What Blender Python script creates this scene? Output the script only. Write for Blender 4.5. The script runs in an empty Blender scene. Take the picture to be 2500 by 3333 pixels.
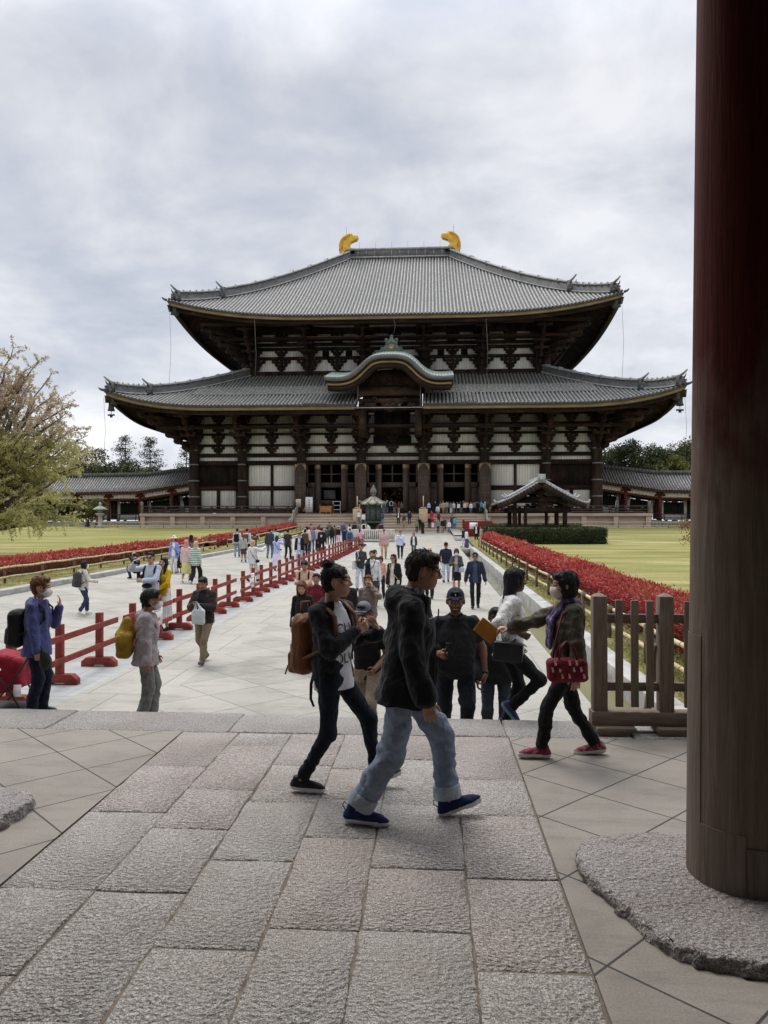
import bpy, math, random
import numpy as np
from mathutils import Vector, Matrix
from math import radians, sin, cos, pi, sqrt, atan2
scene = bpy.context.scene
COL = scene.collection
rng = random.Random(11)
nrg = np.random.default_rng(5)
# ------------------------------------------------------------------ camera numbers
CAM = Vector((0.0, 0.0, 1.88))
FPX, CXP, CYP = 2500.0, 1250.0, 1666.5          # photograph's own pixels
YAW, PITCH = radians(3.55), radians(0.745)
HX = -5.5                                         # axis of the court and of the hall
def ray(px, py):
 v = Vector(((px - CXP) / FPX, 1.0, -(py - CYP) / FPX))
 v = Matrix.Rotation(PITCH, 3, 'X') @ v
 return Matrix.Rotation(YAW, 3, 'Z') @ v
def at(px, py, Y):
 r = ray(px, py)
 return CAM + r * (Y / r.y)
GP = [(-50, -0.76), (7, -0.76), (10, -0.74), (64, -0.23), (98, 0.74), (140, 1.0), (400, 1.0)]
def gz(Y):
 return float(np.interp(Y, [p[0] for p in GP], [p[1] for p in GP]))
def onground(px, py, dz=0.0):
 r = ray(px, py)
 t = 3.0
 while t < 250:
  p = CAM + r * t
  if p.z <= gz(p.y) + dz:
   return p
  t += 0.01 + t * 0.0005
 return CAM + r * 100
# ------------------------------------------------------------------ objects
def tag(o, label=None, cat=None, group=None, kind=None):
 if label: o['label'] = label
 if cat: o['category'] = cat
 if group: o['group'] = group
 if kind: o['kind'] = kind
 return o
def empty(name, loc=(0, 0, 0), rz=0.0, parent=None):
 o = bpy.data.objects.new(name, None)
 COL.objects.link(o)
 o.location = loc
 o.rotation_euler = (0, 0, rz)
 o.empty_display_size = 0.2
 if parent: o.parent = parent
 return o
def copy_tree(o, parent=None):
 c = o.copy(); COL.objects.link(c)
 if parent: c.parent = parent
 for ch in list(o.children):
  copy_tree(ch, c)
 return c
class MB:
 """collects geometry; build() links it as one mesh object"""
 def __init__(s):
  s.v = []; s.n = 0; s.q = []; s.ng = []; s.mi = []; s.cur = 0
 def verts(s, a):
  a = np.asarray(a, dtype=np.float32).reshape(-1, 3)
  b = s.n; s.v.append(a); s.n += len(a); return b
 def quads(s, f):
  f = np.asarray(f, dtype=np.int32).reshape(-1, 4)
  s.q.append((f, s.cur))
 def face(s, f):
  s.ng.append((list(f), s.cur))
 def grid(s, P, closed_u=False, flip=False):
  P = np.asarray(P, dtype=np.float32); n, m = P.shape[:2]
  b = s.verts(P.reshape(-1, 3))
  I = np.arange(n * m).reshape(n, m) + b
  if closed_u: I = np.vstack([I, I[:1]])
  f = np.stack([I[:-1, :-1], I[1:, :-1], I[1:, 1:], I[:-1, 1:]], -1).reshape(-1, 4)
  if flip: f = f[:, ::-1]
  s.quads(f)
 def box(s, c, size, rot=None, taper=1.0):
  x, y, z = [k / 2 for k in size]
  t = taper
  V = np.array([(-x, -y, -z), (x, -y, -z), (x, y, -z), (-x, y, -z), (-x * t, -y * t, z), (x * t, -y * t, z), (x * t, y * t, z), (-x * t, y * t, z)])
  if rot is not None:
   V = V @ np.array(rot.to_3x3() if hasattr(rot, 'to_3x3') else rot).T
  b = s.verts(V + np.array(c))
  s.quads(np.array([(0, 3, 2, 1), (4, 5, 6, 7), (0, 1, 5, 4), (1, 2, 6, 5), (2, 3, 7, 6), (3, 0, 4, 7)]) + b)
 def bb(s, x0, x1, y0, y1, z0, z1):
  s.box(((x0 + x1) / 2, (y0 + y1) / 2, (z0 + z1) / 2), (abs(x1 - x0), abs(y1 - y0), abs(z1 - z0)))
 def bar(s, a, b, w, h):
  """box from a to b; w across, h along the up direction"""
  a = Vector(a); b = Vector(b); d = b - a; L = d.length
  if L < 1e-6: return
  y = d / L
  up = Vector((0, 0, 1)) if abs(y.z) < 0.95 else Vector((0, 1, 0))
  x = y.cross(up).normalized(); z = x.cross(y)
  M = Matrix((x, y, z)).transposed()
  s.box((a + b) / 2, (w, L, h), M)
 def prism(s, poly, a, b, axis='y'):
  """poly: 2-D outline (x,z for axis y; y,z for axis x; x,y for axis z) extruded from a to b"""
  P = np.asarray(poly, dtype=float); n = len(P)
  def mk(t):
   o = np.full(n, t)
   if axis == 'y': return np.stack([P[:, 0], o, P[:, 1]], 1)
   if axis == 'x': return np.stack([o, P[:, 0], P[:, 1]], 1)
   return np.stack([P[:, 0], P[:, 1], o], 1)
  b0 = s.verts(mk(a)); b1 = s.verts(mk(b))
  s.face([b0 + i for i in range(n)]); s.face([b1 + n - 1 - i for i in range(n)])
  i = np.arange(n); j = (i + 1) % n
  s.quads(np.stack([b0 + j, b0 + i, b1 + i, b1 + j], 1))
 def tube(s, pts, rad, n=8, cap=True, flat=1.0):
  pts = [Vector(p) for p in pts]; k = len(pts)
  if not hasattr(rad, '__len__'): rad = [rad] * k
  rings = []
  px = None
  for i, p in enumerate(pts):
   t = (pts[min(i + 1, k - 1)] - pts[max(i - 1, 0)])
   if t.length < 1e-9: t = Vector((0, 0, 1))
   t.normalize()
   if px is None:
    up = Vector((0, 0, 1)) if abs(t.z) < 0.9 else Vector((1, 0, 0))
    px = t.cross(up).normalized()
   else:
    px = (px - t * px.dot(t))
    if px.length < 1e-6: px = t.orthogonal()
    px.normalize()
   py = t.cross(px)
   rings.append([p + (px * cos(2 * pi * j / n) + py * sin(2 * pi * j / n) * flat) * rad[i] for j in range(n)])
  P = np.array([[list(v) for v in r] for r in rings])
  b = s.n
  s.grid(np.transpose(P, (1, 0, 2)), closed_u=True)
  if cap:
   I = np.arange(n * k).reshape(n, k) + b
   s.face(list(I[::-1, 0])); s.face(list(I[:, -1]))
 def lathe(s, prof, c=(0, 0, 0), n=24, a0=0.0, jit=None):
  """prof: (r,z) pairs"""
  A = a0 + 2 * pi * np.arange(n) / n
  P = np.zeros((n, len(prof), 3))
  for k, (r, z) in enumerate(prof):
   P[:, k, 0] = c[0] + r * np.cos(A); P[:, k, 1] = c[1] + r * np.sin(A); P[:, k, 2] = c[2] + z
  b = s.n
  s.grid(P, closed_u=True)
  I = np.arange(n * len(prof)).reshape(n, len(prof)) + b
  if prof[0][0] > 1e-4: s.face(list(I[::-1, 0]))
  if prof[-1][0] > 1e-4: s.face(list(I[:, -1]))
 def ball(s, c, r, n=12, m=8):
  if not hasattr(r, '__len__'): r = (r, r, r)
  A = 2 * pi * np.arange(n) / n; B = np.linspace(-pi / 2, pi / 2, m)
  P = np.zeros((n, m, 3))
  P[..., 0] = c[0] + r[0] * np.cos(A)[:, None] * np.cos(B); P[..., 1] = c[1] + r[1] * np.sin(A)[:, None] * np.cos(B); P[..., 2] = c[2] + r[2] * np.sin(B)
  s.grid(P, closed_u=True)
 def build(s, name, mat, parent=None, smooth=False, bevel=0.0):
  me = bpy.data.meshes.new(name)
  V = np.concatenate(s.v) if s.v else np.zeros((0, 3), np.float32)
  lv = []; ls = []; mi = []; pos = 0
  for f, m in s.q:
   lv.append(f.reshape(-1)); ls.append(pos + 4 * np.arange(len(f))); pos += 4 * len(f); mi.append(np.full(len(f), m))
  for f, m in s.ng:
   lv.append(np.array(f, dtype=np.int32)); ls.append(np.array([pos])); pos += len(f); mi.append(np.array([m]))
  lv = np.concatenate(lv).astype(np.int32); ls = np.concatenate(ls).astype(np.int32); mi = np.concatenate(mi).astype(np.int32)
  me.vertices.add(len(V)); me.vertices.foreach_set('co', V.reshape(-1))
  me.loops.add(len(lv)); me.loops.foreach_set('vertex_index', lv)
  me.polygons.add(len(ls)); me.polygons.foreach_set('loop_start', ls)
  me.polygons.foreach_set('material_index', mi)
  me.update(calc_edges=True)
  me.validate()
  if smooth:
   me.polygons.foreach_set('use_smooth', np.ones(len(me.polygons), dtype=bool))
  for m in (mat if isinstance(mat, (list, tuple)) else [mat]):
   me.materials.append(m)
  o = bpy.data.objects.new(name, me); COL.objects.link(o)
  if parent: o.parent = parent
  if bevel:
   bm = o.modifiers.new('edge', 'BEVEL'); bm.width = bevel; bm.segments = 2; bm.limit_method = 'ANGLE'
  return o
# ------------------------------------------------------------------ materials
class NT:
 def __init__(s, name):
  s.m = bpy.data.materials.new(name); s.m.use_nodes = True
  s.t = s.m.node_tree; s.t.nodes.clear()
  s.out = s.t.nodes.new('ShaderNodeOutputMaterial')
  s.b = s.t.nodes.new('ShaderNodeBsdfPrincipled')
  s.t.links.new(s.b.outputs[0], s.out.inputs[0])
  s.co = s.t.nodes.new('ShaderNodeTexCoord')
 def L(s, a, b): s.t.links.new(a, b)
 def map(s, scale=(1, 1, 1), rot=(0, 0, 0), loc=(0, 0, 0), src='Object'):
  n = s.t.nodes.new('ShaderNodeMapping'); s.L(s.co.outputs[src], n.inputs[0])
  n.inputs['Scale'].default_value = scale; n.inputs['Rotation'].default_value = rot; n.inputs['Location'].default_value = loc
  return n.outputs[0]
 def noise(s, v, scale=5, detail=4, rough=0.6, dist=0.0):
  n = s.t.nodes.new('ShaderNodeTexNoise'); s.L(v, n.inputs['Vector'])
  n.inputs['Scale'].default_value = scale; n.inputs['Detail'].default_value = detail
  n.inputs['Roughness'].default_value = rough; n.inputs['Distortion'].default_value = dist
  return n.outputs[0]
 def ramp(s, f, pts):
  n = s.t.nodes.new('ShaderNodeValToRGB'); s.L(f, n.inputs[0])
  e = n.color_ramp.elements
  while len(e) < len(pts): e.new(0.5)
  for k, (p, c) in enumerate(pts):
   e[k].position = p
   e[k].color = (c, c, c, 1) if not hasattr(c, '__len__') else (*c[:3], 1)
  return n.outputs[0]
 def mix(s, f, a, b, mode='MIX'):
  n = s.t.nodes.new('ShaderNodeMix'); n.data_type = 'RGBA'; n.blend_type = mode
  n.clamp_factor = True
  for k, x in ((0, f), (6, a), (7, b)):
   if isinstance(x, (int, float)): n.inputs[k].default_value = x if k == 0 else (x, x, x, 1)
   elif hasattr(x, '__len__'): n.inputs[k].default_value = (*x[:3], 1)
   else: s.L(x, n.inputs[k])
  return n.outputs[2]
 def math(s, op, a, b=0.0):
  n = s.t.nodes.new('ShaderNodeMath'); n.operation = op
  for k, x in ((0, a), (1, b)):
   if isinstance(x, (int, float)): n.inputs[k].default_value = x
   else: s.L(x, n.inputs[k])
  return n.outputs[0]
 def bump(s, h, strength=0.3, dist=0.02, normal=None):
  n = s.t.nodes.new('ShaderNodeBump'); s.L(h, n.inputs['Height'])
  n.inputs['Strength'].default_value = strength; n.inputs['Distance'].default_value = dist
  if normal is not None: s.L(normal, n.inputs['Normal'])
  s.L(n.outputs[0], s.b.inputs['Normal']); return n.outputs[0]
 def col(s, x):
  if hasattr(x, '__len__'): s.b.inputs['Base Color'].default_value = (*x[:3], 1)
  else: s.L(x, s.b.inputs['Base Color'])
 def set(s, rough=0.8, metal=0.0, spec=0.3, **k):
  s.b.inputs['Roughness'].default_value = rough; s.b.inputs['Metallic'].default_value = metal
  s.b.inputs['Specular IOR Level'].default_value = spec
  for a, v in k.items(): s.b.inputs[a.replace('_', ' ')].default_value = v
  return s
def sc(c, k): return tuple(min(1, x * k) for x in c[:3])
_mats = {}
def plain(name, c, rough=0.75, var=0.3, scale=4.0, bump=0.25, bscale=60.0, stretch=(1, 1, 1), metal=0.0, spec=0.3, c2=None, bd=0.01):
 """a coloured surface with blotchy variation and a fine relief"""
 if name in _mats: return _mats[name]
 t = NT(name)
 v = t.map(stretch)
 n = t.noise(v, scale, 5, 0.65)
 a, b = (sc(c, 1 - var), sc(c, 1 + var)) if c2 is None else (c, c2)
 t.col(t.ramp(n, [(0.3, a), (0.7, b)]))
 t.set(rough, metal, spec)
 if bump: t.bump(t.noise(v, bscale, 4, 0.6), bump, bd)
 _mats[name] = t.m
 return t.m
# ------------------------------------------------------------------ world, sun, camera
SUN_EL, SUN_AZ = radians(60), radians(332)      # azimuth measured from +Y towards +X
w = bpy.data.worlds.new("World"); scene.world = w; w.use_nodes = True
nt = w.node_tree; nt.nodes.clear()
def wn(t): return nt.nodes.new(t)
out = wn('ShaderNodeOutputWorld'); bg = wn('ShaderNodeBackground')
sky = wn('ShaderNodeTexSky'); sky.sky_type = 'NISHITA'; sky.sun_disc = False
sky.sun_elevation = SUN_EL; sky.sun_rotation = SUN_AZ
sky.air_density = 1.0; sky.dust_density = 2.0
tc = wn('ShaderNodeTexCoord')
sep = wn('ShaderNodeSeparateXYZ'); nt.links.new(tc.outputs['Generated'], sep.inputs[0])
def wm(op, a, b=0.0, c=None):
 n = wn('ShaderNodeMath'); n.operation = op
 for k, x in enumerate((a, b) if c is None else (a, b, c)):
  if isinstance(x, (int, float)): n.inputs[k].default_value = x
  else: nt.links.new(x, n.inputs[k])
 return n.outputs[0]
zc = wm('MAXIMUM', sep.outputs[2], 0.0)
den = wm('ADD', zc, 0.42)
cmb = wn('ShaderNodeCombineXYZ')
nt.links.new(wm('DIVIDE', sep.outputs[0], den), cmb.inputs[0])
nt.links.new(wm('DIVIDE', sep.outputs[1], den), cmb.inputs[1])
def wnoise(scale, detail, rough, dist, off):
 mp = wn('ShaderNodeMapping'); nt.links.new(cmb.outputs[0], mp.inputs[0]); mp.inputs['Location'].default_value = off
 mp.inputs['Scale'].default_value = (0.95, 1.1, 1)
 n = wn('ShaderNodeTexNoise'); nt.links.new(mp.outputs[0], n.inputs['Vector'])
 n.inputs['Scale'].default_value = scale; n.inputs['Detail'].default_value = detail
 n.inputs['Roughness'].default_value = rough; n.inputs['Distortion'].default_value = dist
 return n.outputs[0]
n1 = wnoise(0.9, 6, 0.55, 0.25, (3.1, 1.2, 0)); n2 = wnoise(3.3, 8, 0.58, 0.25, (7.7, 4.0, 1))
nn = wm('ADD', wm('MULTIPLY', n1, 0.5), wm('MULTIPLY', n2, 0.5))
rp = wn('ShaderNodeValToRGB'); nt.links.new(nn, rp.inputs[0])
els = rp.color_ramp.elements
CLOUD = [(0.40, (0.298, 0.325, 0.378)), (0.465, (0.372, 0.39, 0.433)), (0.515, (0.445, 0.457, 0.488)), (0.60, (0.565, 0.572, 0.59))]
while len(els) < len(CLOUD): els.new(0.5)
for e, (p, c) in zip(els, CLOUD): e.position = p; e.color = (*c, 1)
gr = wm('ADD', wm('ADD', 0.93, wm('MULTIPLY', wm('POWER', wm('SUBTRACT', 1.0, zc), 7.0), 0.38)), wm('MULTIPLY', wm('MAXIMUM', wm('SUBTRACT', zc, 0.5), 0.0), 5.0))
mul = wn('ShaderNodeMix'); mul.data_type = 'RGBA'; mul.blend_type = 'MULTIPLY'; mul.inputs[0].default_value = 1.0
nt.links.new(rp.outputs[0], mul.inputs[6]); nt.links.new(gr, mul.inputs[7])
bs = wn('ShaderNodeMix'); bs.data_type = 'RGBA'; bs.blend_type = 'MULTIPLY'; bs.inputs[0].default_value = 1.0
nt.links.new(sky.outputs[0], bs.inputs[6]); bs.inputs[7].default_value = (0.1, 0.1, 0.1, 1)
fin = wn('ShaderNodeMix'); fin.data_type = 'RGBA'; fin.inputs[0].default_value = 0.93
nt.links.new(bs.outputs[2], fin.inputs[6]); nt.links.new(mul.outputs[2], fin.inputs[7])
nt.links.new(fin.outputs[2], bg.inputs[0]); bg.inputs[1].default_value = 1.0
nt.links.new(bg.outputs[0], out.inputs[0])
sl = bpy.data.lights.new("sun", 'SUN'); so = bpy.data.objects.new("sun", sl); COL.objects.link(so)
sl.energy = 1.15; sl.angle = radians(22); sl.color = (1.0, 0.96, 0.9)
sd = Vector((sin(SUN_AZ) * cos(SUN_EL), cos(SUN_AZ) * cos(SUN_EL), sin(SUN_EL)))
so.rotation_euler = sd.to_track_quat('Z', 'Y').to_euler(); so.location = (0, 0, 80)
cd = bpy.data.cameras.new("camera"); cam = bpy.data.objects.new("camera", cd); COL.objects.link(cam)
cd.sensor_fit = 'HORIZONTAL'; cd.sensor_width = 36.0; cd.lens = 36.0
cd.clip_start = 0.05; cd.clip_end = 3000
cam.location = CAM; cam.rotation_euler = (radians(90) + PITCH, 0, YAW)
scene.camera = cam
scene.view_settings.view_transform = 'Standard'; scene.view_settings.look = 'None'
scene.view_settings.exposure = 0.75; scene.view_settings.gamma = 1.0
scene.cycles.use_denoising = True
scene.cycles.max_bounces = 6; scene.cycles.diffuse_bounces = 3; scene.cycles.glossy_bounces = 3
scene.cycles.transparent_max_bounces = 8
# ------------------------------------------------------------------ ground, court, lawn
YS = [7.4, 9, 10, 14, 20, 28, 36, 46, 56, 64, 72, 80, 90, 98, 105, 112]
def strip(mb, x0, x1, dz, ys=YS, y_end=None):
 ys = [y for y in ys if y_end is None or y <= y_end]
 P = np.array([[(x, y, gz(y) + dz) for x in (x0, x1)] for y in ys])
 mb.grid(P, flip=True)
def m_paving(name, c, tile, rot, jit, mortar=0.006, rect=None, mcol=(0.20, 0.20, 0.19)):
 t = NT(name)
 v = t.map((1, 1, 1), (0, 0, rot))
 br = t.t.nodes.new('ShaderNodeTexBrick'); t.L(v, br.inputs['Vector'])
 br.offset = 0.0 if rect is None else 0.5; br.squash = 1.0
 br.inputs['Scale'].default_value = 1.0
 br.inputs['Brick Width'].default_value = tile if rect is None else rect[0]
 br.inputs['Row Height'].default_value = tile if rect is None else rect[1]
 br.inputs['Mortar Size'].default_value = mortar; br.inputs['Mortar Smooth'].default_value = 0.2
 br.inputs['Bias'].default_value = 0.0
 br.inputs['Color1'].default_value = (*sc(c, 1 - jit), 1); br.inputs['Color2'].default_value = (*sc(c, 1 + jit), 1)
 br.inputs['Mortar'].default_value = (*mcol, 1)
 w = t.map()
 n = t.noise(w, 0.9, 6, 0.7); n2 = t.noise(w, 90, 3, 0.6)
 a = t.mix(0.75, br.outputs['Color'], t.ramp(n, [(0.3, 0.66), (0.5, 1.0), (0.7, 1.10)]), 'MULTIPLY')
 a = t.mix(0.5, a, t.ramp(t.noise(t.map((.25, 1, 1)), 5, 5, .75), [(0.34, .62), (0.5, 1.0)]), 'MULTIPLY')
 a = t.mix(0.5, a, t.ramp(n2, [(0.35, 0.7), (0.65, 1.15)]), 'MULTIPLY')
 t.col(a); t.set(0.72, 0, 0.3)
 h = t.math('ADD', t.math('MULTIPLY', br.outputs['Fac'], -1.0), t.math('MULTIPLY', n2, 0.25))
 t.bump(h, 0.35, 0.01)
 return t.m
PAVE = (0.35, 0.33, 0.29)
m_diag = m_paving('court_diagonal_slabs', PAVE, 0.95, radians(45), 0.09, .008, mcol=(.15, .145, .13))
m_rect = m_paving('court_long_slabs', (0.36, 0.34, 0.30), 0.9, 0, 0.06, .008, rect=(0.95, 1.9), mcol=(.13, .125, .11))
m_grey = m_paving('court_grey_band', (0.36, 0.37, 0.36), 0.9, 0, 0.06, rect=(1.0, 1.4))
m_rect.node_tree.nodes  # long slabs run along the court
mb = MB()
for (x0, x1, k) in ((-14.3, -8.6, 0), (-8.6, -6.55, 1), (-6.55, -5.35, 2), (-5.35, -4.02, 1), (-4.02, 1.86, 0), (1.86, 2.28, 1)):
 mb.cur = k
 strip(mb, x0, x1, 0.0)
mb.cur = 1
tag(mb.build('courtyard_paving', [m_diag, m_rect, m_grey]), kind='structure')
def m_lawn():
 t = NT('mown_grass')
 v = t.map((1, 1, 1)); vs = t.map((0.22, 1, 1), (0, 0, radians(8)))
 n = t.noise(vs, 0.45, 6, 0.65); n2 = t.noise(v, 9, 5, 0.7); n3 = t.noise(v, 70, 3, 0.6); n4 = t.noise(v, 0.09, 3, 0.5)
 a = t.ramp(n, [(0.34, (0.160, 0.160, 0.052)), (0.48, (0.235, 0.222, 0.085)), (0.60, (0.33, 0.288, 0.125)), (0.72, (0.43, 0.37, 0.19))])
 a = t.mix(t.ramp(n4, [(0.4, 0.0), (0.65, 0.45)]), a, (0.22, 0.225, 0.055))
 a = t.mix(0.6, a, t.ramp(n2, [(0.3, 0.66), (0.7, 1.25)]), 'MULTIPLY')
 a = t.mix(0.7, a, t.ramp(n3, [(0.3, 0.55), (0.7, 1.35)]), 'MULTIPLY')
 t.col(a); t.set(0.95, 0, 0.1); t.bump(n3, 0.6, 0.03)
 return t.m
M_LAWN = m_lawn()
def m_verge():
 t = NT('rough_dry_grass'); v = t.map()
 n = t.noise(v, 1.3, 6, 0.7); n3 = t.noise(v, 60, 4, 0.7)
 a = t.ramp(n, [(0.33, (0.11, 0.125, 0.03)), (0.5, (0.21, 0.19, 0.07)), (0.66, (0.34, 0.28, 0.15))])
 a = t.mix(0.75, a, t.ramp(n3, [(0.3, 0.45), (0.7, 1.4)]), 'MULTIPLY')
 t.col(a); t.set(0.95, 0, 0.1); t.bump(n3, 0.8, 0.03); return t.m
M_VERGE = m_verge()
M_STONE = plain('grey_kerb_stone', (0.34, 0.335, 0.31), 0.85, 0.3, 2.5, 0.4, 40)
M_STONE_D = plain('stained_kerb_side', (0.20, 0.195, 0.18), 0.9, 0.5, 2.0, 0.4, 30, stretch=(1, 1, 2.5))
LY = [7.4, 10, 20, 30, 40, 52, 64, 74, 84, 92, 98, 103, 112, 135, 170]
def lz(y): return gz(y) + float(np.interp(y, [10, 60, 100, 110], [0.16, 0.2, 0.36, 0.4]))
mb = MB()
for x0, x1 in ((-120, -16.0), (4.3, 110)):
 xs = np.linspace(x0, x1, 5)
 mb.grid(np.array([[(x, y, lz(y)) for x in xs] for y in LY]), flip=True)
tag(mb.build('lawn', M_LAWN), kind='structure')
mb = MB()
for x0, x1 in ((-16.6, -14.75), (3.375, 4.6)):
 mb.grid(np.array([[(x, y, lz(y) + 0.012) for x in np.linspace(x0, x1, 4)] for y in LY[:11]]), flip=True)
tag(mb.build('verge', M_VERGE), kind='structure')
mb = MB()
mb.grid(np.array([[(x, y, -0.9 if y < 120 else -0.2) for x in np.linspace(-900, 900, 7)] for y in (-300, -60, 0, 60, 119, 121, 400, 1200)]), flip=True)
tag(mb.build('ground', plain('open_ground', (0.16, 0.15, 0.08), 0.95, 0.4, 0.05, 0.2, 3)), kind='structure')
mb = MB()
def kerb(x0, x1, dz0, dz1, seg, y0=8.0, y1=96.0):
 y = y0
 while y < y1:
  L = seg * (0.85 + 0.3 * rng.random())
  e = min(y + L, y1)
  z0, z1 = gz(y), gz(e)
  j = rng.uniform(-0.006, 0.006)
  V = [(x0 + j, y + .004, z0 + dz0), (x1 + j, y + .004, z0 + dz0), (x1 + j, e - .004, z1 + dz0), (x0 + j, e - .004, z1 + dz0),
             (x0 + j, y + .004, z0 + dz1), (x1 + j, y + .004, z0 + dz1), (x1 + j, e - .004, z1 + dz1), (x0 + j, e - .004, z1 + dz1)]
  b = mb.verts(V)
  mb.quads(np.array([(0, 3, 2, 1), (4, 5, 6, 7), (0, 1, 5, 4), (1, 2, 6, 5), (2, 3, 7, 6), (3, 0, 4, 7)]) + b)
  y = e
kerb(-14.75, -14.32, -0.3, 0.19, 1.9)
tag(mb.build('stone_kerb', plain('pale_kerb_granite', (0.33, 0.33, 0.31), 0.85, 0.35, 1.6, 0.4, 40, stretch=(1, 1, 3)), bevel=0.012), kind='structure')
mb = MB()
kerb(3.02, 3.38, -0.62, 0.176, 1.6, 7.6, 61)
tag(mb.build('channel_wall', plain('channel_granite', (0.36, 0.355, 0.335), 0.85, 0.35, 1.8, 0.4, 40, stretch=(1, 1, 2)), bevel=0.012), kind='structure')
mb = MB()
P = np.array([[(2.285, y, gz(y) + dz) for dz in (-0.004, -0.62)] for y in YS if y <= 61] )
mb.grid(P, flip=True)
mb.bb(2.29, 3.01, 61, 61.3, gz(61) - .62, gz(61) + .0)
tag(mb.build('channel_side', plain('wet_channel_stone', (0.22, 0.215, 0.19), 0.8, 0.45, 1.5, 0.4, 25)), kind='structure')
t = NT('shallow_water'); v = t.map((1, 1, 1))
n = t.noise(v, 0.8, 4, 0.6)
t.col(t.ramp(n, [(0.35, (0.15, 0.14, 0.10)), (0.65, (0.29, 0.27, 0.205))])); t.set(0.06, 0, 0.5); t.bump(t.noise(v, 5, 2, 0.5), 0.04, 0.02)
mb = MB(); P = np.array([[(x, y, gz(y) - 0.34) for x in (2.28, 3.03)] for y in YS if y <= 61]); mb.grid(P, flip=True)
tag(mb.build('water', t.m), kind='structure')
mb = MB()
for y0, y1 in ((61.4, 63.2), (74, 96)):
 mb.bb(2.29, 3.9, y0, y1, gz(y0) - .3, gz((y0 + y1) / 2) + .02)
tag(mb.build('channel_cover', M_STONE), kind='structure')
mb = MB()
for y0, y1, x1 in ((63.2, 74, 9.0),):
 mb.grid(np.array([[(x, y, gz(y) + .004) for x in (2.28, x1)] for y in (63.2, 68, 74)]), flip=True)
mb.grid(np.array([[(x, y, gz(y) + .30) for x in (2.28, 7.5)] for y in (80, 90, 97)]), flip=True)
tag(mb.build('side_path', m_rect), kind='structure')
# ------------------------------------------------------------------ the gate's own floor
def m_granite(name, c, pit=1.0):
 t = NT(name); v = t.map()
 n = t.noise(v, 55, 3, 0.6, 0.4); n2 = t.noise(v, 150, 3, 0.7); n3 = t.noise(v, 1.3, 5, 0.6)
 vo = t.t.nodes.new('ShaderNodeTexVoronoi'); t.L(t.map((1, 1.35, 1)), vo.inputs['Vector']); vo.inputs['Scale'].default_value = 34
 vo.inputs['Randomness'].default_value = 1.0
 a = t.ramp(n2, [(0.35, sc(c, 0.30)), (0.5, c), (0.63, sc(c, 1.85))])  # granite speckle, bright grains raised to paint in glancing highlights
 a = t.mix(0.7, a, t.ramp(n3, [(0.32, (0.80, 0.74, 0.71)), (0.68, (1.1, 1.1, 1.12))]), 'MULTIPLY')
 a = t.mix(0.6, a, t.ramp(n, [(0.36, 0.58), (0.5, 1.0), (0.64, 1.22)]), 'MULTIPLY')  # pits darkened in the colour as well, for their shade and dirt
 t.col(a); t.set(0.62, 0, 0.35)
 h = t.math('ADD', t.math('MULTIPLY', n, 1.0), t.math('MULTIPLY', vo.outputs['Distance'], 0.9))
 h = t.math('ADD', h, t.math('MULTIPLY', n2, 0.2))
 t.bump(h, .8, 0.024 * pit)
 return t.m
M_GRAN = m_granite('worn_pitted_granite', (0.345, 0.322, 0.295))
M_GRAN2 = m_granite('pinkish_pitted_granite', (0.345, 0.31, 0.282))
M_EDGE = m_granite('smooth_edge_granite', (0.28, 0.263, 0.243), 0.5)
colx = [-2.23, -1.72, -1.24, -0.765, -0.335, 0.18, 0.669]
mb = MB()
jr = random.Random(3)
def slab(mb, x0, x1, y0, y1, z0, z1, ch=0.007, jag=0.006):
 """stone with a worn, slightly wavy outline"""
 pts = []
 def edge(a, b, n):
  for i in range(n):
   f = i / n
   pts.append((a[0] + (b[0] - a[0]) * f + jr.uniform(-jag, jag), a[1] + (b[1] - a[1]) * f + jr.uniform(-jag, jag)))
 ny = max(3, int((y1 - y0) / 0.12)); nx = max(3, int((x1 - x0) / 0.12))
 edge((x0, y0), (x1, y0), nx); edge((x1, y0), (x1, y1), ny); edge((x1, y1), (x0, y1), nx); edge((x0, y1), (x0, y0), ny)
 P = np.array(pts); c = np.array([(x0 + x1) / 2, (y0 + y1) / 2]); n = len(P)
 d = c - P; sx = np.sign(d[:, 0]) ; sy = np.sign(d[:, 1])
 ins = P + np.stack([np.minimum(np.abs(d[:, 0]), ch) * sx, np.minimum(np.abs(d[:, 1]), ch) * sy], 1)
 b = mb.verts(np.concatenate([np.c_[P, np.full(n, z0)], np.c_[P, np.full(n, z1 - ch * 0.8)], np.c_[ins, np.full(n, z1)]]))
 i = np.arange(n); j = (i + 1) % n
 mb.quads(np.stack([b + i, b + j, b + n + j, b + n + i], 1)); mb.quads(np.stack([b + n + i, b + n + j, b + 2 * n + j, b + 2 * n + i], 1))
 mb.face([b + 2 * n + k for k in range(n)])
for k in range(6):
 y = -3.5 + 0.17 * k * (1 if k % 2 else -1) + jr.uniform(-.3, .3)
 while y < 6.78:
  L = jr.uniform(0.62, 1.12)
  e = y + L
  if e > 6.5: e = 6.79
  mb.cur = 1 if jr.random() < 0.35 else 0
  slab(mb, colx[k] + .004, colx[k + 1] - .004, y + .004, e - .004, -0.05, jr.uniform(-0.003, 0.004))
  y = e
_w = MB(); _w.grid(np.array([[(x, y, -0.007) for x in (colx[0], colx[-1])] for y in (-7, 6.8)]), flip=True)
tag(_w.build('joint_dirt', plain('brown_joint_dirt', (.16, .13, .10), .95, .5, 7, .5, 40)), kind='structure')
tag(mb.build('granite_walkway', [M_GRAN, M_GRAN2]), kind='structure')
mb = MB()
mb.cur = 0
x = -16.0
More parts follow.
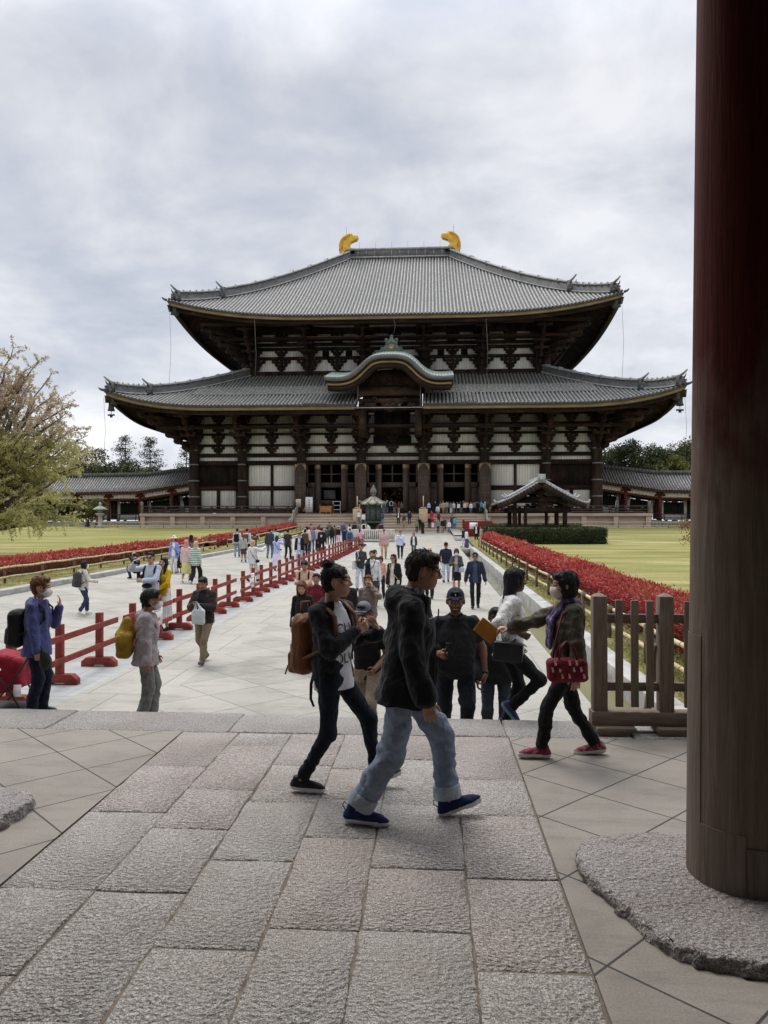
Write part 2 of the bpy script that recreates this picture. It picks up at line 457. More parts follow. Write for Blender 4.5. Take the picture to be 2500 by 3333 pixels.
while x < 14:
 L = jr.uniform(0.95, 1.7); back = jr.uniform(6.78, 6.83)
 slab(mb, x + .004, x + L - .004, back, 7.40 + (0.0 if x > -3 else .1), -0.16, jr.uniform(-.004, .006), ch=0.014, jag=0.009)
 x += L
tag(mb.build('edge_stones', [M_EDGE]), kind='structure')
m_tile = m_paving('grey_clay_floor_tiles', (0.265, 0.237, 0.203), 0.585, radians(43.5), 0.06, mortar=0.007, mcol=(0.05, 0.047, 0.042))
mb = MB()
for x0, x1 in ((-16, -2.235), (0.674, 14)):
 mb.grid(np.array([[(x, y, 0.0) for x in (x0, x1)] for y in (-7, 6.795)]), flip=True)
mb.grid(np.array([[(x, y, -0.03) for x in (-16, 14)] for y in (-7, 7.3)]), flip=True)
tag(mb.build('tile_floor', [m_tile]), kind='structure')
mb = MB()
for k in range(1, 5):
 x = -15.0
 while x < 12:
  L = jr.uniform(1.1, 1.9)
  slab(mb, x + .004, x + L - .004, 7.40 + .3 * (k - 1), 7.42 + .3 * k, -0.9, -0.15 * k, ch=0.012)
  x += L
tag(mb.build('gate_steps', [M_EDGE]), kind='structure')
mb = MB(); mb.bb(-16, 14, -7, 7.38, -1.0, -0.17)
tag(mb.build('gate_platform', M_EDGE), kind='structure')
# ------------------------------------------------------------------ the gate we stand in
def m_pillar():
 t = NT('weathered_vermilion_pillar')
 v = t.map((14, 14, 0.55)); vp = t.map((1, 1, 0.5)); vr = t.map((6, 6, 0.35), (0, 0.10, 0))
 grain = t.noise(vr, 6, 5, 0.7, 0.5); g2 = t.noise(v, 6, 4, 0.6); pat = t.noise(vp, 2.4, 5, 0.65, 0.3)
 sepn = t.t.nodes.new('ShaderNodeSeparateXYZ'); t.L(t.co.outputs['Object'], sepn.inputs[0])
 hgt = t.math('MULTIPLY', sepn.outputs[2], 0.42)                      # paint survives higher up
 f = t.math('ADD', t.math('ADD', hgt, -0.47), t.math('MULTIPLY', t.math('ADD', pat, -0.5), 1.6))
 f = t.ramp(f, [(0.35, 0.0), (0.75, 1.0)])
 wood = t.ramp(grain, [(0.28, (0.12, 0.088, 0.066)), (0.5, (0.17, 0.128, 0.098)), (0.74, (0.235, 0.185, 0.148))])
 red = t.ramp(g2, [(0.3, (0.055, 0.010, 0.007)), (0.7, (0.115, 0.020, 0.012))])
 a = t.mix(f, wood, red); t.col(a); t.set(0.8, 0, 0.2)
 t.bump(t.math('ADD', grain, t.math('MULTIPLY', g2, .5)), 0.5, 0.012)
 return t.m
M_PIL = m_pillar()
M_DKW = plain('dark_gate_timber', (0.05, 0.028, 0.02), 0.85, 0.4, 3, 0.3, 30, stretch=(1, 1, 4))
gate = tag(empty('temple_gate', (1.622, 4.10, 0)), 'huge round vermilion gate pillar with bare grey wood at its foot, at the right edge', 'gate')
def RP(z): return float(np.interp(z, [0, .4, 1.4, 4.7, 8.3], [.288, .284, .270, .214, .19]))
GX, GY = 1.622, 4.10
def gate_pillar(cx, cy, vis=False):
 mb = MB(); n = 96 if vis else 24
 zs = np.linspace(0.05, 8.29, 60 if vis else 4)
 r = [RP(z) for z in zs]
 b = mb.n
 P = np.zeros((n, len(zs), 3)); A = 2 * pi * np.arange(n) / n
 for k, z in enumerate(zs):
  rr = r[k] * (1 + 0.004 * np.sin(5 * A + z * 1.3) + 0.003 * np.sin(11 * A - z))
  P[:, k, 0] = cx + rr * np.cos(A); P[:, k, 1] = cy + rr * np.sin(A); P[:, k, 2] = z
 mb.grid(P, closed_u=True)
 return mb
def part(mb, name, mat, root, **k):
 o = mb.build(name, mat, root, **k)
 o.matrix_parent_inverse = Matrix.Translation(root.location).inverted() if root.rotation_euler.z == 0 else root.matrix_basis.inverted()
 return o
pil = part(gate_pillar(GX, GY, True), 'pillar', M_PIL, gate, smooth=True)
mb = MB()
for a0, a1, z1, dr in ((-158, -112, 0.36, .006), (-111, -40, 0.30, .007), (-200, -159, 1.30, .004)):
 A = np.radians(np.linspace(a0, a1, 14));
 P = np.array([[(GX + (RP(z) + dr) * cos(a), GY + (RP(z) + dr) * sin(a), z) for z in (0.055, 0.25, z1 * .6 + .1, z1)] for a in A])
 mb.grid(P)
 P2 = P[:, -1:, :].repeat(2, 1).copy(); P2[:, 1, :2] = (P2[:, 1, :2] - np.array([GX, GY])) * .97 + np.array([GX, GY]); mb.grid(P2)
mpatch = NT('grey_patch_boards'); v = mpatch.map((9, 9, .5)); g = mpatch.noise(v, 5, 5, .7, .4)
mpatch.col(mpatch.ramp(g, [(.3, (.12, .092, .072)), (.7, (.215, .17, .138))])); mpatch.set(.8, 0, .2); mpatch.bump(g, .4, .01)
part(mb, 'patch_board', mpatch.m, pil, smooth=True)
def foot_stone(outline, h, name, root):
 """rough natural boulder slab, flat on top"""
 P = np.array(outline) + np.array([0, .10]); P = np.concatenate([P, P[:1]])
 d = np.r_[0, np.cumsum(np.linalg.norm(np.diff(P, axis=0), axis=1))]
 n = 130; s_ = np.linspace(0, d[-1], n, endpoint=False)
 O = np.stack([np.interp(s_, d, P[:, 0]), np.interp(s_, d, P[:, 1])], 1)
 k = np.ones(5) / 5
 O = np.stack([np.convolve(np.r_[O[-2:, i], O[:, i], O[:2, i]], k, 'valid') for i in (0, 1)], 1)
 r_ = np.random.default_rng(4); wob = np.convolve(r_.normal(0, 1, n + 6), np.ones(7) / 7, 'valid') * .022 + r_.normal(0, .004, n)
 c = O.mean(0); dirn = (O - c) / np.linalg.norm(O - c, axis=1)[:, None]; O = O + dirn * wob[:, None]
 mb = MB(); rings = []
 for off, z in ((.020, -.02), (.022, .45 * h), (.012, .86 * h), (-.003, .98 * h), (-.05, h), (-.2, h * 1.02)):
  rr = O + dirn * off
  if -.02 < off < .034: rr = rr + r_.normal(0, .010, (n, 2))
  rings.append(np.c_[rr, np.full(n, z) + (r_.normal(0, .004, n) if z > .02 else 0)])
 rings.append(np.c_[c + (O - c) * .02, np.full(n, h * 1.05)])
 mb.grid(np.transpose(np.array(rings), (0, 1, 2)).transpose(1, 0, 2), closed_u=True)
 o = part(mb, name, M_STONEFOOT, root, smooth=True)
 return o
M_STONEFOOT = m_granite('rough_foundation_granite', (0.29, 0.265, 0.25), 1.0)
foot_stone([(.871, 4.40), (.80, 4.2), (.816, 3.97), (.894, 3.74), (.96, 3.52), (1.0, 3.36), (1.095, 3.26), (1.25, 3.2), (1.6, 3.16), (2.2, 3.14), (2.65, 3.3), (2.8, 4), (2.6, 4.55), (1.9, 4.62), (1.489, 4.5), (1.1, 4.47)], .062, 'foundation_stone', gate)
foot_stone([(-2.64, 4.90), (-2.60, 4.72), (-2.66, 4.4), (-2.62, 3.7), (-2.9, 3.2), (-3.6, 3.0), (-4.2, 3.4), (-4.3, 4.2), (-3.9, 4.8), (-3.1, 5.0)], .07, 'foundation_stone', gate)
for cx, cy in [(-3.2, 4.10), (-8.0, 4.10), (6.4, 4.10), (-3.2, -0.6), (GX, -0.6), (6.4, -0.6)]:
 part(gate_pillar(cx, cy), 'pillar', M_PIL, gate, smooth=True)
mb = MB()
mb.bb(-16, 14, -7, 4.5, 8.3, 8.9)                                        # unseen ceiling over the foreground, front edge cut back to let light in
for y in np.arange(-6.5, 4.4, .6): mb.bb(-16, 14, y, y + .14, 8.12, 8.297)
part(mb, 'roof', M_DKW, gate)
for _y in (3.95, -.75): mb = MB(); mb.bb(-16, 14, _y, _y + .3, 6.2, 6.9); part(mb, 'beam', M_DKW, gate)
for _x in (-16.3, 14): mb = MB(); mb.bb(_x, _x + .3, -5.4, 4.2, -.1, 8.3); part(mb, 'side_light_block', M_DKW, gate)  # unseen side walls, added to keep light off the foreground
mb = MB(); mb.bb(-16, -3.4, -5.4, -5.1, -.1, 8.3); mb.bb(-.4, 14, -5.4, -5.1, -.1, 8.3); mb.bb(-3.4, -.4, -5.4, -5.1, 4.0, 8.3)
part(mb, 'back_light_block', M_DKW, gate)  # unseen wall added behind the camera to block light, gap sized for brightness
for _x in (-16.3, 14): mb = MB(); mb.bb(_x, _x + .3, -5.4, 4.2, -.1, 8.3); part(mb, 'side_light_block', M_DKW, gate)
M_BARR = NT('brown_weathered_barrier_wood'); v = M_BARR.map((8, 8, 0.8)); g = M_BARR.noise(v, 5, 5, 0.7, 0.4); g2 = M_BARR.noise(M_BARR.map(), 2.2, 3, .5)
a = M_BARR.ramp(g, [(.3, (.115, .084, .060)), (.7, (.25, .195, .148))]); a = M_BARR.mix(.5, a, M_BARR.ramp(g2, [(.3, .7), (.7, 1.2)]), 'MULTIPLY')
M_BARR.col(a); M_BARR.set(.7, 0, .3); M_BARR.bump(g, .4, .006); M_BARR = M_BARR.m
M_BARRX = NT('brown_barrier_beam_wood'); v = M_BARRX.map((0.8, 8, 8)); g = M_BARRX.noise(v, 5, 5, 0.7, 0.4)
M_BARRX.col(M_BARRX.ramp(g, [(.3, (.115, .084, .060)), (.7, (.25, .195, .148))])); M_BARRX.set(.7, 0, .3); M_BARRX.bump(g, .4, .006); M_BARRX = M_BARRX.m
br = tag(empty('palisade_barrier', (1.5, 7.02, 0)), 'brown wooden palisade barrier with capped square posts, standing on the platform edge', 'barrier')
yb = 7.02
for px_ in (1.50, 2.08, 3.24, 3.82):
 mb = MB(); mb.bb(px_ - .0625, px_ + .0625, yb - .06, yb + .06, .195, 1.215)
 b = mb.verts([(px_ - .0625, yb - .06, 1.215), (px_ + .0625, yb - .06, 1.215), (px_ + .0625, yb + .06, 1.215), (px_ - .0625, yb + .06, 1.215), (px_, yb, 1.25)])
 for k in range(4): mb.face([b + k, b + (k + 1) % 4, b + 4])
 part(mb, 'post', M_BARR, br, bevel=.004)
for px_, zz in ((1.668, 1.185), (1.803, 1.182), (1.936, 1.178), (2.268, 1.176), (2.42, 1.178), (2.57, 1.18), (2.72, 1.178), (2.87, 1.18), (3.03, 1.18), (3.41, 1.18), (3.56, 1.18)):
 mb = MB(); mb.bb(px_ - .032, px_ + .032, yb - .058, yb - .022, .235, zz)
 part(mb, 'picket', M_BARR, br, bevel=.003)
for z0, z1 in ((.975, 1.055), (.37, .445)):
 mb = MB()
 for a_, b_ in ((1.563, 2.017), (2.143, 3.177), (3.303, 3.757)): mb.bb(a_, b_, yb - .020, yb + .022, z0, z1)
 part(mb, 'rail', M_BARRX, br, bevel=.003)
mb = MB(); mb.bb(1.42, 3.9, yb - .075, yb + .075, .072, .194); part(mb, 'base_beam', M_BARRX, br, bevel=.004)
for fx in (1.60, 2.13, 2.9, 3.6):
 mb = MB(); mb.prism([(fx - .15, .071), (fx + .19, .071), (fx + .19, .045), (fx + .15, .04), (fx + .12, .003), (fx - .13, .003), (fx - .155, .04)], yb - .16, yb + .16)
 part(mb, 'foot', M_BARRX, br, bevel=.003)
mb = MB(); mb.bar((2.03, yb + .42, .05), (2.03, yb + .05, .78), .06, .05); part(mb, 'brace', M_BARR, br, bevel=.003)
# ------------------------------------------------------------------ the great hall
FY = 107.6                      # column line of the front
UY = 114.3                      # column line of the upper storey
CX = [4.38, 12.87, 21.35, 28.3]
COLS = [HX - x for x in reversed(CX)] + [HX + x for x in CX]
UCOLS = COLS[1:-1]
RIDGE_Y, RZ, RH = 132.6, 47.7, 8.65
t = NT('dark_aged_timber'); v = t.map((1, 1, .25)); n = t.noise(v, 1.1, 6, .7); n2 = t.noise(t.map((4, 4, .4)), 3, 4, .6)
a = t.ramp(n, [(.35, (.011, .008, .007)), (.5, (.027, .018, .014)), (.68, (.07, .038, .028))])
a = t.mix(.5, a, t.ramp(n2, [(.3, .6), (.7, 1.3)]), 'MULTIPLY'); t.col(a); t.set(.8, 0, .2); t.bump(n2, .3, .03); M_TIM = t.m
t = NT('dark_beam_timber'); v = t.map((.25, 1, 1)); n = t.noise(v, 1.1, 6, .7); n2 = t.noise(t.map((.4, 4, 4)), 3, 4, .6)
a = t.ramp(n, [(.35, (.011, .008, .007)), (.52, (.024, .015, .012)), (.66, (.075, .032, .022))])
a = t.mix(.5, a, t.ramp(n2, [(.3, .6), (.7, 1.3)]), 'MULTIPLY'); t.col(a); t.set(.8, 0, .2); t.bump(n2, .3, .03); M_BEAM = t.m
t = NT('red_brown_bracket_timber'); v = t.map(); n = t.noise(v, .55, 5, .65); n2 = t.noise(v, 5, 4, .6)
a = t.ramp(n, [(.36, (.016, .011, .009)), (.52, (.04, .025, .019)), (.68, (.095, .047, .035))])
a = t.mix(.6, a, t.ramp(n2, [(.3, .55), (.7, 1.4)]), 'MULTIPLY'); t.col(a); t.set(.85, 0, .2); t.bump(n2, .3, .03); M_BRK = t.m
def m_board(name, c, gap, stain):
 t = NT(name); v = t.map()
 sx = t.t.nodes.new('ShaderNodeSeparateXYZ'); t.L(v, sx.inputs[0])
 k = t.math('MULTIPLY', sx.outputs[0], 1 / gap); fl = t.math('FLOOR', k); fr = t.math('FRACT', k)
 wn_ = t.t.nodes.new('ShaderNodeTexWhiteNoise'); wn_.noise_dimensions = '1D'; t.L(fl, wn_.inputs['W'])
 st = t.noise(t.map((3.0, 3.0, .28)), 1.6, 6, .7, .2); s2 = t.noise(t.map((9, 9, .5)), 2, 4, .7)
 a = t.ramp(wn_.outputs[0], [(0, sc(c, .9)), (1, sc(c, 1.06))])
 a = t.mix(stain, a, t.ramp(st, [(.30, (.42, .40, .36)), (.44, (.90, .89, .86)), (.7, (1.08, 1.08, 1.08))]), 'MULTIPLY')
 a = t.mix(.3, a, t.ramp(s2, [(.3, .7), (.6, 1.1)]), 'MULTIPLY')
 line = t.math('LESS_THAN', fr, .06)
 a = t.mix(t.math('MULTIPLY', line, .75), a, (.05, .045, .04)); t.col(a); t.set(.9, 0, .15); t.bump(s2, .25, .03); return t.m
M_WHITE = m_board('weathered_white_boards', (.90, .89, .86), .36, .5)
M_WHITE2 = m_board('cleaner_white_boards', (.88, .87, .85), .4, .35)
t = NT('fired_grey_roof_tile'); v = t.map(); n = t.noise(v, 2.6, 3, .75); n2 = t.noise(v, .12, 5, .6); n3 = t.noise(v, 7, 3, .6)
a = t.ramp(n, [(.30, (.135, .133, .128)), (.5, (.24, .237, .228)), (.63, (.345, .34, .325)), (.74, (.58, .575, .55))])
a = t.mix(.55, a, t.ramp(n2, [(.35, (.78, .78, .78)), (.65, (1.15, 1.12, 1.05))]), 'MULTIPLY')
a = t.mix(.45, a, t.ramp(n3, [(.35, .62), (.65, 1.2)]), 'MULTIPLY'); t.col(a); t.set(.62, 0, .35); t.bump(n3, .3, .03); M_TILE = t.m
t = NT('dark_valley_tile'); v = t.map(); n = t.noise(v, 2.2, 4, .7)
t.col(t.ramp(n, [(.3, (.040, .041, .042)), (.7, (.105, .104, .10))])); t.set(.75, 0, .3); t.bump(n, .3, .04); M_TILED = t.m
M_RIDGE = NT('stacked_ridge_tiles'); t = M_RIDGE; v = t.map(); sx = t.t.nodes.new('ShaderNodeSeparateXYZ'); t.L(v, sx.inputs[0])
n = t.noise(v, 1.4, 5, .7)
lay = t.math('FRACT', t.math('MULTIPLY', sx.outputs[2], 7.0))
a = t.ramp(n, [(.3, (.055, .057, .058)), (.7, (.15, .148, .142))]); a = t.mix(t.math('MULTIPLY', t.math('LESS_THAN', lay, .25), .6), a, (.02, .02, .02)); t.col(a); t.set(.7); M_RIDGE = t.m
M_CAP = plain('pale_ridge_cap_tile', (.27, .275, .265), .6, .35, 1.2, .3, 10)
M_GOLD = plain('gilded_bronze', (.62, .37, .055), .38, .3, 1.5, .5, 2.0, metal=.75, spec=.5, bd=.1)
M_OCHRE = plain('ochre_painted_edge_board', (.25, .175, .075), .8, .35, .8, .2, 10, stretch=(.6, 1, 2))
M_GOLDM = plain('tarnished_brass_fitting', (.34, .25, .10), .55, .4, 3, .3, 12, metal=.3)
M_IRON = plain('dull_iron_band', (.20, .195, .185), .7, .3, 3, .2, 10)
t = NT('weathered_door_timber'); v = t.map((3, 3, .3)); n = t.noise(v, 2.2, 5, .7); t.col(t.ramp(n, [(.3, (.05, .037, .030)), (.7, (.135, .10, .08))])); t.set(.8, 0, .2); t.bump(n, .3, .03); M_DOOR = t.m
M_VOID = plain('unlit_interior_black', (.006, .005, .005), .95, .3, 1, 0)  # near-black colour stands in for the unlit inside
M_COPPER = plain('green_copper_sheet', (.30, .37, .33), .6, .28, 1.1, .2, 6, stretch=(1, .5, 1))
M_GREYB = plain('grey_lead_board', (.115, .108, .10), .75, .25, .8, .2, 8)
hall = tag(empty('temple_hall', (HX, FY, 3.0)), 'vast two-tiered timber temple hall with grey tiled roofs and gilded ridge horns', 'temple')
def hp(mb, name, mat, parent=None, **k):
 return part(mb, name, mat, hall, **k) if parent is None else sub(mb, name, mat, parent, **k)
def sub(mb, name, mat, parent, **k):
 o = mb.build(name, mat, parent, **k)
 return o
# ---- walls of the lower storey
bays = list(zip(COLS[:-1], COLS[1:]))
W0 = FY + .28
for i, (a, b) in enumerate(bays):
 side = i in (0, 6); panel = i in (1, 5); door = i in (2, 3, 4)
 a2, b2 = a + .5, b - .5
 mb = MB()
 if door: mb.bb(a2, b2, W0, W0 + .2, 10.5, 17.6)
 else: mb.bb(a2, b2, W0, W0 + .2, 3.3, 17.6)
 hp(mb, 'wall_panel', M_WHITE, bevel=0)
 if panel:
  m = (a + b) / 2
  mb = MB(); mb.bb(m - .2, m + .2, W0 - .22, W0 + .05, 3.5, 9.93); hp(mb, 'mullion', M_TIM)
  mb = MB(); mb.bb(a2 - .06, a2 + .36, W0 - .2, W0 + .03, 3.5, 9.93); mb.bb(b2 - .36, b2 + .06, W0 - .2, W0 + .03, 3.5, 9.93)
  mb.bb(a2 + .36, b2 - .36, W0 - .16, W0 + .02, 3.3, 3.83); hp(mb, 'panel_frame', M_TIM)
  mb = MB(); mb.bb(a2 + .36, b2 - .36, W0 - .18, W0 - .03, 6.34, 6.99); hp(mb, 'rail', M_BEAM)
 if side:
  mb = MB(); mb.bb(a2 - .05, b2 + .05, W0 - .10, W0 + .02, 6.99, 9.93)
  for x in np.arange(a2 + .35, b2 - .3, .16): mb.bb(x, x + .07, W0 - .20, W0 - .101, 7.1, 9.8)
  hp(mb, 'lattice_window', M_TIM)
  m = (a + b) / 2
  mb = MB(); mb.bb(a2 - .05, b2 + .05, W0 - .24, W0 - .01, 6.34, 6.985); mb.bb(a2 - .05, b2 + .05, W0 - .2, W0 - .02, 3.3, 3.83); hp(mb, 'rail', M_BEAM)
  mb = MB(); mb.bb(m - .25, m + .25, W0 - .2, W0 + .01, 3.835, 6.335); mb.bb(a2, a2 + .45, W0 - .2, W0 + .01, 3.835, 6.335); mb.bb(b2 - .45, b2, W0 - .2, W0 + .01, 3.835, 6.335); hp(mb, 'panel_frame', M_TIM)
# ---- tie beams along the front and the flanks
xl, xr = COLS[0], COLS[-1]
for z0, z1, dy in ((9.93, 10.55, -.30), (11.08, 11.60, -.22), (12.60, 12.93, -.2), (14.18, 14.46, -.2), (15.12, 15.80, -.24), (16.9, 17.5, -.25)):
 mb = MB(); mb.bb(xl, xr, FY + dy, W0 + .01, z0, z1)
 if z0 < 10:
  for x in np.arange(xl + 1.4, xr - 1, .95): mb.bb(x - .09, x + .09, FY + dy - .08, FY + dy, z0 + .2, z0 + .42)
 hp(mb, 'tie_beam', M_BEAM)
for xs, sgn in ((xl, 1), (xr, -1)):
 mb = MB(); mb.bb(xs + sgn * .2, xs + sgn * .4, FY + .55, FY + 50, 3.3, 17.6); hp(mb, 'flank_wall', M_WHITE)
 mb = MB()
 for z0, z1 in ((9.93, 10.55), (11.08, 11.60), (12.60, 12.93), (14.18, 14.46), (15.12, 15.8)): mb.bb(xs - .22, xs + .22, FY + .65, FY + 50, z0, z1)
 for y in np.arange(FY + 6.7, FY + 50, 7.2): mb.bb(xs - .6, xs + .6, y - .6, y + .6, 3.2, 16.6)
 hp(mb, 'flank_frame', M_TIM)
mb = MB(); mb.bb(xl, xr, FY + 49.8, FY + 50, 3.3, 17.6); hp(mb, 'rear_wall', M_TIM)
# ---- columns
for x in COLS:
 mb = MB(); r = .64 if abs(x - HX) < 28 else .74
 mb.lathe([(r + .25, 3.0), (r + .25, 3.12), (r + .03, 3.2), (r, 3.5), (r, 12), (r * .94, 16.9)], (x, FY, 0), 24)
 c = hp(mb, 'column', M_TIM, smooth=False)
 mb = MB()
 for z in (5.45, 7.72, 10.02, 12.08): mb.lathe([(r + .002, z - .09), (r + .035, z - .09), (r + .035, z + .09), (r + .002, z + .09)], (x, FY, 0), 24)
 sub(mb, 'iron_band', M_IRON, c)
# ---- bracket clusters
def arm_poly(hw, h):
 c = min(.42, hw * .4)
 return [(-hw, h), (-hw, h * .55), (-hw + c * .25, h * .2), (-hw + c * .6, h * .05), (-hw + c, 0), (hw - c, 0), (hw - c * .6, h * .05), (hw - c * .25, h * .2), (hw, h * .55), (hw, h)]
def block(mb, x, y, z, w, h, d):
 mb.box((x, y, z + h * .72), (w, d, h * .56)); mb.box((x, y, z + h * .22), (w * .72, d * .8, h * .44))
def cluster(mb, x, y0, y1, z0, z1, tiers):
 """stacked bracket arms seen from the front, filling z0..z1; tiers are half widths from the bottom"""
 n = len(tiers); H = (z1 - z0) / (n + .45); ym = (y0 + y1) / 2; d = y1 - y0
 block(mb, x, ym, z0, .62, H * .55, d)
 z = z0 + H * .45
 for hw in tiers:
  mb.prism([(x + p, z + q) for p, q in arm_poly(hw, H * .52)], y0, y1)
  ks = [-hw + .2, 0, hw - .2] if hw < 1.15 else [-hw + .2, -hw * .45, 0, hw * .45, hw - .2]
  for k in ks: block(mb, x + k, ym, z + H * .52, .40, H * .50, d * 1.02)
  z += H
for i, (a, b) in enumerate(bays):
 m = (a + b) / 2
 mb = MB()
 if i != 3: pos = [(m, 1.0)]
 else: pos = []
 for x, k in pos:
  cluster(mb, x, FY - .42, W0 - .02, 11.62, 12.60, [.62, .92])
  cluster(mb, x, FY - .42, W0 - .02, 12.95, 14.17, [.60, .90])
  cluster(mb, x, FY - .42, W0 - .02, 14.48, 15.12, [.80])
  cluster(mb, x, FY - .42, W0 - .02, 15.82, 16.9, [.66, .95])
 if i == 3:
  cluster(mb, m, FY - .42, W0 - .02, 11.62, 12.60, [.62, .92])
 if pos or i == 3: hp(mb, 'bracket_set', M_BRK)
for x in COLS:
 mb = MB()
 for z0, z1, tr in ((11.62, 12.60, [.95, 1.25]), (12.95, 14.17, [.95, 1.25]), (14.48, 15.12, [1.2]), (15.82, 16.9, [.95, 1.3])):
  cluster(mb, x, FY - .40, W0 - .03, z0, z1, tr)
 hp(mb, 'bracket_set', M_BRK)
 dirs = [(0, -1)]
 if x == COLS[0]: dirs = [(0, -1), (-1, 0), (-.7071, -.7071)]
 if x == COLS[-1]: dirs = [(0, -1), (1, 0), (.7071, -.7071)]
 for dx, dy in dirs:
  k7 = 1.38 if dx and dy else 1.0
  rot = Matrix.Rotation(atan2(dy, dx) + pi / 2, 3, 'Z'); mb = MB()
  for k in range(6):
   L = (1.35 + .92 * k) * k7; z = 12.0 + .80 * k
   o = Vector((x, FY, 0)); d = Vector((dx, dy, 0)); e = o + d * L
   prof = [(0, z + .50), (0, z), (L - .55, z), (L - .25, z + .08), (L - .05, z + .25), (L, z + .50)]
   nrm = Vector((-dy, dx, 0)) * .21
   b0 = mb.verts([(o + d * p + nrm + Vector((0, 0, q)))[:] for p, q in prof]); b1 = mb.verts([(o + d * p - nrm + Vector((0, 0, q)))[:] for p, q in prof])
   nn_ = len(prof); mb.face([b0 + i for i in range(nn_)]); mb.face([b1 + nn_ - 1 - i for i in range(nn_)])
   for i in range(nn_): mb.face([b0 + (i + 1) % nn_, b0 + i, b1 + i, b1 + (i + 1) % nn_])
   for q in ((L - .3,) if k < 2 else (L - .3, L - 1.2 * k7)):
    bp = o + d * q
    mb.box((bp.x, bp.y, z + .64), (.52, .52, .28), rot); mb.box((bp.x, bp.y, z + .545), (.40, .40, .10), rot)
   if k in (2, 3, 5) and not (dx and dy):
    q = o + d * (L - .3); s_ = Vector((-dy, dx, 0))
    mb.bar((q - s_ * 1.05)[:2] + (z + .32,), (q + s_ * 1.05)[:2] + (z + .32,), .3, .34)
    for w_ in (-.9, 0, .9):
     r_ = q + s_ * w_; mb.box((r_.x, r_.y, z + .65), (.42, .42, .26))
  hp(mb, 'projecting_bracket', M_BRK)
mb = MB()
mb.bb(xl - 3.9, xr + 3.9, FY - 3.95, FY - 3.55, 14.65, 15.05); mb.bb(xl - 6.2, xr + 6.2, FY - 6.05, FY - 5.6, 16.75, 17.25)
for s_, x in ((-1, xl), (1, xr)): mb.bb(x + s_ * 3.55, x + s_ * 3.95, FY - 3.5, FY + 50, 14.65, 15.05); mb.bb(x + s_ * 5.6, x + s_ * 6.05, FY - 5.5, FY + 50, 16.75, 17.25)
hp(mb, 'purlin', M_BEAM)
# ---- roofs
class Roof:
 def __init__(s, half, run_x, y0, run_y, ze, h, up, lin, back):
  s.half = half; s.rx = run_x; s.y0 = y0; s.ry = run_y; s.ze = ze; s.h = h; s.up = up; s.lin = lin; s.back = back
 def g(s, t): return s.lin * t + (1 - s.lin) * t * t
 def z(s, t, q):
  return s.ze + s.h * s.g(t) + s.up * max(0.0, 1 - q) ** 2.6 * (1 - min(t, 1)) ** 1.2
 def front(s, x, t):                      # x measured from the axis
  q = (s.half - abs(x)) / s.rx
  return (HX + x, s.y0 + s.ry * t, s.z(t, q))
 def side(s, sg, y, t):                   # y measured from the front eave
  D = s.back
  q = min(y, D - y) / s.ry
  return (HX + sg * (s.half - s.rx * t), s.y0 + y, s.z(t, q))
 def hip(s, sg, t): return Vector((HX + sg * (s.half - s.rx * t), s.y0 + s.ry * t, s.z(t, t)))
LOW = Roof(37.6, 15.85, 98.5, 15.8, 17.0, 6.9, 2.2, .84, 68.2)
UPP = Roof(31.4, 31.4 - RH, 104.7, RIDGE_Y - 104.7, 30.35, RZ - 30.35, 2.45, .85, 55.8)
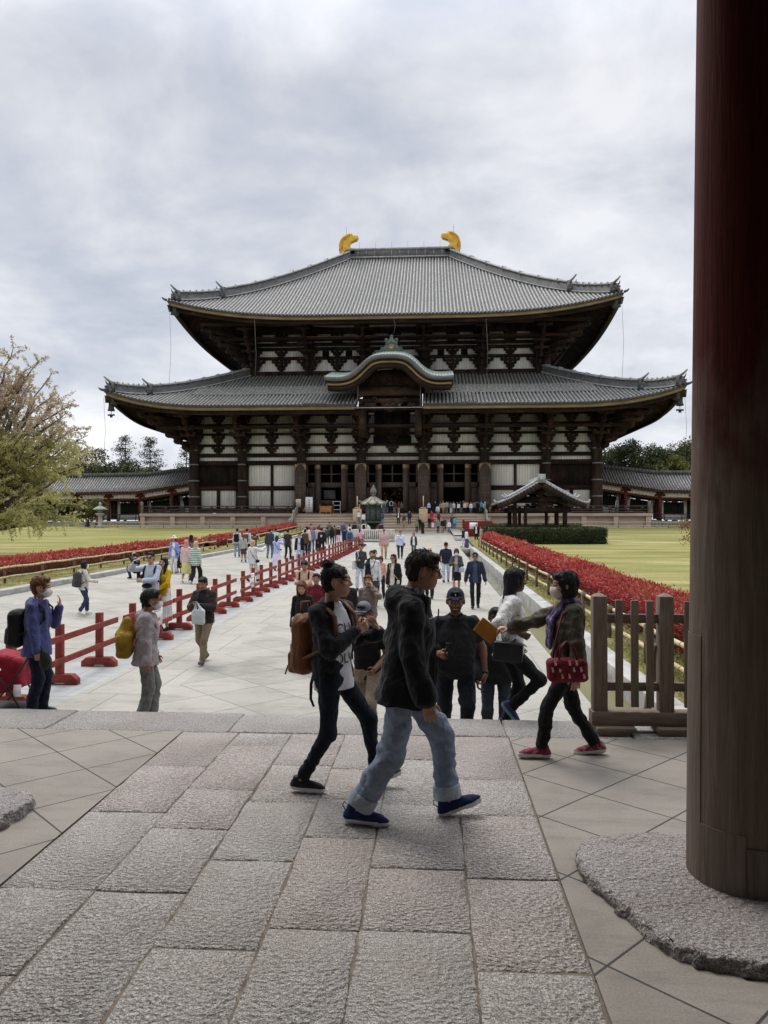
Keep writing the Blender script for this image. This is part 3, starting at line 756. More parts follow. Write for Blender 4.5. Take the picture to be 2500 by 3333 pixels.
def roof_rows(R, gap, rad, skip=None, tmax=1.0, name='roof', steps=14):
 sheet = MB(); rows = MB(); ends = MB()
 nA = 5
 def row(path):
  P = np.array(path); n = len(P)
  T = np.gradient(P, axis=0); T /= np.linalg.norm(T, axis=1)[:, None]
  side_ = np.cross(T, (0, 0, 1)); side_ /= np.linalg.norm(side_, axis=1)[:, None]
  N = np.cross(side_, T)
  A = np.linspace(0, pi, nA)
  G = P[None] + rad * (np.cos(A)[:, None, None] * side_[None] + np.sin(A)[:, None, None] * N[None])
  rows.grid(G)
  c = P[0] - T[0] * .02
  B = 2 * pi * np.arange(10) / 10
  E = c + 1.12 * rad * (np.cos(B)[:, None] * side_[0] + np.sin(B)[:, None] * N[0])
  b = ends.verts(E); ends.face([b + i for i in range(10)])
  E2 = E + T[0] * .22
  ends.grid(np.stack([E, E2], 1), closed_u=True)
 xs = np.arange(-R.half + gap * .5, R.half, gap)
 for x in xs:
  x += rng.uniform(-.015, .015)
  th = min(tmax, (R.half - abs(x)) / R.rx)
  t0 = 0.0
  if skip: t0 = skip(x)
  if th - t0 < .01: continue
  k = max(3, int(steps * (th - t0)) + 2)
  ts = np.linspace(t0, th, k)
  row([R.front(x, t) for t in ts])
 for sg in (-1, 1):
  for y in np.arange(gap * .5, R.back, gap):
   th = min(tmax, min(y, R.back - y) / R.ry)
   if th < .01: continue
   row([R.side(sg, y, t) for t in np.linspace(0, th, max(3, int(7 * th) + 2))])
 ts = np.linspace(0, tmax, 13)
 for dz, flip in ((-.03, True), (-.62, False)):
  us = np.linspace(-1, 1, 81)
  if not skip:
   sheet.grid(np.array([[np.array(R.front(u * (R.half - R.rx * t), t)) + (0, 0, dz) for u in us] for t in ts]), flip=flip)
  else:
   for A, B in ((-1, None), (None, 1)):
    def xx(u, t):
     e = R.half - R.rx * t
     return (-e + (e - 4.35) * u) if A == -1 else (4.35 + (e - 4.35) * u)
    sheet.grid(np.array([[np.array(R.front(xx(u, t), t)) + (0, 0, dz) for u in np.linspace(0, 1, 41)] for t in ts]), flip=flip)
   tt = np.linspace(.52, tmax, 5)
   sheet.grid(np.array([[np.array(R.front(x, t)) + (0, 0, dz) for x in np.linspace(-4.35, 4.35, 9)] for t in tt]), flip=flip)
  for sg in (-1, 1):
   sheet.grid(np.array([[np.array(R.side(sg, R.ry * t + (R.back - 2 * R.ry * t) * u, t)) + (0, 0, dz) for u in np.linspace(0, 1, 41)] for t in ts]), flip=flip if sg < 0 else not flip)
  sheet.grid(np.array([[np.array((HX + u * (R.half - R.rx * t), R.y0 + R.back - R.ry * t, R.z(t, (R.half - abs(u * (R.half - R.rx * t))) / R.rx) + dz)) for u in np.linspace(-1, 1, 41)] for t in ts]), flip=not flip)
 ro = hp(sheet, name, M_TILED)
 sub(rows, 'tile_rows', M_TILE, ro, smooth=True)
 sub(ends, 'eave_tile_ends', M_TILED, ro)
 return ro
low = roof_rows(LOW, .505, .15, skip=lambda x: .53 if abs(x) < 4.35 else 0.0, name='lower_roof')
upp = roof_rows(UPP, .505, .15, name='upper_roof', steps=18)
mb = MB()
def lapped(mb, x0, x1, t0, t1):
 for x in np.arange(x0, x1, .505):
  if abs(x) < 4.6: continue
  for t in np.arange(t0, t1, .022):
   th = (LOW.half - abs(x)) / LOW.rx
   if t + .02 > th: continue
   a = np.array(LOW.front(x, t)) + (0, 0, .11); b = np.array(LOW.front(x, t + .024)) + (0, 0, .10)
   A = np.linspace(0, pi, 6); r1, r2 = .20, .17
   G = np.array([[a + (r1 * cos(q), -.02, r1 * sin(q)), b + (r2 * cos(q), 0, r2 * sin(q))] for q in A]); mb.grid(G)
   E = np.array([[a + (r1 * cos(q), -.02, r1 * sin(q)), a + (.6 * r1 * cos(q), -.02, .6 * r1 * sin(q))] for q in A]); mb.grid(E)
lapped(mb, -27.5, 27.6, .36, .62); lapped(mb, -11, -8.3, .02, .36); lapped(mb, 8.6, 11.2, .02, .36)
sub(mb, 'lapped_tiles', M_TILE, low)
def eave_strip(R, off_in, z0, z1, mat, name, parent, notch):
 mb = MB()
 def seg(fn, us):
  P = []
  for u in us:
   p = np.array(fn(u)); P.append([p + (0, 0, z1), p + (0, 0, z0)])
  P = np.array(P); Q = P.copy()
  return P
 e = R.half - off_in
 rngs = [(-e, e)] if not notch else [(-e, -4.5), (4.5, e)]
 for a, b in rngs:
  us = np.linspace(a, b, 60)
  Pf = np.array([[np.array(R.front(u, 0)) + (0, off_in, dz) for dz in (z1, z0)] for u in us]); mb.grid(Pf)
  Pb = np.array([[np.array(R.front(u, 0)) + (0, off_in + .4, dz) for dz in (z0, z0)] for u in us]); Pb[:, 0] = Pf[:, 1]; mb.grid(Pb)
  if notch:
   x = HX + (b if a < 0 else a); p = R.front(b if a < 0 else a, 0)
   mb.bb(x - .01, x + .01, p[1] + off_in, p[1] + off_in + .6, p[2] + z0, p[2] + z1)
 for sg in (-1, 1):
  ys = np.linspace(off_in, R.back - off_in, 50)
  Pf = np.array([[np.array(R.side(sg, y, 0)) + (-sg * off_in, 0, dz) for dz in (z1, z0)] for y in ys]); mb.grid(Pf)
  Pb = Pf.copy(); Pb[:, 0] = Pf[:, 1]; Pb[:, 1, 0] -= sg * .4; mb.grid(Pb)
 return sub(mb, name, mat, parent)
for R_, ro, nch in ((LOW, low, True), (UPP, upp, False)):
 eave_strip(R_, .06, -.16, .02, M_TILED, 'eave_course', ro, nch)
 eave_strip(R_, .20, -.52, -.165, M_OCHRE, 'eave_board', ro, nch)
 eave_strip(R_, .55, -1.05, -.525, M_BEAM, 'eave_beam', ro, nch)
 mb = MB()
 for x in np.arange(-R_.half + 1.2, R_.half - 1, .62):
  if nch and abs(x) < 4.6: continue
  tm = min(.55 if nch else .38, (R_.half - abs(x)) / R_.rx * .95)
  a = Vector(R_.front(x, .03)) + Vector((0, 0, -.85)); b = Vector(R_.front(x, tm)) + Vector((0, 0, -.85)); mb.bar(a, b, .24, .34)
 for sg in (-1, 1):
  for y in np.arange(1.2, R_.back - 1, .62):
   tm = min(.5 if nch else .38, min(y, R_.back - y) / R_.ry * .95)
   a = Vector(R_.side(sg, y, .03)) + Vector((0, 0, -.85)); b = Vector(R_.side(sg, y, tm)) + Vector((0, 0, -.85)); mb.bar(a, b, .24, .34)
  a = R_.hip(sg, .012) + Vector((0, 0, -1.1)); b = R_.hip(sg, .5) + Vector((0, 0, -1.1)); mb.bar(a, b, .6, .9)
 o = sub(mb, 'rafters', M_TIM, ro); o['kind'] = 'stuff'
 mb = MB()
 for sg in (-1, 1):
  a = R_.hip(sg, .0) + Vector((sg * -.1, .1, -1.35)); mb.box(a + Vector((-sg * .8, .8, .3)), (.9, .9, 1.5), Matrix.Rotation(radians(45), 3, 'Z'))
 sub(mb, 'corner_cap', plain('verdigris_bronze', (.06, .085, .075), .6, .4, 2), ro)
# ---- hip ridges with their demon tiles
def ridge_run(R, sg, t0, t1, h, w, name):
 mb = MB(); cap = MB(); n = 15
 ts = np.linspace(t1, t0, n)
 pts = [R.hip(sg, t) for t in ts]
 d = (pts[-1] - pts[0]); d.z = 0; d.normalize(); s_ = Vector((-d.y, d.x, 0))
 G = []; G2 = []
 for k, p in enumerate(pts):
  f = k / (n - 1); hh = h * (1 + .06 * f)
  G.append([(p + s_ * w * a + Vector((0, 0, z)))[:] for a, z in ((.5, -.3), (.46, .18), (.40, .2), (.36, hh), (-.36, hh), (-.40, .2), (-.46, .18), (-.5, -.3))])
  A = np.linspace(-.2, pi + .2, 8)
  G2.append([(p + s_ * (w * .48 * cos(a)) + Vector((0, 0, hh + w * .30 * sin(a))))[:] for a in A])
 mb.grid(np.array(G)); b = mb.n; mb.face([b - 8 + i for i in range(8)])
 cap.grid(np.array(G2))
 cap_lo = np.array([[(p + s_ * w * a * .62 + Vector((0, 0, z)))[:] for a, z in ((1, .05), (.95, .2), (.7, .22))] for p in pts]); cap.grid(cap_lo)
 cap_lo = np.array([[(p - s_ * w * a * .62 + Vector((0, 0, z)))[:] for a, z in ((1, .05), (.95, .2), (.7, .22))] for p in pts]); cap.grid(cap_lo)
 for k in range(1, n - 1, 2):
  p = pts[k]; cap.bar(p + s_ * w * .53 + Vector((0, 0, h + .1)), p - s_ * w * .53 + Vector((0, 0, h + .1)), .1, .62 * w)
 e = pts[-1] + Vector((0, 0, h * 1.06)); hs = []
 for f in np.linspace(0, 1, 8): hs.append(e + d * (1.35 * f) + Vector((0, 0, .10 + .72 * f ** 1.7)))
 hs.insert(0, e - d * .7 + Vector((0, 0, .12)))
 cap.tube([p[:] for p in hs], [.22, .22, .21, .19, .17, .16, .14, .12, .10], 10)
 ro = part(mb, name, M_RIDGE, hall)
 sub(cap, 'ridge_cap', M_CAP, ro, smooth=True)
 mb = MB(); c = pts[-1] + d * .35; rot = Matrix((s_, d, Vector((0, 0, 1)))).transposed()
 mb.box(c + Vector((0, 0, .55)), (1.2, .4, 1.5), rot); q = c + d * .3
 mb.ball((q + Vector((0, 0, .55)))[:], (.52, .52, .5), 12, 8); mb.ball((q + d * .3 + Vector((0, 0, .3)))[:], (.34, .34, .26), 10, 6)
 for a in (-1, 1):
  mb.ball((q + s_ * .25 * a + d * .38 + Vector((0, 0, .72)))[:], .15, 8, 6)
  mb.tube([(q + s_ * .32 * a + Vector((0, 0, .95)))[:], (q + s_ * .5 * a + d * .15 + Vector((0, 0, 1.3)))[:], (q + s_ * .42 * a + d * .35 + Vector((0, 0, 1.6)))[:]], [.14, .10, .03], 7)
  mb.ball((q + s_ * .5 * a + Vector((0, 0, .15)))[:], (.25, .25, .3), 8, 6)
 sub(mb, 'demon_tile', M_RIDGE, ro, smooth=False)
for sg in (-1, 1):
 ridge_run(UPP, sg, .265, 1.0, 1.3, .95, 'hip_ridge'); ridge_run(UPP, sg, .055, .262, 1.15, .85, 'hip_ridge')
 ridge_run(LOW, sg, .295, 1.0, 1.15, .9, 'hip_ridge'); ridge_run(LOW, sg, .06, .29, 1.1, .85, 'hip_ridge')
mb = MB()
for sg in (-1, 1):
 for R_ in (UPP, LOW):
  for k in range(4): p = R_.hip(sg, .012 + .012 * k); mb.ball((p.x, p.y, p.z + .2), (.2, .2, .22), 8, 6)
  p = R_.hip(sg, .0); mb.tube([(p.x, p.y, p.z + .05), (p.x + sg * .3, p.y - .3, p.z + .12), (p.x + sg * .5, p.y - .5, p.z + .3)], [.2, .15, .08], 8)
hp(mb, 'corner_ornament', M_RIDGE)
mb = MB(); mb.bb(HX - RH - .9, HX + RH + .9, RIDGE_Y - .55, RIDGE_Y + .55, RZ - .4, RZ + 1.25)
mr = hp(mb, 'main_ridge', M_RIDGE)
mb = MB(); mb.bb(HX - RH - .6, HX + RH + .6, RIDGE_Y - .7, RIDGE_Y + .7, RZ + 1.25, RZ + 1.6); mb.bb(HX - RH - .9, HX + RH + .9, RIDGE_Y - .75, RIDGE_Y + .75, RZ - .15, RZ + .12)
for x in np.arange(HX - RH, HX + RH + .1, 1.45): mb.bb(x - .06, x + .06, RIDGE_Y - .62, RIDGE_Y + .6, RZ + .1, RZ + 1.3)
sub(mb, 'ridge_cap', M_CAP, mr)
horn = [(1357, 165), (1432, 172), (1431, 150), (1418, 143), (1408, 133), (1406, 122), (1413, 110), (1428, 104), (1441, 100), (1448, 90), (1446, 79), (1432, 77), (1420, 78), (1418, 69), (1405, 68), (1388, 73), (1372, 84), (1361, 100), (1355, 120), (1354, 145)]
for sg in (-1, 1):
 P = [((x - 1394) / 31.2 * 1.12, (169 - y) / 31.2 * 1.12) for x, y in horn]
 P = [(HX - sg * 0 + sg * (RH + .45) + (-sg) * px_, RZ + .7 + pz) for px_, pz in P]
 if sg > 0: P = P[::-1]
 mb = MB(); mb.prism(P, RIDGE_Y - .55, RIDGE_Y + .55)
 o = hp(mb, 'gilded_ridge_horn', M_GOLD, bevel=.05)
 o['label'] = 'curled golden fish-tail horn on the %s end of the ridge' % ('west' if sg < 0 else 'east')
 mb = MB()
 fin = [(1360, 150), (1360, 125), (1366, 105), (1376, 90), (1390, 79), (1405, 74)]
 fp = [Vector((HX + sg * (RH + .45) - sg * (x - 1394) / 31.2 * 1.12, RIDGE_Y - .57, RZ + .7 + (169 - y) / 31.2 * 1.12)) for x, y in fin]
 cc = Vector((HX + sg * (RH + .45) - sg * (1420 - 1394) / 31.2 * 1.12, RIDGE_Y - .57, RZ + .7 + (169 - 118) / 31.2 * 1.12))
 for k in range(22):
  f = k / 21 * (len(fp) - 1); i = min(int(f), len(fp) - 2); p = fp[i].lerp(fp[i + 1], f - i); q = p.lerp(cc, .12); r_ = p.lerp(cc, -.10)
  mb.bar(r_, q, .09, .10)
 mb.tube([p.lerp(cc, .16)[:] for p in fp], .09, 6)
 sub(mb, 'scales', M_GOLD, o)
# ---- upper storey
for i, (a, b) in enumerate(zip(UCOLS[:-1], UCOLS[1:])):
 mb = MB(); mb.bb(a + .4, b - .4, UY + .2, UY + .4, 22.6, 31.2); hp(mb, 'upper_wall_panel', M_WHITE2)
 m = (a + b) / 2
 mb = MB()
 cluster(mb, m, UY - .35, UY + .19, 24.55, 26.25, [.62, .95, 1.45]); cluster(mb, m, UY - .35, UY + .19, 26.72, 27.6, [.62, .95]); cluster(mb, m, UY - .35, UY + .19, 28.78, 29.05, [.8]); cluster(mb, m, UY - .35, UY + .19, 29.5, 30.1, [.95])
 hp(mb, 'bracket_set', M_BRK2 if 'M_BRK2' in globals() else M_TIM)
 if i in (1, 3):
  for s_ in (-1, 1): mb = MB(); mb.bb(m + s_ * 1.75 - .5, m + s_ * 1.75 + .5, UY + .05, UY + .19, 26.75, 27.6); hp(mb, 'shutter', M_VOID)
for z0, z1 in ((22.9, 24.5), (26.28, 26.7), (27.65, 28.1), (28.32, 28.76), (29.06, 29.46), (30.15, 31.3)):
 mb = MB(); mb.bb(UCOLS[0], UCOLS[-1], UY - .3, UY + .22, z0, z1); hp(mb, 'tie_beam', M_TIM)
for x in UCOLS:
 mb = MB(); mb.lathe([(.62, 22.5), (.62, 28), (.56, 31.4)], (x, UY, 0), 20); hp(mb, 'upper_column', M_TIM)
 mb = MB()
 cluster(mb, x, UY - .36, UY + .18, 24.55, 26.25, [.95, 1.25, 1.8]); cluster(mb, x, UY - .36, UY + .18, 26.72, 27.6, [.95, 1.3]); cluster(mb, x, UY - .36, UY + .18, 29.5, 30.1, [1.2])
 dirs = [(0, -1)] + ([(-1, 0), (-.7071, -.7071)] if x == UCOLS[0] else []) + ([(1, 0), (.7071, -.7071)] if x == UCOLS[-1] else [])
 for dx, dy in dirs:
  k7 = 1.38 if dx and dy else 1.0
  for k in range(6):
   L = (1.4 + .98 * k) * k7; z = 25.0 + .86 * k
   mb.bar((x, UY, z + .25), (x + dx * L, UY + dy * L, z + .25), .42, .5)
   mb.box((x + dx * (L - .3), UY + dy * (L - .3), z + .63), (.5, .5, .27))
   if k in (2, 3, 5) and not (dx and dy):
    qx, qy = x + dx * (L - .3), UY + dy * (L - .3)
    mb.bar((qx + dy * 1.1, qy - dx * 1.1, z + .3), (qx - dy * 1.1, qy + dx * 1.1, z + .3), .3, .34)
 hp(mb, 'bracket_set', M_TIM)
mb = MB()
for s_, x in ((-1, UCOLS[0]), (1, UCOLS[-1])):
 mb.bb(x - .3, x + .3, UY + .3, UY + 37, 22.5, 31.2)
hp(mb, 'upper_flank_wall', M_TIM)
mb = MB(); mb.bb(UCOLS[0] - 6.2, UCOLS[-1] + 6.2, UY - 6.3, UY - 5.9, 30.0, 30.5); mb.bb(UCOLS[0] - 4, UCOLS[-1] + 4, UY - 4.1, UY - 3.7, 28.4, 28.8)
for s_, x in ((-1, UCOLS[0]), (1, UCOLS[-1])): mb.bb(x + s_ * 5.9, x + s_ * 6.3, UY - 6.2, UY + 42, 30.0, 30.5)
hp(mb, 'purlin', M_BEAM)
# ---- curved gable over the middle
FX = [0, 1.3, 2.4, 3.2, 3.9, 4.6, 5.4, 6.4, 7.5, 8.35]
FZ = [23.5, 23.46, 23.2, 22.65, 21.9, 21.2, 20.75, 20.58, 20.62, 20.72]
from numpy import interp as _ip
kx = np.linspace(-8.35, 8.35, 91)
def _sm(x):
 f = _ip(np.abs(x), FX, FZ); k = np.ones(7) / 7
 return np.convolve(np.r_[f[:1].repeat(3), f, f[-1:].repeat(3)], k, 'valid')
kz = _sm(kx)
gy0, gy1 = 98.3, 107.0
mb = MB()
YS_ = np.linspace(gy0, gy1, 8)
def gzr(z, y): return z + .27 * (y - gy0) - .012 * max(0, y - gy0 - 6) ** 2
mb.grid(np.array([[(HX + x, y, gzr(z, y)) for y in YS_] for x, z in zip(kx, kz)]))
gb = hp(mb, 'curved_gable_roof', M_COPPER, smooth=True)
mb = MB()
L_ = np.r_[0, np.cumsum(np.hypot(np.diff(kx), np.diff(kz)))]
for s_ in np.arange(.15, L_[-1], .40):
 x = np.interp(s_, L_, kx); z = np.interp(s_, L_, kz)
 mb.tube([(HX + x, y, gzr(z, y) + .015) for y in YS_], .045, 5)
sub(mb, 'seam_battens', plain('dark_copper_seam', (.19, .25, .22), .6, .3, 2), gb)
def ribbon(mb, zt, zb, y0, y1, xm=8.35, thick=0.0):
 xs_ = kx[np.abs(kx) <= xm]; zs_ = kz[np.abs(kx) <= xm]
 dz = np.gradient(zs_, xs_); nx = dz / np.sqrt(1 + dz ** 2); nz = -1 / np.sqrt(1 + dz ** 2)
 A = [(HX + x + n_ * zt, z + m_ * zt) for x, z, n_, m_ in zip(xs_, zs_, nx, nz)]; B = [(HX + x + n_ * zb, z + m_ * zb) for x, z, n_, m_ in zip(xs_, zs_, nx, nz)]
 n = len(A); b = mb.verts([(p[0], y0, p[1]) for p in A] + [(p[0], y0, p[1]) for p in B] + [(p[0], y1, p[1]) for p in A] + [(p[0], y1, p[1]) for p in B])
 i = np.arange(n - 1)
 mb.quads(np.stack([b + i, b + i + 1, b + n + i + 1, b + n + i], 1)); mb.quads(np.stack([b + n + i, b + n + i + 1, b + 3 * n + i + 1, b + 3 * n + i], 1)); mb.quads(np.stack([b + i, b + 2 * n + i, b + 2 * n + i + 1, b + i + 1], 1))
 mb.face([b, b + n, b + 3 * n, b + 2 * n]); mb.face([b + n - 1, b + 3 * n - 1, b + 4 * n - 1, b + 2 * n - 1][::1])
mb = MB(); ribbon(mb, .0, .55, gy0 - .02, gy0 + 5); sub(mb, 'verge_board', M_GREYB, gb)
mb = MB(); ribbon(mb, .56, .80, gy0 + .14, gy0 + 5, 8.2); ribbon(mb, 1.08, 1.7, gy0 + .34, gy0 + 1.2, 7.9); sub(mb, 'bargeboard', M_BEAM, gb)
mb = MB(); ribbon(mb, .81, 1.07, gy0 + .20, gy0 + 1.2, 8.05); sub(mb, 'gilt_moulding', M_OCHRE, gb)
gw = 102.2
mb = MB()
xs_ = np.linspace(-4.2, 4.2, 31); zt = np.interp(xs_, kx, kz) - 1.2
P = [(HX - 4.2, 19.0)] + [(HX + 4.2, 19.0)] + [(HX + x, z) for x, z in zip(xs_[::-1], zt[::-1])]
mb.prism(P, gw, gw + .3); gl = hp(mb, 'gable_wall', M_BRK)
mb = MB(); mb.prism([(HX + x, z) for x, z in [(-4.15, 18.3), (-3.4, 18.62), (3.4, 18.62), (4.15, 18.3), (4.15, 19.5), (2, 19.65), (-2, 19.65), (-4.15, 19.5)]], gw - 1.2, gw - .6)
mb.bb(HX - 4.15, HX + 4.15, gw - .9, gw - .3, 17.75, 18.25); mb.bb(HX - 4.2, HX - 3.3, gw - .6, W0, 13.5, 17.7); mb.bb(HX + 3.3, HX + 4.2, gw - .6, W0, 13.5, 17.7)
sub(mb, 'rainbow_beam', M_BRK, gl)
mb = MB()
for r_, z in ((.55, 20.35), (.42, 20.95), (.30, 21.35)): mb.ball((HX, gw - .25, z), (r_, .3, r_ * .7), 12, 8)
for s_ in (-1, 1):
 for k in range(5): mb.ball((HX + s_ * (.55 + .38 * k), gw - .15, 20.25 + .12 * sin(k * 2.1) - .05 * k), (.3, .2, .22 - .02 * k), 8, 6)
 pts = [(HX + s_ * (3.1 - .9 * f + .25 * sin(f * 6)), gw - 1.0 - .4 * f, 17.2 + .25 * sin(f * 5) - .3 * f) for f in np.linspace(0, 1, 9)]
 mb.tube(pts, [.32, .34, .34, .32, .28, .24, .19, .13, .06], 8)
 mb.tube([(HX + s_ * (2.0 + .25 * cos(a)), gw - 1.25, 18.1 + .25 * sin(a)) for a in np.linspace(0, 5, 10)], .07, 6)
cluster(mb, HX, gw - .9, gw - .3, 16.5, 17.75, [.8, 1.1])
sub(mb, 'carving', M_BRK, gl)
mb = MB(); mb.bb(HX - 2.4, HX + 2.4, FY - .62, FY - .45, 14.0, 17.15)
for k in range(5): x = HX - 2.4 + 4.8 * k / 4; mb.bb(x - .09, x + .09, FY - .72, FY - .6, 13.95, 17.2)
for z in (14.0, 15.6, 17.1): mb.bb(HX - 2.4, HX + 2.4, FY - .72, FY - .6, z - .09, z + .09)
for k in (0, 3):
 for x in np.arange(.2, 1.1, .17): mb.bb(HX - 2.4 + 1.2 * k + x - .025, HX - 2.4 + 1.2 * k + x + .025, FY - .68, FY - .61, 14.05, 17.1)
hp(mb, 'window_shutter', M_TIM)
mb = MB(); mb.bb(HX - 2.65, HX + 2.65, FY - .52, FY - .3, 12.95, 13.92); hp(mb, 'window_opening', M_VOID)  # solid black panel painted as a dark opening
mb = MB(); cluster(mb, HX, FY - .8, FY - .5, 13.0, 13.9, [.45, .75]); mb.bb(HX - 3.8, HX + 3.8, FY - .6, FY - .25, 17.2, 17.7)
for s_ in (-1, 1):
 A = np.linspace(0, pi, 10)
 P = [(HX + s_ * 1.75 + .55 * cos(a), 18.1 + .7 * sin(a)) for a in A] + [(HX + s_ * 1.75 - .55, 16.9), (HX + s_ * 1.75 + .55, 16.9)]
hp(mb, 'window_bracket', M_BRK)
mb = MB()
for s_ in (-1, 1):
 A = np.linspace(0, pi, 10)
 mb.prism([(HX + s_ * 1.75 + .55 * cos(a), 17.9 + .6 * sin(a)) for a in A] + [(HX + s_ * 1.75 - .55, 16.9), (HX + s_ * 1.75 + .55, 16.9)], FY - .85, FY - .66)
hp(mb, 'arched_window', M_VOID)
mb = MB(); mb.bb(HX - 3.3, HX + 3.3, FY - .45, FY - .33, 16.9, 18.6); hp(mb, 'wall_panel', M_WHITE)
mb = MB(); mb.bb(HX - 4.2, HX + 4.2, FY + .1, FY + .25, 17.5, 23); hp(mb, 'attic_boarding', M_BRK)
mb = MB(); mb.tube([(HX - 4.75, 98.6, 16.62), (HX + 4.75, 98.6, 16.62)], .045, 8)
for s_ in (-1, 1): mb.tube([(HX + s_ * 4.05, 98.6, 16.5), (HX + s_ * 4.05, 99.6, 19.9)], .018, 6)
hp(mb, 'gutter_pipe', plain('pale_grey_pipe', (.36, .36, .35), .5, .1, 3, 0))
mb = MB()
cz = 25.35; cy_ = 105.4
O = [(-1.35, -.1), (-1.55, .35), (-1.35, .62), (-1.0, .55), (-.85, .8), (-.8, 1.25), (-.95, 1.55), (-.75, 1.75), (-.52, 1.55), (-.3, 1.7), (-.22, 2.0), (0, 2.25), (.22, 2.0), (.3, 1.7), (.52, 1.55), (.75, 1.75), (.95, 1.55), (.8, 1.25), (.85, .8), (1.0, .55), (1.35, .62), (1.55, .35), (1.35, -.1)]
mb.prism([(HX + x, cz + z) for x, z in O], cy_ - .3, cy_ + .3)
for s_ in (-1, 1):
 mb.ball((HX + s_ * .72, cy_ - .2, cz + 1.62), .24, 10, 7); mb.tube([(HX + s_ * (1.2 + .2 * cos(a)), cy_ - .33, cz + .3 + .2 * sin(a)) for a in np.linspace(0, 5.5, 10)], .07, 6)
 mb.tube([(HX + s_ * .8, cy_ - .33, cz + .95), (HX, cy_ - .36, cz + 1.3)], .07, 6)
mb.ball((HX, cy_ - .1, cz + 2.1), .25, 10, 7); mb.bb(HX - 1.6, HX + 1.6, cy_ - .45, cy_ + 2, cz - .35, cz)
o = hp(mb, 'gable_crest', plain('green_black_bronze', (.10, .125, .11), .55, .35, 2), bevel=.04)
mb = MB(); mb.lathe([(.02, -.1), (.34, -.08), (.36, 0), (.26, .06), (.24, .02), (.02, .03)], (0, 0, 0), 20)
V = np.concatenate(mb.v); V2 = np.stack([V[:, 0] + HX, cy_ - .34 - V[:, 2], V[:, 1] + cz + .62], 1).astype(np.float32); mb.v = [V2]
sub(mb, 'gilt_roundel', M_GOLDM, o)
# ---- doorways of the three middle bays
for i in (2, 3, 4):
 a, b = bays[i]; m = (a + b) / 2
 for z0, z1, x0, x1 in ((6.75, 7.45, a + .5, b - .5),):
  mb = MB(); mb.bb(x0, x1, FY - .05, FY + .3, z0, z1); mb.bb(x0, x1, FY, FY + .3, 3.0, 3.35); hp(mb, 'door_lintel', M_DOOR)
 mb = MB(); mb.bb(m - .1, m + .1, FY + .05, FY + .25, 7.45, 9.93); mb.bb(a + .6, b - .6, FY + .06, FY + .24, 8.55, 8.7)
 for s_ in (-1, 1): mb.bb(m + s_ * 1.62 - .14, m + s_ * 1.62 + .14, FY - .08, FY + .28, 3.35, 9.92); mb.bb(m + s_ * 3.45 - .15, m + s_ * 3.45 + .15, FY - .05, FY + .28, 3.35, 9.92)
 hp(mb, 'transom_frame', M_DOOR)
 mb = MB()
 for s_ in (-1, 1):
  x0 = m + s_ * 2.55; mb.bb(x0 - .72, x0 + .72, FY + .12, FY + .2, 3.4, 6.7)
  for x in np.linspace(-.66, .66, 9): mb.bb(x0 + x - .03, x0 + x + .03, FY + .04, FY + .118, 3.4, 6.7)
  for z in np.linspace(3.6, 6.6, 10): mb.bb(x0 - .7, x0 + .7, FY + .02, FY + .039, z - .03, z + .03)
  mb.bb(x0 - .06, x0 + .06, FY - .02, FY + .019, 3.4, 6.7)
 hp(mb, 'lattice_door', M_DOOR)
 for s_ in (-1, 1):                                  # narrow folded leaves standing out from the wall
  x = m + s_ * 1.95
  mb = MB(); mb.box((x, FY - .45, 6.7), (.16, 1.25, 6.5), Matrix.Rotation(s_ * radians(-38), 3, 'Z')); o = hp(mb, 'door_leaf', M_DOOR)
  mb = MB(); mb.box((x, FY - .45, 9.62), (.185, 1.27, .6), Matrix.Rotation(s_ * radians(-38), 3, 'Z')); o2 = sub(mb, 'corner_plate', M_GOLDM, o)
for x in COLS[2:6]:
 ex = {COLS[2]: -.02, COLS[5]: .02}.get(x, 0)
 mb = MB(); mb.bb(x - .79, x + .79, FY - .95, FY - .78, 3.35, 9.95)
 for k in range(1, 6): mb.bb(x - .79 + k * .263 - .012, x - .79 + k * .263 + .012, FY - .96, FY - .949, 3.4, 9.9)
 o = hp(mb, 'door_leaf', M_DOOR)
 mb = MB()
 for z in (4.9, 5.95, 7.0, 8.05):
  for k in (-.5, -.18, .18, .5): mb.ball((x + k, FY - .97, z), (.06, .05, .06), 8, 5)
 sub(mb, 'studs', M_IRON, o)
 mb = MB()
 for s_ in (-1, 1):
  P = [(x + s_ * .80, 10.0), (x + s_ * .80, 8.95), (x + s_ * .66, 9.15), (x + s_ * .58, 9.5), (x + s_ * .34, 9.75), (x + s_ * .2, 10.0)]
  mb.prism(P if s_ > 0 else P[::-1], FY - .985, FY - .962)
  P = [(x + s_ * .80, 3.33), (x + s_ * .80, 4.4), (x + s_ * .66, 4.1), (x + s_ * .5, 3.7), (x + s_ * .3, 3.33)]
  if x in (COLS[2], COLS[5]): mb.prism(P if s_ < 0 else P[::-1], FY - .985, FY - .962)
 sub(mb, 'corner_plate', M_GOLDM, o)
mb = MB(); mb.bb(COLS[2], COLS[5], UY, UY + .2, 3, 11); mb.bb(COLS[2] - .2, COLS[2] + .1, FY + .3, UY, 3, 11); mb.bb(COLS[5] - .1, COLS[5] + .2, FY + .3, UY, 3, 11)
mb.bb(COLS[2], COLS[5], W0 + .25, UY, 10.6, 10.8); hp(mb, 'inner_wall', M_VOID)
mb = MB()
r7 = random.Random(21)
for k in range(46): mb.ball((HX + r7.uniform(-1.5, 1.5), UY - 1.5 + r7.uniform(-.4, .4), 4.3 + r7.random() * 2.4), (r7.uniform(.08, .22), .12, r7.uniform(.1, .3)), 8, 5)
mb.bb(HX - 1.6, HX + 1.6, UY - 1.6, UY - 1.0, 3.1, 4.3)
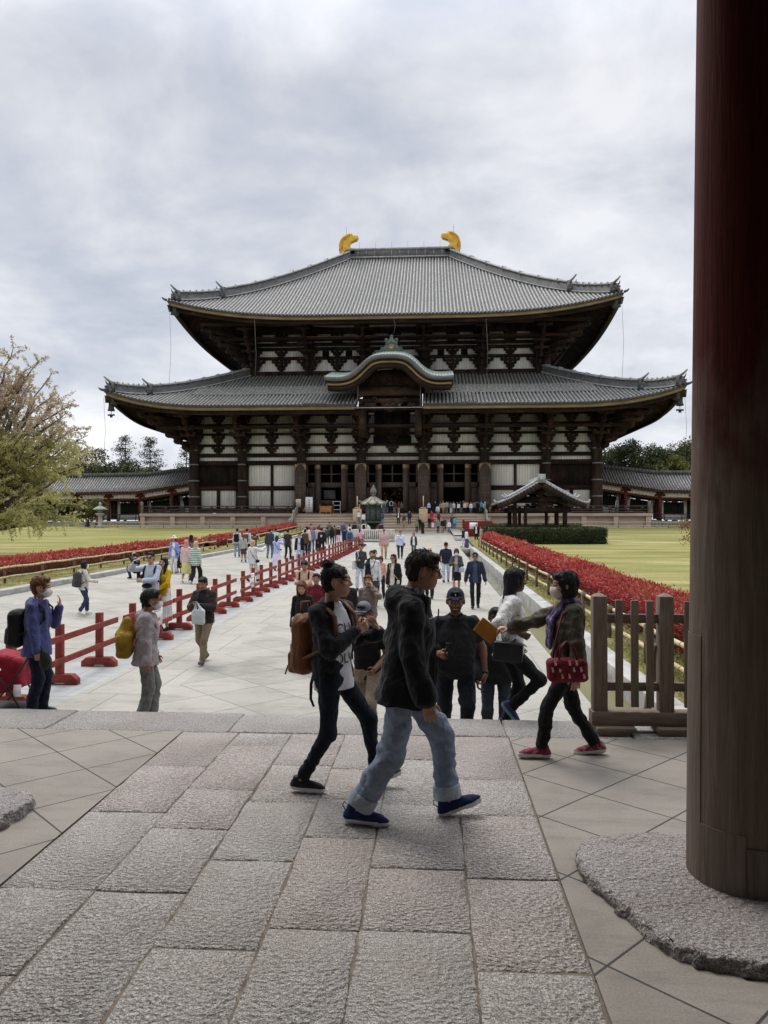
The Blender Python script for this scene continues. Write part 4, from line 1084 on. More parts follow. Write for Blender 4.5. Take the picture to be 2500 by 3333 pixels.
hp(mb, 'altar', plain('dim_gilt_altar', (.16, .10, .045), .5, .6, 3, .3, 8))
mb = MB()
for x, y, z0, z1 in ((-36.6, 105.0, 20.5, 32.3), (-24.5, 104.8, 19.9, 30.2), (HX + 12.9, 104.9, 19.9, 30.0), (HX + 31.1, 105.0, 20.5, 32.3), (-43.2, 98.7, 9.5, 18.3), (HX + 37.3, 98.7, 9.5, 18.3), (HX + .3, 104.8, 27.6, 30.0)):
 mb.tube([(x, y, z1), (x + .25, y, (z0 + z1) / 2), (x, y, z0)], .022, 5)
for x in np.arange(HX - 7, HX + 7.1, 2.8): mb.tube([(x, RIDGE_Y, RZ + 1.6), (x, RIDGE_Y, RZ + 2.9)], .02, 5)
for s_ in (-1, 1): mb.tube([(HX + s_ * 9.3, RIDGE_Y, RZ + 4), (HX + s_ * 9.3, RIDGE_Y, RZ + 5.6)], .03, 5)
hp(mb, 'lightning_cable', plain('thin_grey_cable', (.18, .18, .18), .6, .1, 3, 0))
for sg, w_ in ((-1, 'west'), (1, 'east')):
 p = LOW.hip(sg, .045) + Vector((0, 0, -2.2))
 e_ = tag(empty('wind_bell', p), 'dark bronze wind bell hanging under the %s corner of the lower roof' % w_, 'bell', 'wind bells under the roof corners')
 mb = MB(); mb.lathe([(.06, .75), (.30, .68), (.36, .3), (.38, 0), (.48, -.25), (.46, -.3), (.3, -.2)], p, 14); mb.tube([(p.x, p.y, p.z + 1.3), (p.x, p.y, p.z + .7)], .04, 6)
 part(mb, 'bell_body', M_IRONB if 'M_IRONB' in globals() else plain('black_bronze', (.03, .033, .032), .6, .3, 3), e_, smooth=False)
 mb = MB(); mb.tube([(p.x, p.y, p.z - .2), (p.x, p.y, p.z - .7)], .04, 6); mb.box((p.x, p.y, p.z - .85), (.95, .06, .22)); mb.box((p.x, p.y, p.z - 1.05), (.35, .06, .28))
 part(mb, 'clapper', plain('black_bronze', (.03, .033, .032)), e_)
# ------------------------------------------------------------------ podium, steps, rails
PY = 102.1
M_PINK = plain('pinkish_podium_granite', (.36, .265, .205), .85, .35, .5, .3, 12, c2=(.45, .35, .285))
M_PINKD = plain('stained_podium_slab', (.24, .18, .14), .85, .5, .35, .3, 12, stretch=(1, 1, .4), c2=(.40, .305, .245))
M_STEP = [plain('step_shade_granite' + n_, c_, .85, .3, .6, .3, 10, stretch=(.4, 1, 1), c2=sc(c_, 1.3)) for n_, c_ in (('', (.28, .215, .16)), ('_pale', (.40, .315, .24)), ('_grey', (.19, .15, .115)))]  # course tones paint the light and shaded step lines into the stone
pod = tag(empty('stone_podium', (HX, PY, 1.0)), 'low pinkish granite podium carrying the temple hall', 'podium')
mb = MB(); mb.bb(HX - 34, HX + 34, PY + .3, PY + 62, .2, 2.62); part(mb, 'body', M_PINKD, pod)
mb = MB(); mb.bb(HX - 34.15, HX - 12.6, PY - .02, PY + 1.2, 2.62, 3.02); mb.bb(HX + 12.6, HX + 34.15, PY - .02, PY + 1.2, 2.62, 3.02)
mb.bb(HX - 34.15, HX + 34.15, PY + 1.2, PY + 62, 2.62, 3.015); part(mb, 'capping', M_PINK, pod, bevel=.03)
for sg in (-1, 1):
 for k in range(6):
  mb = MB(); x = HX + sg * (13.0 + k * 4.15); mb.bb(x - .32, x + .32, PY + .06, PY + .6, 1.0, 2.618); part(mb, 'pilaster', M_PINK, pod, bevel=.02)
 mb = MB(); mb.bb(*(sorted((HX + sg * 12.6, HX + sg * 34.1))), PY + .03, PY + .5, .9, 1.42); part(mb, 'base_course', M_PINK, pod, bevel=.02)
mb = MB()
for sg in (-1, 1):
 x0, x1 = sorted((HX + sg * 12.6, HX + sg * 36)); mb.bb(x0, x1, PY - .9, PY + .03, .8, 1.22)
part(mb, 'footing', M_STONE, pod)
NST = 13
st = tag(empty('stone_staircase', (HX, 98, .7)), 'broad flight of pinkish stone steps climbing to the temple hall', 'stairs')
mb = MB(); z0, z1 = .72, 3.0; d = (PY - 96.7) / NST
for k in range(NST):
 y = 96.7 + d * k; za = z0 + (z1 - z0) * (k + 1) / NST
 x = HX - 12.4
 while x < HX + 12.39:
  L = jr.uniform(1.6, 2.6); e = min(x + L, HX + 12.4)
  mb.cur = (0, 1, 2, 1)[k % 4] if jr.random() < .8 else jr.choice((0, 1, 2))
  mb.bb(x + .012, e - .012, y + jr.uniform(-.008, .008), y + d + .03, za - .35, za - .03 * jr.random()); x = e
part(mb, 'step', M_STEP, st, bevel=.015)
for sg in (-1, 1):
 x = HX + sg * 12.55; mb = MB()
 mb.prism([(96.5, .7), (PY + .2, 3.1), (PY + .2, .7)], x - .14, x + .14, 'x'); part(mb, 'string_wall', M_PINK, st)
def giboshi(mb, x, y, z, h=1.0, r=.14):
 mb.lathe([(r, 0), (r, h), (r * 1.1, h + .02), (r * .7, h + .08), (r * 1.15, h + .18), (r * 1.05, h + .3), (r * .4, h + .42), (.01, h + .5)], (x, y, z), 14)
M_RAILW = plain('dark_brown_railing', (.065, .047, .04), .75, .35, 2, .2, 12)
M_FINIAL = plain('grey_green_finial', (.20, .21, .19), .6, .3, 4)
for sg, side_ in ((-1, 'west'), (1, 'east')):
 xa, xb = sorted((HX + sg * 12.9, HX + sg * 33.9)); y = PY + .35
 b_ = tag(empty('balustrade', (xa, y, 3.0)), 'dark timber balustrade along the %s half of the hall podium' % side_, 'railing', 'balustrades on the hall podium')
 mb = MB()
 for z, h, w in ((3.12, .16, .22), (3.48, .12, .12), (3.92, .13, .15)): mb.bb(xa, xb, y - w / 2, y + w / 2, z, z + h)
 e_x = xa if sg < 0 else xb
 for z, h, w in ((3.12, .16, .22), (3.48, .12, .12), (3.92, .13, .15)): mb.bb(e_x - w / 2, e_x + w / 2, y + .1, y + 50, z, z + h)
 part(mb, 'rail', M_RAILW, b_)
 for x in np.arange(xa + 1.2, xb - .5, 2.1): mb = MB(); mb.bb(x - .08, x + .08, y - .07, y + .07, 3.02, 3.92); mb.bb(x - .16, x + .16, y - .12, y + .12, 3.60, 3.92); part(mb, 'baluster', M_RAILW, b_)
 for x in (xa, xb):
  mb = MB(); giboshi(mb, x, y, 3.0, 1.2, .19); part(mb, 'end_post', M_FINIAL if x == e_x else M_RAILW, b_, smooth=True)
 x = HX + sg * 12.55
 r_ = tag(empty('stair_rail', (x, 97, .8)), 'sloping stone handrail on the %s side of the temple steps' % side_, 'railing', 'handrails of the temple steps')
 for h in (.55, 1.0): mb = MB(); mb.bar((x, 96.7, .8 + h), (x, PY + .2, 3.05 + h), .14, .16); part(mb, 'rail', M_STONE, r_)
 for f in (0, .5, 1):
  yy = 96.7 + (PY - 96.5) * f; mb = MB(); giboshi(mb, x, yy, .72 + 2.3 * f, 1.15, .13); part(mb, 'post', M_STONE, r_, smooth=True)
# ------------------------------------------------------------------ roofed corridors either side
M_VERM = plain('faded_vermilion_timber', (.105, .025, .018), .7, .35, 3, .2, 12)
M_PLAST = plain('white_plaster', (.74, .73, .70), .9, .08, 1.5, .1, 6)
def corridor(sg, x_in, x_out, label):
 root = tag(empty('roofed_corridor', (x_in, 115.5, 2.0)), label, 'corridor', 'roofed corridors beside the hall')
 def drop(x):   # the floor steps down from the hall
  d = abs(x - x_in); return 0.115 * max(0, 9.5 - min(d, 9.5)) + .011 * max(0, 22 - d) - .012 * max(0, d - 22)
 xs = np.arange(0, abs(x_out - x_in) + .1, .5)
 X = x_in + sg * xs
 ye, yr, yb_ = 113.0, 116.8, 120.6
 ez = np.array([6.35 + drop(x) * 1.2 for x in X]); rz_ = np.array([8.9 + drop(x) * 1.0 for x in X])
 mb = MB(); tb = MB()
 fs = np.linspace(0, 1, 5)
 for ya, o in ((ye, 1), (yb_, -1)):
  mb.grid(np.array([[(x, ya + (yr - ya) * f, e + (r - e) * (f * .8 + .2 * f * f) - .02) for f in fs] for x, e, r in zip(X, ez, rz_)]))
  mb.grid(np.array([[(x, ya + (yr - ya) * f, e + (r - e) * (f * .8 + .2 * f * f) - .35) for f in fs] for x, e, r in zip(X, ez, rz_)]))
 ro = part(mb, 'roof', M_TILED, root)
 for k in np.arange(.2, abs(x_out - x_in), .42):
  x = x_in + sg * k; e = np.interp(k, xs, ez); r = np.interp(k, xs, rz_)
  tb.tube([(x, ye + (yr - ye) * f, e + (r - e) * (f * .8 + .2 * f * f)) for f in fs], .115, 6)
 sub(tb, 'tile_rows', M_TILE, ro, smooth=True)
 mb = MB()
 for i in range(len(X) - 1):
  mb.bar((X[i], yr, rz_[i] + .25), (X[i + 1], yr, rz_[i + 1] + .25), .5, .55)
 sub(mb, 'ridge', M_RIDGE, ro)
 mb = MB()
 for i in range(len(X) - 1): mb.bar((X[i], ye + .1, ez[i] - .22), (X[i + 1], ye + .1, ez[i + 1] - .22), .10, .16)
 for k in np.arange(.2, abs(x_out - x_in), .5):
  x = x_in + sg * k; e = np.interp(k, xs, ez); mb.bar((x, ye + .12, e - .42), (x, ye + 1.6, e + .35), .1, .14)
 sub(mb, 'rafters', M_VERM, ro)
 yc = 114.2
 for k in np.arange(4.6, abs(x_out - x_in), 4.9):
  x = x_in + sg * k; e = np.interp(k, xs, ez); fl = e - 4.45
  mb = MB(); mb.tube([(x, yc, fl), (x, yc, e - .3)], .27, 14); mb.box((x, yc, e - .75), (1.5, .4, .3)); mb.box((x, yc, e - .45), (1.0, .45, .3)); part(mb, 'column', M_VERM, root)
  mb = MB(); mb.lathe([(.55, -.25), (.5, -.02), (.36, .02)], (x, yc, fl), 14); part(mb, 'base_stone', M_STONE, root)
 mb = MB(); pl = MB(); lo = MB(); fl_ = MB(); pn = MB(); wd = MB()
 for i in range(len(X) - 1):
  a, b = (X[i], X[i + 1]); za, zb = ez[i], ez[i + 1]
  mb.bar((a, yc, za - 1.2), (b, yc, zb - 1.2), .26, .32)
  pl.bar((a, yc, za - .7), (b, yc, zb - .7), .10, .7)
  fl_.bar((a, 116.9, za - 4.75), (b, 116.9, zb - 4.75), 6.6, .6)
  lo.bar((a, 113.5, za - 5.3), (b, 113.5, zb - 5.3), .3, 1.1)
  m = i % 10
  if m in (1, 8): pn.bar((a, 117.6, za - 2.75), (b, 117.6, zb - 2.75), .1, 2.9)
  elif m in (0, 9): wd.bar((a, 117.6, za - 2.75), (b, 117.6, zb - 2.75), .06, 2.9); mb.bb(a - .07, a + .07, 117.5, 117.56, za - 4.2, za - 1.3)
  else: wd.bar((a, 117.6, za - 2.45), (b, 117.6, zb - 2.45), .06, 1.7); pn.bar((a, 117.6, za - 3.85), (b, 117.6, zb - 3.85), .1, .9)
  if m in (2, 4, 6, 7, 3, 5): mb.bar((a, 117.55, za - 3.35), (b, 117.55, zb - 3.35), .12, .16)
  wd.bar((a, 117.65, za - .9), (b, 117.65, zb - .9), .06, 1.2)
 part(mb, 'beam', M_VERM, root); part(pl, 'frieze', M_PLAST, root); part(pn, 'plaster_wall', M_PLAST, root)
 part(wd, 'lattice_window', plain('dark_green_lattice', (.018, .024, .018), .8, .5, 2), root); part(fl_, 'floor', M_STONE_D, root); part(lo, 'plinth', M_STONE_D, root)
 mb = MB()
 for i in range(2, len(X) - 1):
  for h in (.45, .95): mb.bar((X[i], 113.7, ez[i] - 4.45 + h), (X[i + 1], 113.7, ez[i + 1] - 4.45 + h), .09, .1)
  if i % 5 == 0: mb.bb(X[i] - .06, X[i] + .06, 113.65, 113.75, ez[i] - 4.4, ez[i] - 3.4)
 part(mb, 'hand_rail', M_RAILW, root)
corridor(-1, HX - 29.2, -92, 'long tiled corridor with vermilion columns, reaching west from the hall behind the spring tree')
corridor(1, HX + 29.2, 82, 'long tiled corridor with vermilion columns, reaching east from the hall towards the dark pillar')
# ------------------------------------------------------------------ octagonal bronze lantern
LYc, LXc = 74.0, -5.62
lzb = gz(LYc)
oct_ = tag(empty('octagonal_lantern', (LXc, LYc, lzb)), 'great octagonal bronze lantern with a jewel finial before the hall steps', 'lantern')
M_BRZ = plain('green_grey_bronze', (.052, .068, .058), .55, .45, 1.6, .4, 14, metal=.25)
M_BRZR = plain('pale_weathered_bronze_roof', (.27, .25, .195), .65, .35, 1.4, .3, 10)
zb = lzb
mb = MB(); mb.lathe([(.75, .2), (.72, .9), (.5, 1.0), (.5, 2.0), (.55, 2.05), (.75, 2.3), (1.25, 2.62), (1.45, 2.68), (1.45, 2.95), (1.2, 2.96)], (LXc, LYc, zb), 8, a0=pi / 8); part(mb, 'shaft', M_BRZ, oct_)
mb = MB(); mb.lathe([(1.32, 2.96), (1.32, 5.35), (1.5, 5.5)], (LXc, LYc, zb), 8, a0=pi / 8)
for k in range(8):
 a = pi / 8 + k * pi / 4; x, y = LXc + 1.32 * cos(a), LYc + 1.32 * sin(a); mb.tube([(x, y, zb + 2.96), (x, y, zb + 5.35)], .07, 6)
b0 = part(mb, 'fire_box', M_BRZ, oct_)
mb = MB()
for k in range(8):
 a = k * pi / 4; c = Vector((LXc + 1.235 * cos(a), LYc + 1.235 * sin(a), zb + 4.15)); rot = Matrix.Rotation(a, 3, 'Z')
 mb.box(c, (.06, .62, 1.9), rot)
 for w_ in np.linspace(-.24, .24, 4): mb.box(c + rot @ Vector((.04, w_, 0)), (.04, .04, 1.86), rot)
 for w_ in np.linspace(-.8, .8, 6): mb.box(c + rot @ Vector((.035, 0, w_)), (.03, .6, .04), rot)
sub(mb, 'lattice_panel', plain('darker_bronze_lattice', (.075, .095, .08), .6, .4, 4), b0)
mb = MB(); P = np.zeros((32, 7, 3))
for j in range(32):
 a = 2 * pi * j / 32; c8 = abs(((a - pi / 8) / (pi / 4) + .5) % 1 - .5) * 2       # 0 at a corner
 for k, (r, z) in enumerate([(1.25, 5.42), (2.15, 5.52), (2.12, 5.62), (1.6, 5.85), (1.0, 6.25), (.55, 6.6), (.25, 6.7)]):
  f = max(0, (r - 1.2)) ; rr = r * (cos(pi / 8) / cos((((a - pi / 8) + pi / 8) % (pi / 4)) - pi / 8)) if True else r
  P[j, k] = (LXc + rr * cos(a), LYc + rr * sin(a), zb + z + (.28 * f * (1 - c8) ** 3))
mb.grid(P, closed_u=True)
for k in range(8):
 a = pi / 8 + k * pi / 4
 mb.tube([(LXc + r * cos(a), LYc + r * sin(a), zb + z) for r, z in ((.4, 6.65), (1.05, 6.28), (1.7, 5.95), (2.2, 5.82), (2.45, 5.9), (2.55, 6.08), (2.42, 6.15))], [.06, .07, .07, .07, .06, .05, .03], 7)
part(mb, 'roof', M_BRZR, oct_)
mb = MB(); mb.lathe([(.3, 6.6), (.42, 6.72), (.2, 6.8), (.25, 6.9), (.48, 7.02), (.5, 7.06), (.2, 7.1), (.25, 7.15), (.38, 7.35), (.36, 7.6), (.2, 7.85), (.03, 8.15)], (LXc, LYc, zb), 20)
for k in range(8):
 a = k * pi / 4
 mb.tube([(LXc + r * cos(a), LYc + r * sin(a), zb + z) for r, z in ((.3, 7.1), (.5, 7.4), (.45, 7.75), (.2, 8.1), (.0, 8.45))], [.05, .06, .05, .04, .02], 6)
part(mb, 'jewel_finial', M_FINIAL, oct_, smooth=True)
oct_.scale = (.58, .58, .64)
en = tag(empty('lantern_enclosure', (LXc, LYc, lzb)), 'pale stone octagonal balustrade with upright bars round the bronze lantern', 'enclosure')
M_PALE = plain('pale_stone_rail', (.55, .525, .46), .8, .25, 2, .2, 14)
mb = MB(); R8 = 3.75
mb.lathe([(R8 + .1, 1.1), (R8 + .12, 1.3), (R8 - .25, 1.32), (R8 - .28, 1.1)], (LXc, LYc, zb), 8, a0=pi / 8); part(mb, 'coping', M_PALE, en)
mb = MB(); mb.lathe([(R8 + .15, 0), (R8 + .15, .22), (R8 - .3, .22), (R8 - .3, 0)], (LXc, LYc, zb), 8, a0=pi / 8); part(mb, 'sill', M_PALE, en)
mb = MB()
for k in range(8):
 a0, a1 = pi / 8 + k * pi / 4, pi / 8 + (k + 1) * pi / 4
 p0 = Vector((LXc + R8 * cos(a0), LYc + R8 * sin(a0), 0)); p1 = Vector((LXc + R8 * cos(a1), LYc + R8 * sin(a1), 0))
 for f in np.linspace(0.02, .94, 9):
  p = p0.lerp(p1, f); mb = MB(); mb.box((p.x, p.y, zb + .66), (.22, .22, .9), Matrix.Rotation((a0 + a1) / 2, 3, 'Z')); part(mb, 'bar', M_PALE, en)
mb = MB(); mb.lathe([(2.2, 0), (2.2, .25), (1.7, .25), (1.7, .5), (.8, .5)], (LXc, LYc, zb), 8, a0=pi / 8); part(mb, 'base_step', M_STONE, en)
en.scale = (.565, .565, .85)
# ------------------------------------------------------------------ open tiled pavilion in its hedge
PX_, PYc = 9.55, 71.0
pz = lz(PYc)
pav = tag(empty('open_pavilion', (PX_, PYc, pz)), 'small open timber pavilion with a curved tiled gable roof inside a clipped hedge', 'pavilion')
W_, D_ = 2.2, 2.3
for sx in (-1, 1):
 for sy in (-1, 1):
  x, y = PX_ + sx * W_, PYc + sy * D_
  mb = MB(); mb.bb(x - .18, x + .18, y - .18, y + .18, pz, pz + 3.1); part(mb, 'post', M_TIM, pav)
  if sy < 0 or True:
   mb = MB(); mb.bb(x - sx * .95 - .13, x - sx * .95 + .13, y - .13, y + .13, pz, pz + 3.1) if sx < 0 or sy > 0 else mb.bb(x + .0, x + .02, y, y + .02, pz, pz + .1)
   if sx < 0 or sy > 0: part(mb, 'post', M_TIM, pav)
mb = MB()
for sy in (-1, 1):
 y = PYc + sy * D_; mb.bb(PX_ - W_ - .3, PX_ + W_ + .3, y - .09, y + .09, pz + 1.15, pz + 1.4); mb.bb(PX_ - W_ - .5, PX_ + W_ + .5, y - .12, y + .12, pz + 2.55, pz + 2.9)
 mb.prism([(PX_ - 2.4, pz + 3.25), (PX_ - 1.6, pz + 3.45), (PX_ + 1.6, pz + 3.45), (PX_ + 2.4, pz + 3.25), (PX_ + 2.4, pz + 3.6), (PX_ + 1.4, pz + 3.95), (PX_ - 1.4, pz + 3.95), (PX_ - 2.4, pz + 3.6)], y - .14, y + .14)
for sx in (-1, 1):
 x = PX_ + sx * W_; mb.bb(x - .08, x + .08, PYc - D_ + .18, PYc + D_ - .18, pz + 1.16, pz + 1.39); mb.bb(x - .11, x + .11, PYc - D_ - .6, PYc + D_ + .6, pz + 2.91, pz + 3.2)
part(mb, 'beam', M_TIM, pav)
mb = MB()
for sy in (-1, 1): cluster(mb, PX_, PYc + sy * D_ - .2, PYc + sy * D_ + .2, pz + 2.92, pz + 3.4, [.7]); cluster(mb, PX_, PYc + sy * D_ - .25, PYc + sy * D_ + .25, pz + 3.97, pz + 4.6, [.5])
for x in np.linspace(-3, 3, 11): pass
part(mb, 'bracket', M_TIM, pav)
rx = np.linspace(-3.75, 3.75, 33)
def pavz(x): a = min(1.0, abs(x) / 3.75); return pz + 3.2 + 2.05 * (1 - a) ** 1.10 + .10 * a ** 6
y0p, y1p = PYc - 3.6, PYc + 3.6
mb = MB()
for dz in (0, -.22): mb.grid(np.array([[(PX_ + x, y, pavz(x) + dz) for y in (y0p, PYc, y1p)] for x in rx]))
prf = part(mb, 'roof', M_TILED, pav)
M_TILEL = plain('silver_grey_tile', (.30, .305, .31), .55, .4, 5, .3, 14)
mb = MB()
for y in np.arange(y0p + .12, y1p, .30):
 for sg in (-1, 1): mb.tube([(PX_ + sg * x, y, pavz(x) + .03) for x in np.linspace(.1, 3.8, 12)], .085, 6)
sub(mb, 'tile_rows', M_TILEL, prf, smooth=True)
mb = MB()
for sg in (-1, 1):
 for y in (y0p, y1p):
  pts = [(PX_ + sg * x, y, pavz(x)) for x in np.linspace(.1, 3.82, 14)]
  for (a, b) in zip(pts[:-1], pts[1:]): mb.bar((a[0], y, a[2] - .30), (b[0], y, b[2] - .30), .14, .42)
sub(mb, 'bargeboard', M_TIM, prf)
mb = MB()
for sg in (-1, 1):
 for x in np.linspace(.2, 3.75, 15):
  z = pavz(x); mb.tube([(PX_ + sg * x, y0p - .10, z + .05), (PX_ + sg * x, y0p + .32, z + .07)], .10, 7)
 for yy in (y0p + .75, y0p + 1.05):
  pts = [(PX_ + sg * x, yy, pavz(x) + .22) for x in np.linspace(.2, 3.0 if yy < y0p + .9 else 2.75, 12)]; mb.tube(pts, .15, 7)
  e = pts[-1]; mb.tube([e, (e[0] + sg * .25, e[1], e[2] + .02), (e[0] + sg * .4, e[1], e[2] + .28)], [.16, .15, .06], 7)
 e = (PX_ + sg * 3.78, y0p + .1, pavz(3.75)); mb.tube([e, (e[0] + sg * .25, e[1] - .1, e[2] + .08), (e[0] + sg * .35, e[1] - .15, e[2] + .35)], [.15, .13, .04], 7)
mb.bb(PX_ - .28, PX_ + .28, y0p + .1, y1p - .1, pavz(0) - .1, pavz(0) + .38); mb.box((PX_, y0p, pavz(0) + .2), (.62, .35, .75)); mb.ball((PX_, y0p - .15, pavz(0) + .15), .2, 8, 6)
sub(mb, 'ridge', M_TILEL, prf, smooth=True)
mb = MB(); mb.bb(PX_ - 3, PX_ + 3, PYc - 2.9, PYc + 2.9, pz - .2, pz + .12); part(mb, 'stone_floor', M_STONE, pav)
# ------------------------------------------------------------------ stone lantern by the left tree
p = onground(326, 1716, .36); sx_, sy_ = -48.5, 101.0
q = at(326, 1700, 100.0); sx_, sy_ = q.x, 100.0; s0 = lz(sy_)
sl_ = tag(empty('stone_lantern', (sx_, sy_, s0)), 'grey stone lantern on a slender post at the far edge of the left lawn', 'lantern')
mb = MB(); mb.lathe([(.55, -.1), (.5, .15), (.28, .2), (.26, 1.5), (.3, 1.55), (.62, 1.8), (.62, 1.92), (.3, 1.94)], (sx_, sy_, s0), 16); part(mb, 'post', M_STONE, sl_)
mb = MB(); mb.lathe([(.36, 1.94), (.36, 2.35)], (sx_, sy_, s0), 6); part(mb, 'fire_box', M_STONE_D, sl_)
mb = MB(); mb.lathe([(.4, 2.33), (.95, 2.42), (.95, 2.5), (.5, 2.75), (.2, 2.9), (.12, 2.95), (.22, 3.1), (.16, 3.3), (.02, 3.45)], (sx_, sy_, s0), 6, a0=.3); part(mb, 'roof', M_STONE, sl_)
# ------------------------------------------------------------------ bamboo fences
M_BAMB = plain('dry_yellow_bamboo', (.44, .35, .18), .5, .3, 2.2, .2, 20, stretch=(1, .6, 1), c2=(.62, .52, .30))
M_BPOST = plain('brown_fence_post', (.13, .10, .07), .85, .5, 4)
def bamboo_run(x, y0, y1, label, first=0, step=2.75, group='bamboo fences along the verges'):
 r_ = tag(empty('bamboo_fence', (x, y0, lz(y0))), label, 'fence', group)
 ys = np.arange(y0, y1 + .1, step)
 for h in (.60, .24):
  mb = MB(); pts = []
  for y in np.arange(y0 - .2, y1 + .2, .45):
   yy = y; pts.append((x + (.07 if h > .5 else .06), yy, lz(yy) + h + .012 * sin(y * 2.3)))
  rad = [.037 + .004 * ((i % 2) == 0) for i in range(len(pts))]
  mb.tube(pts, rad, 9); part(mb, 'rail', M_BAMB, r_, smooth=True)
  mb = MB()
  for p in pts[1:-1:1]: mb.tube([(p[0], p[1] - .012, p[2]), (p[0], p[1] + .012, p[2])], .043, 9)
  part(mb, 'nodes', plain('brown_bamboo_node', (.24, .17, .09)), r_)
 for y in ys:
  mb = MB(); mb.tube([(x, y, lz(y) - .1), (x, y, lz(y) + .68)], .045, 9); mb.tube([(x + .02, y - .04, lz(y) + .56), (x + .02, y - .04, lz(y) + .66)], .062, 8)
  part(mb, 'post', M_BPOST, r_)
bamboo_run(3.66, 7.9, 34, 'near half of the bamboo rail fence in front of the red hedge on the right')
bamboo_run(3.66, 35.2, 60, 'far half of the bamboo rail fence in front of the red hedge on the right')
bamboo_run(-15.75, 22, 55.2, 'near half of the bamboo rail fence before the red hedge on the left')
bamboo_run(-15.75, 58.5, 94, 'far half of the bamboo rail fence before the red hedge on the left')
def bamboo_x(x0, x1, y, label):
 r_ = tag(empty('bamboo_fence', (x0, y, lz(y))), label, 'fence', 'bamboo fences at the foot of the podium')
 for h in (.75, .3):
  mb = MB(); mb.tube([(x, y, lz(y) + h + .02 * sin(x)) for x in np.arange(x0, x1, 1.0)], .045, 8); part(mb, 'rail', M_BAMB, r_, smooth=True)
 for x in np.arange(x0 + .4, x1, 3.1): mb = MB(); mb.tube([(x, y, lz(y) - .1), (x, y, lz(y) + .85)], .05, 8); part(mb, 'post', plain('brown_bamboo_node', (.24, .17, .09)), r_)
bamboo_x(-45, -21, 99.3, 'thin bamboo rail along the podium foot on the left lawn')
bamboo_x(14, 33, 99.3, 'thin bamboo rail along the podium foot on the right lawn')
# ------------------------------------------------------------------ red barriers down the middle
M_RED = plain('vermilion_painted_wood', (.215, .034, .024), .6, .45, 4.5, .3, 40)
XB = -5.93
def red_barrier():
 r_ = empty('red_barrier')
 for s_ in (-.74, .74):
  mb = MB(); mb.bb(-.055, .055, s_ - .055, s_ + .055, .16, .96); part(mb, 'post', M_RED, r_, bevel=.006)
  mb = MB(); mb.prism([(-.31, 0), (-.13, 0), (-.10, .03), (.10, .03), (.13, 0), (.31, 0), (.31, .09), (.22, .165), (-.22, .165), (-.31, .09)], s_ - .07, s_ + .07); part(mb, 'foot', M_RED, r_, bevel=.005)
 for z in (.34, .70):
  mb = MB(); mb.bb(.056, .092, -1.36, 1.36, z, z + .10); part(mb, 'rail', M_RED, r_, bevel=.004)
 return r_
base = None; ORD = ['first', 'second', 'third', 'fourth', 'fifth', 'sixth', 'seventh', 'eighth', 'ninth', 'tenth', 'eleventh', 'twelfth', 'thirteenth', 'fourteenth', 'fifteenth', 'sixteenth', 'seventeenth', 'eighteenth', 'nineteenth', 'twentieth']
YB = [9.82 + 2.93 * k for k in range(20)]
for k, y in enumerate(YB):
 o = red_barrier() if base is None else copy_tree(base)
 base = base or o
 o.location = (XB + rng.uniform(-.03, .03), y, gz(y)); o.rotation_euler = (math.atan((gz(y + 1) - gz(y - 1)) / 2), 0, rng.uniform(-.02, .02))
 tag(o, '%s red wooden barrier counted from the gate along the middle line of the court' % ORD[k], 'barrier', 'red barriers down the court')
M_PAPER = plain('white_notice', (.80, .80, .79), .6, .05, 3, 0)
M_INK = plain('grey_print', (.28, .28, .30), .7, .1, 3, 0); M_INKR = plain('red_print', (.65, .10, .07), .7, .1, 3, 0)
for k, (y, nm) in enumerate(((16.0, 'on the third red barrier from the gate'), (24.6, 'on the sixth red barrier from the gate'))):
 n_ = tag(empty('hanging_notice', (XB + .13, y, gz(y) + .5)), 'white notice with red print %s' % nm, 'notice', 'notices hung on the red barriers')
 mb = MB(); mb.bb(XB + .115, XB + .121, y - .3, y + .3, gz(y) + .36, gz(y) + .82); part(mb, 'sheet', M_PAPER, n_)
 mb = MB(); r_ = random.Random(k)
 for i in range(7):
  for j in range(2):
   y_ = y - .22 + .065 * i; z_ = gz(y) + .66 + .08 * j
   for q in range(3): mb.bb(XB + .122, XB + .124, y_, y_ + .045, z_ + .018 * q, z_ + .018 * q + .007)
   mb.bb(XB + .1225, XB + .1245, y_ + .02, y_ + .027, z_ - .003, z_ + .05)
 part(mb, 'print', M_INK, n_)
 mb = MB()
 for i in range(4): mb.bb(XB + .122, XB + .124, y - .16 + .09 * i, y - .10 + .09 * i, gz(y) + .46, gz(y) + .53)
 part(mb, 'red_print', M_INKR, n_)
def red_gate(x, y, L, label):
 r_ = tag(empty('red_gate', (x, y, lz(y))), label, 'gate', 'red gates in the hedges')
 for s_ in (-L / 2, L / 2):
  mb = MB(); mb.bb(x - .07, x + .07, y + s_ - .07, y + s_ + .07, lz(y), lz(y) + 1.1); part(mb, 'post', M_RED, r_)
 for h in (.35, .8): mb = MB(); mb.bb(x - .03, x + .03, y - L / 2, y + L / 2, lz(y) + h, lz(y) + h + .1); part(mb, 'rail', M_RED, r_)
red_gate(-16.3, 56.8, 2.2, 'red timber gate closing the gap in the left hedge')
red_gate(4.9, 59.2, 1.6, 'red timber gate closing the gap in the right hedge')
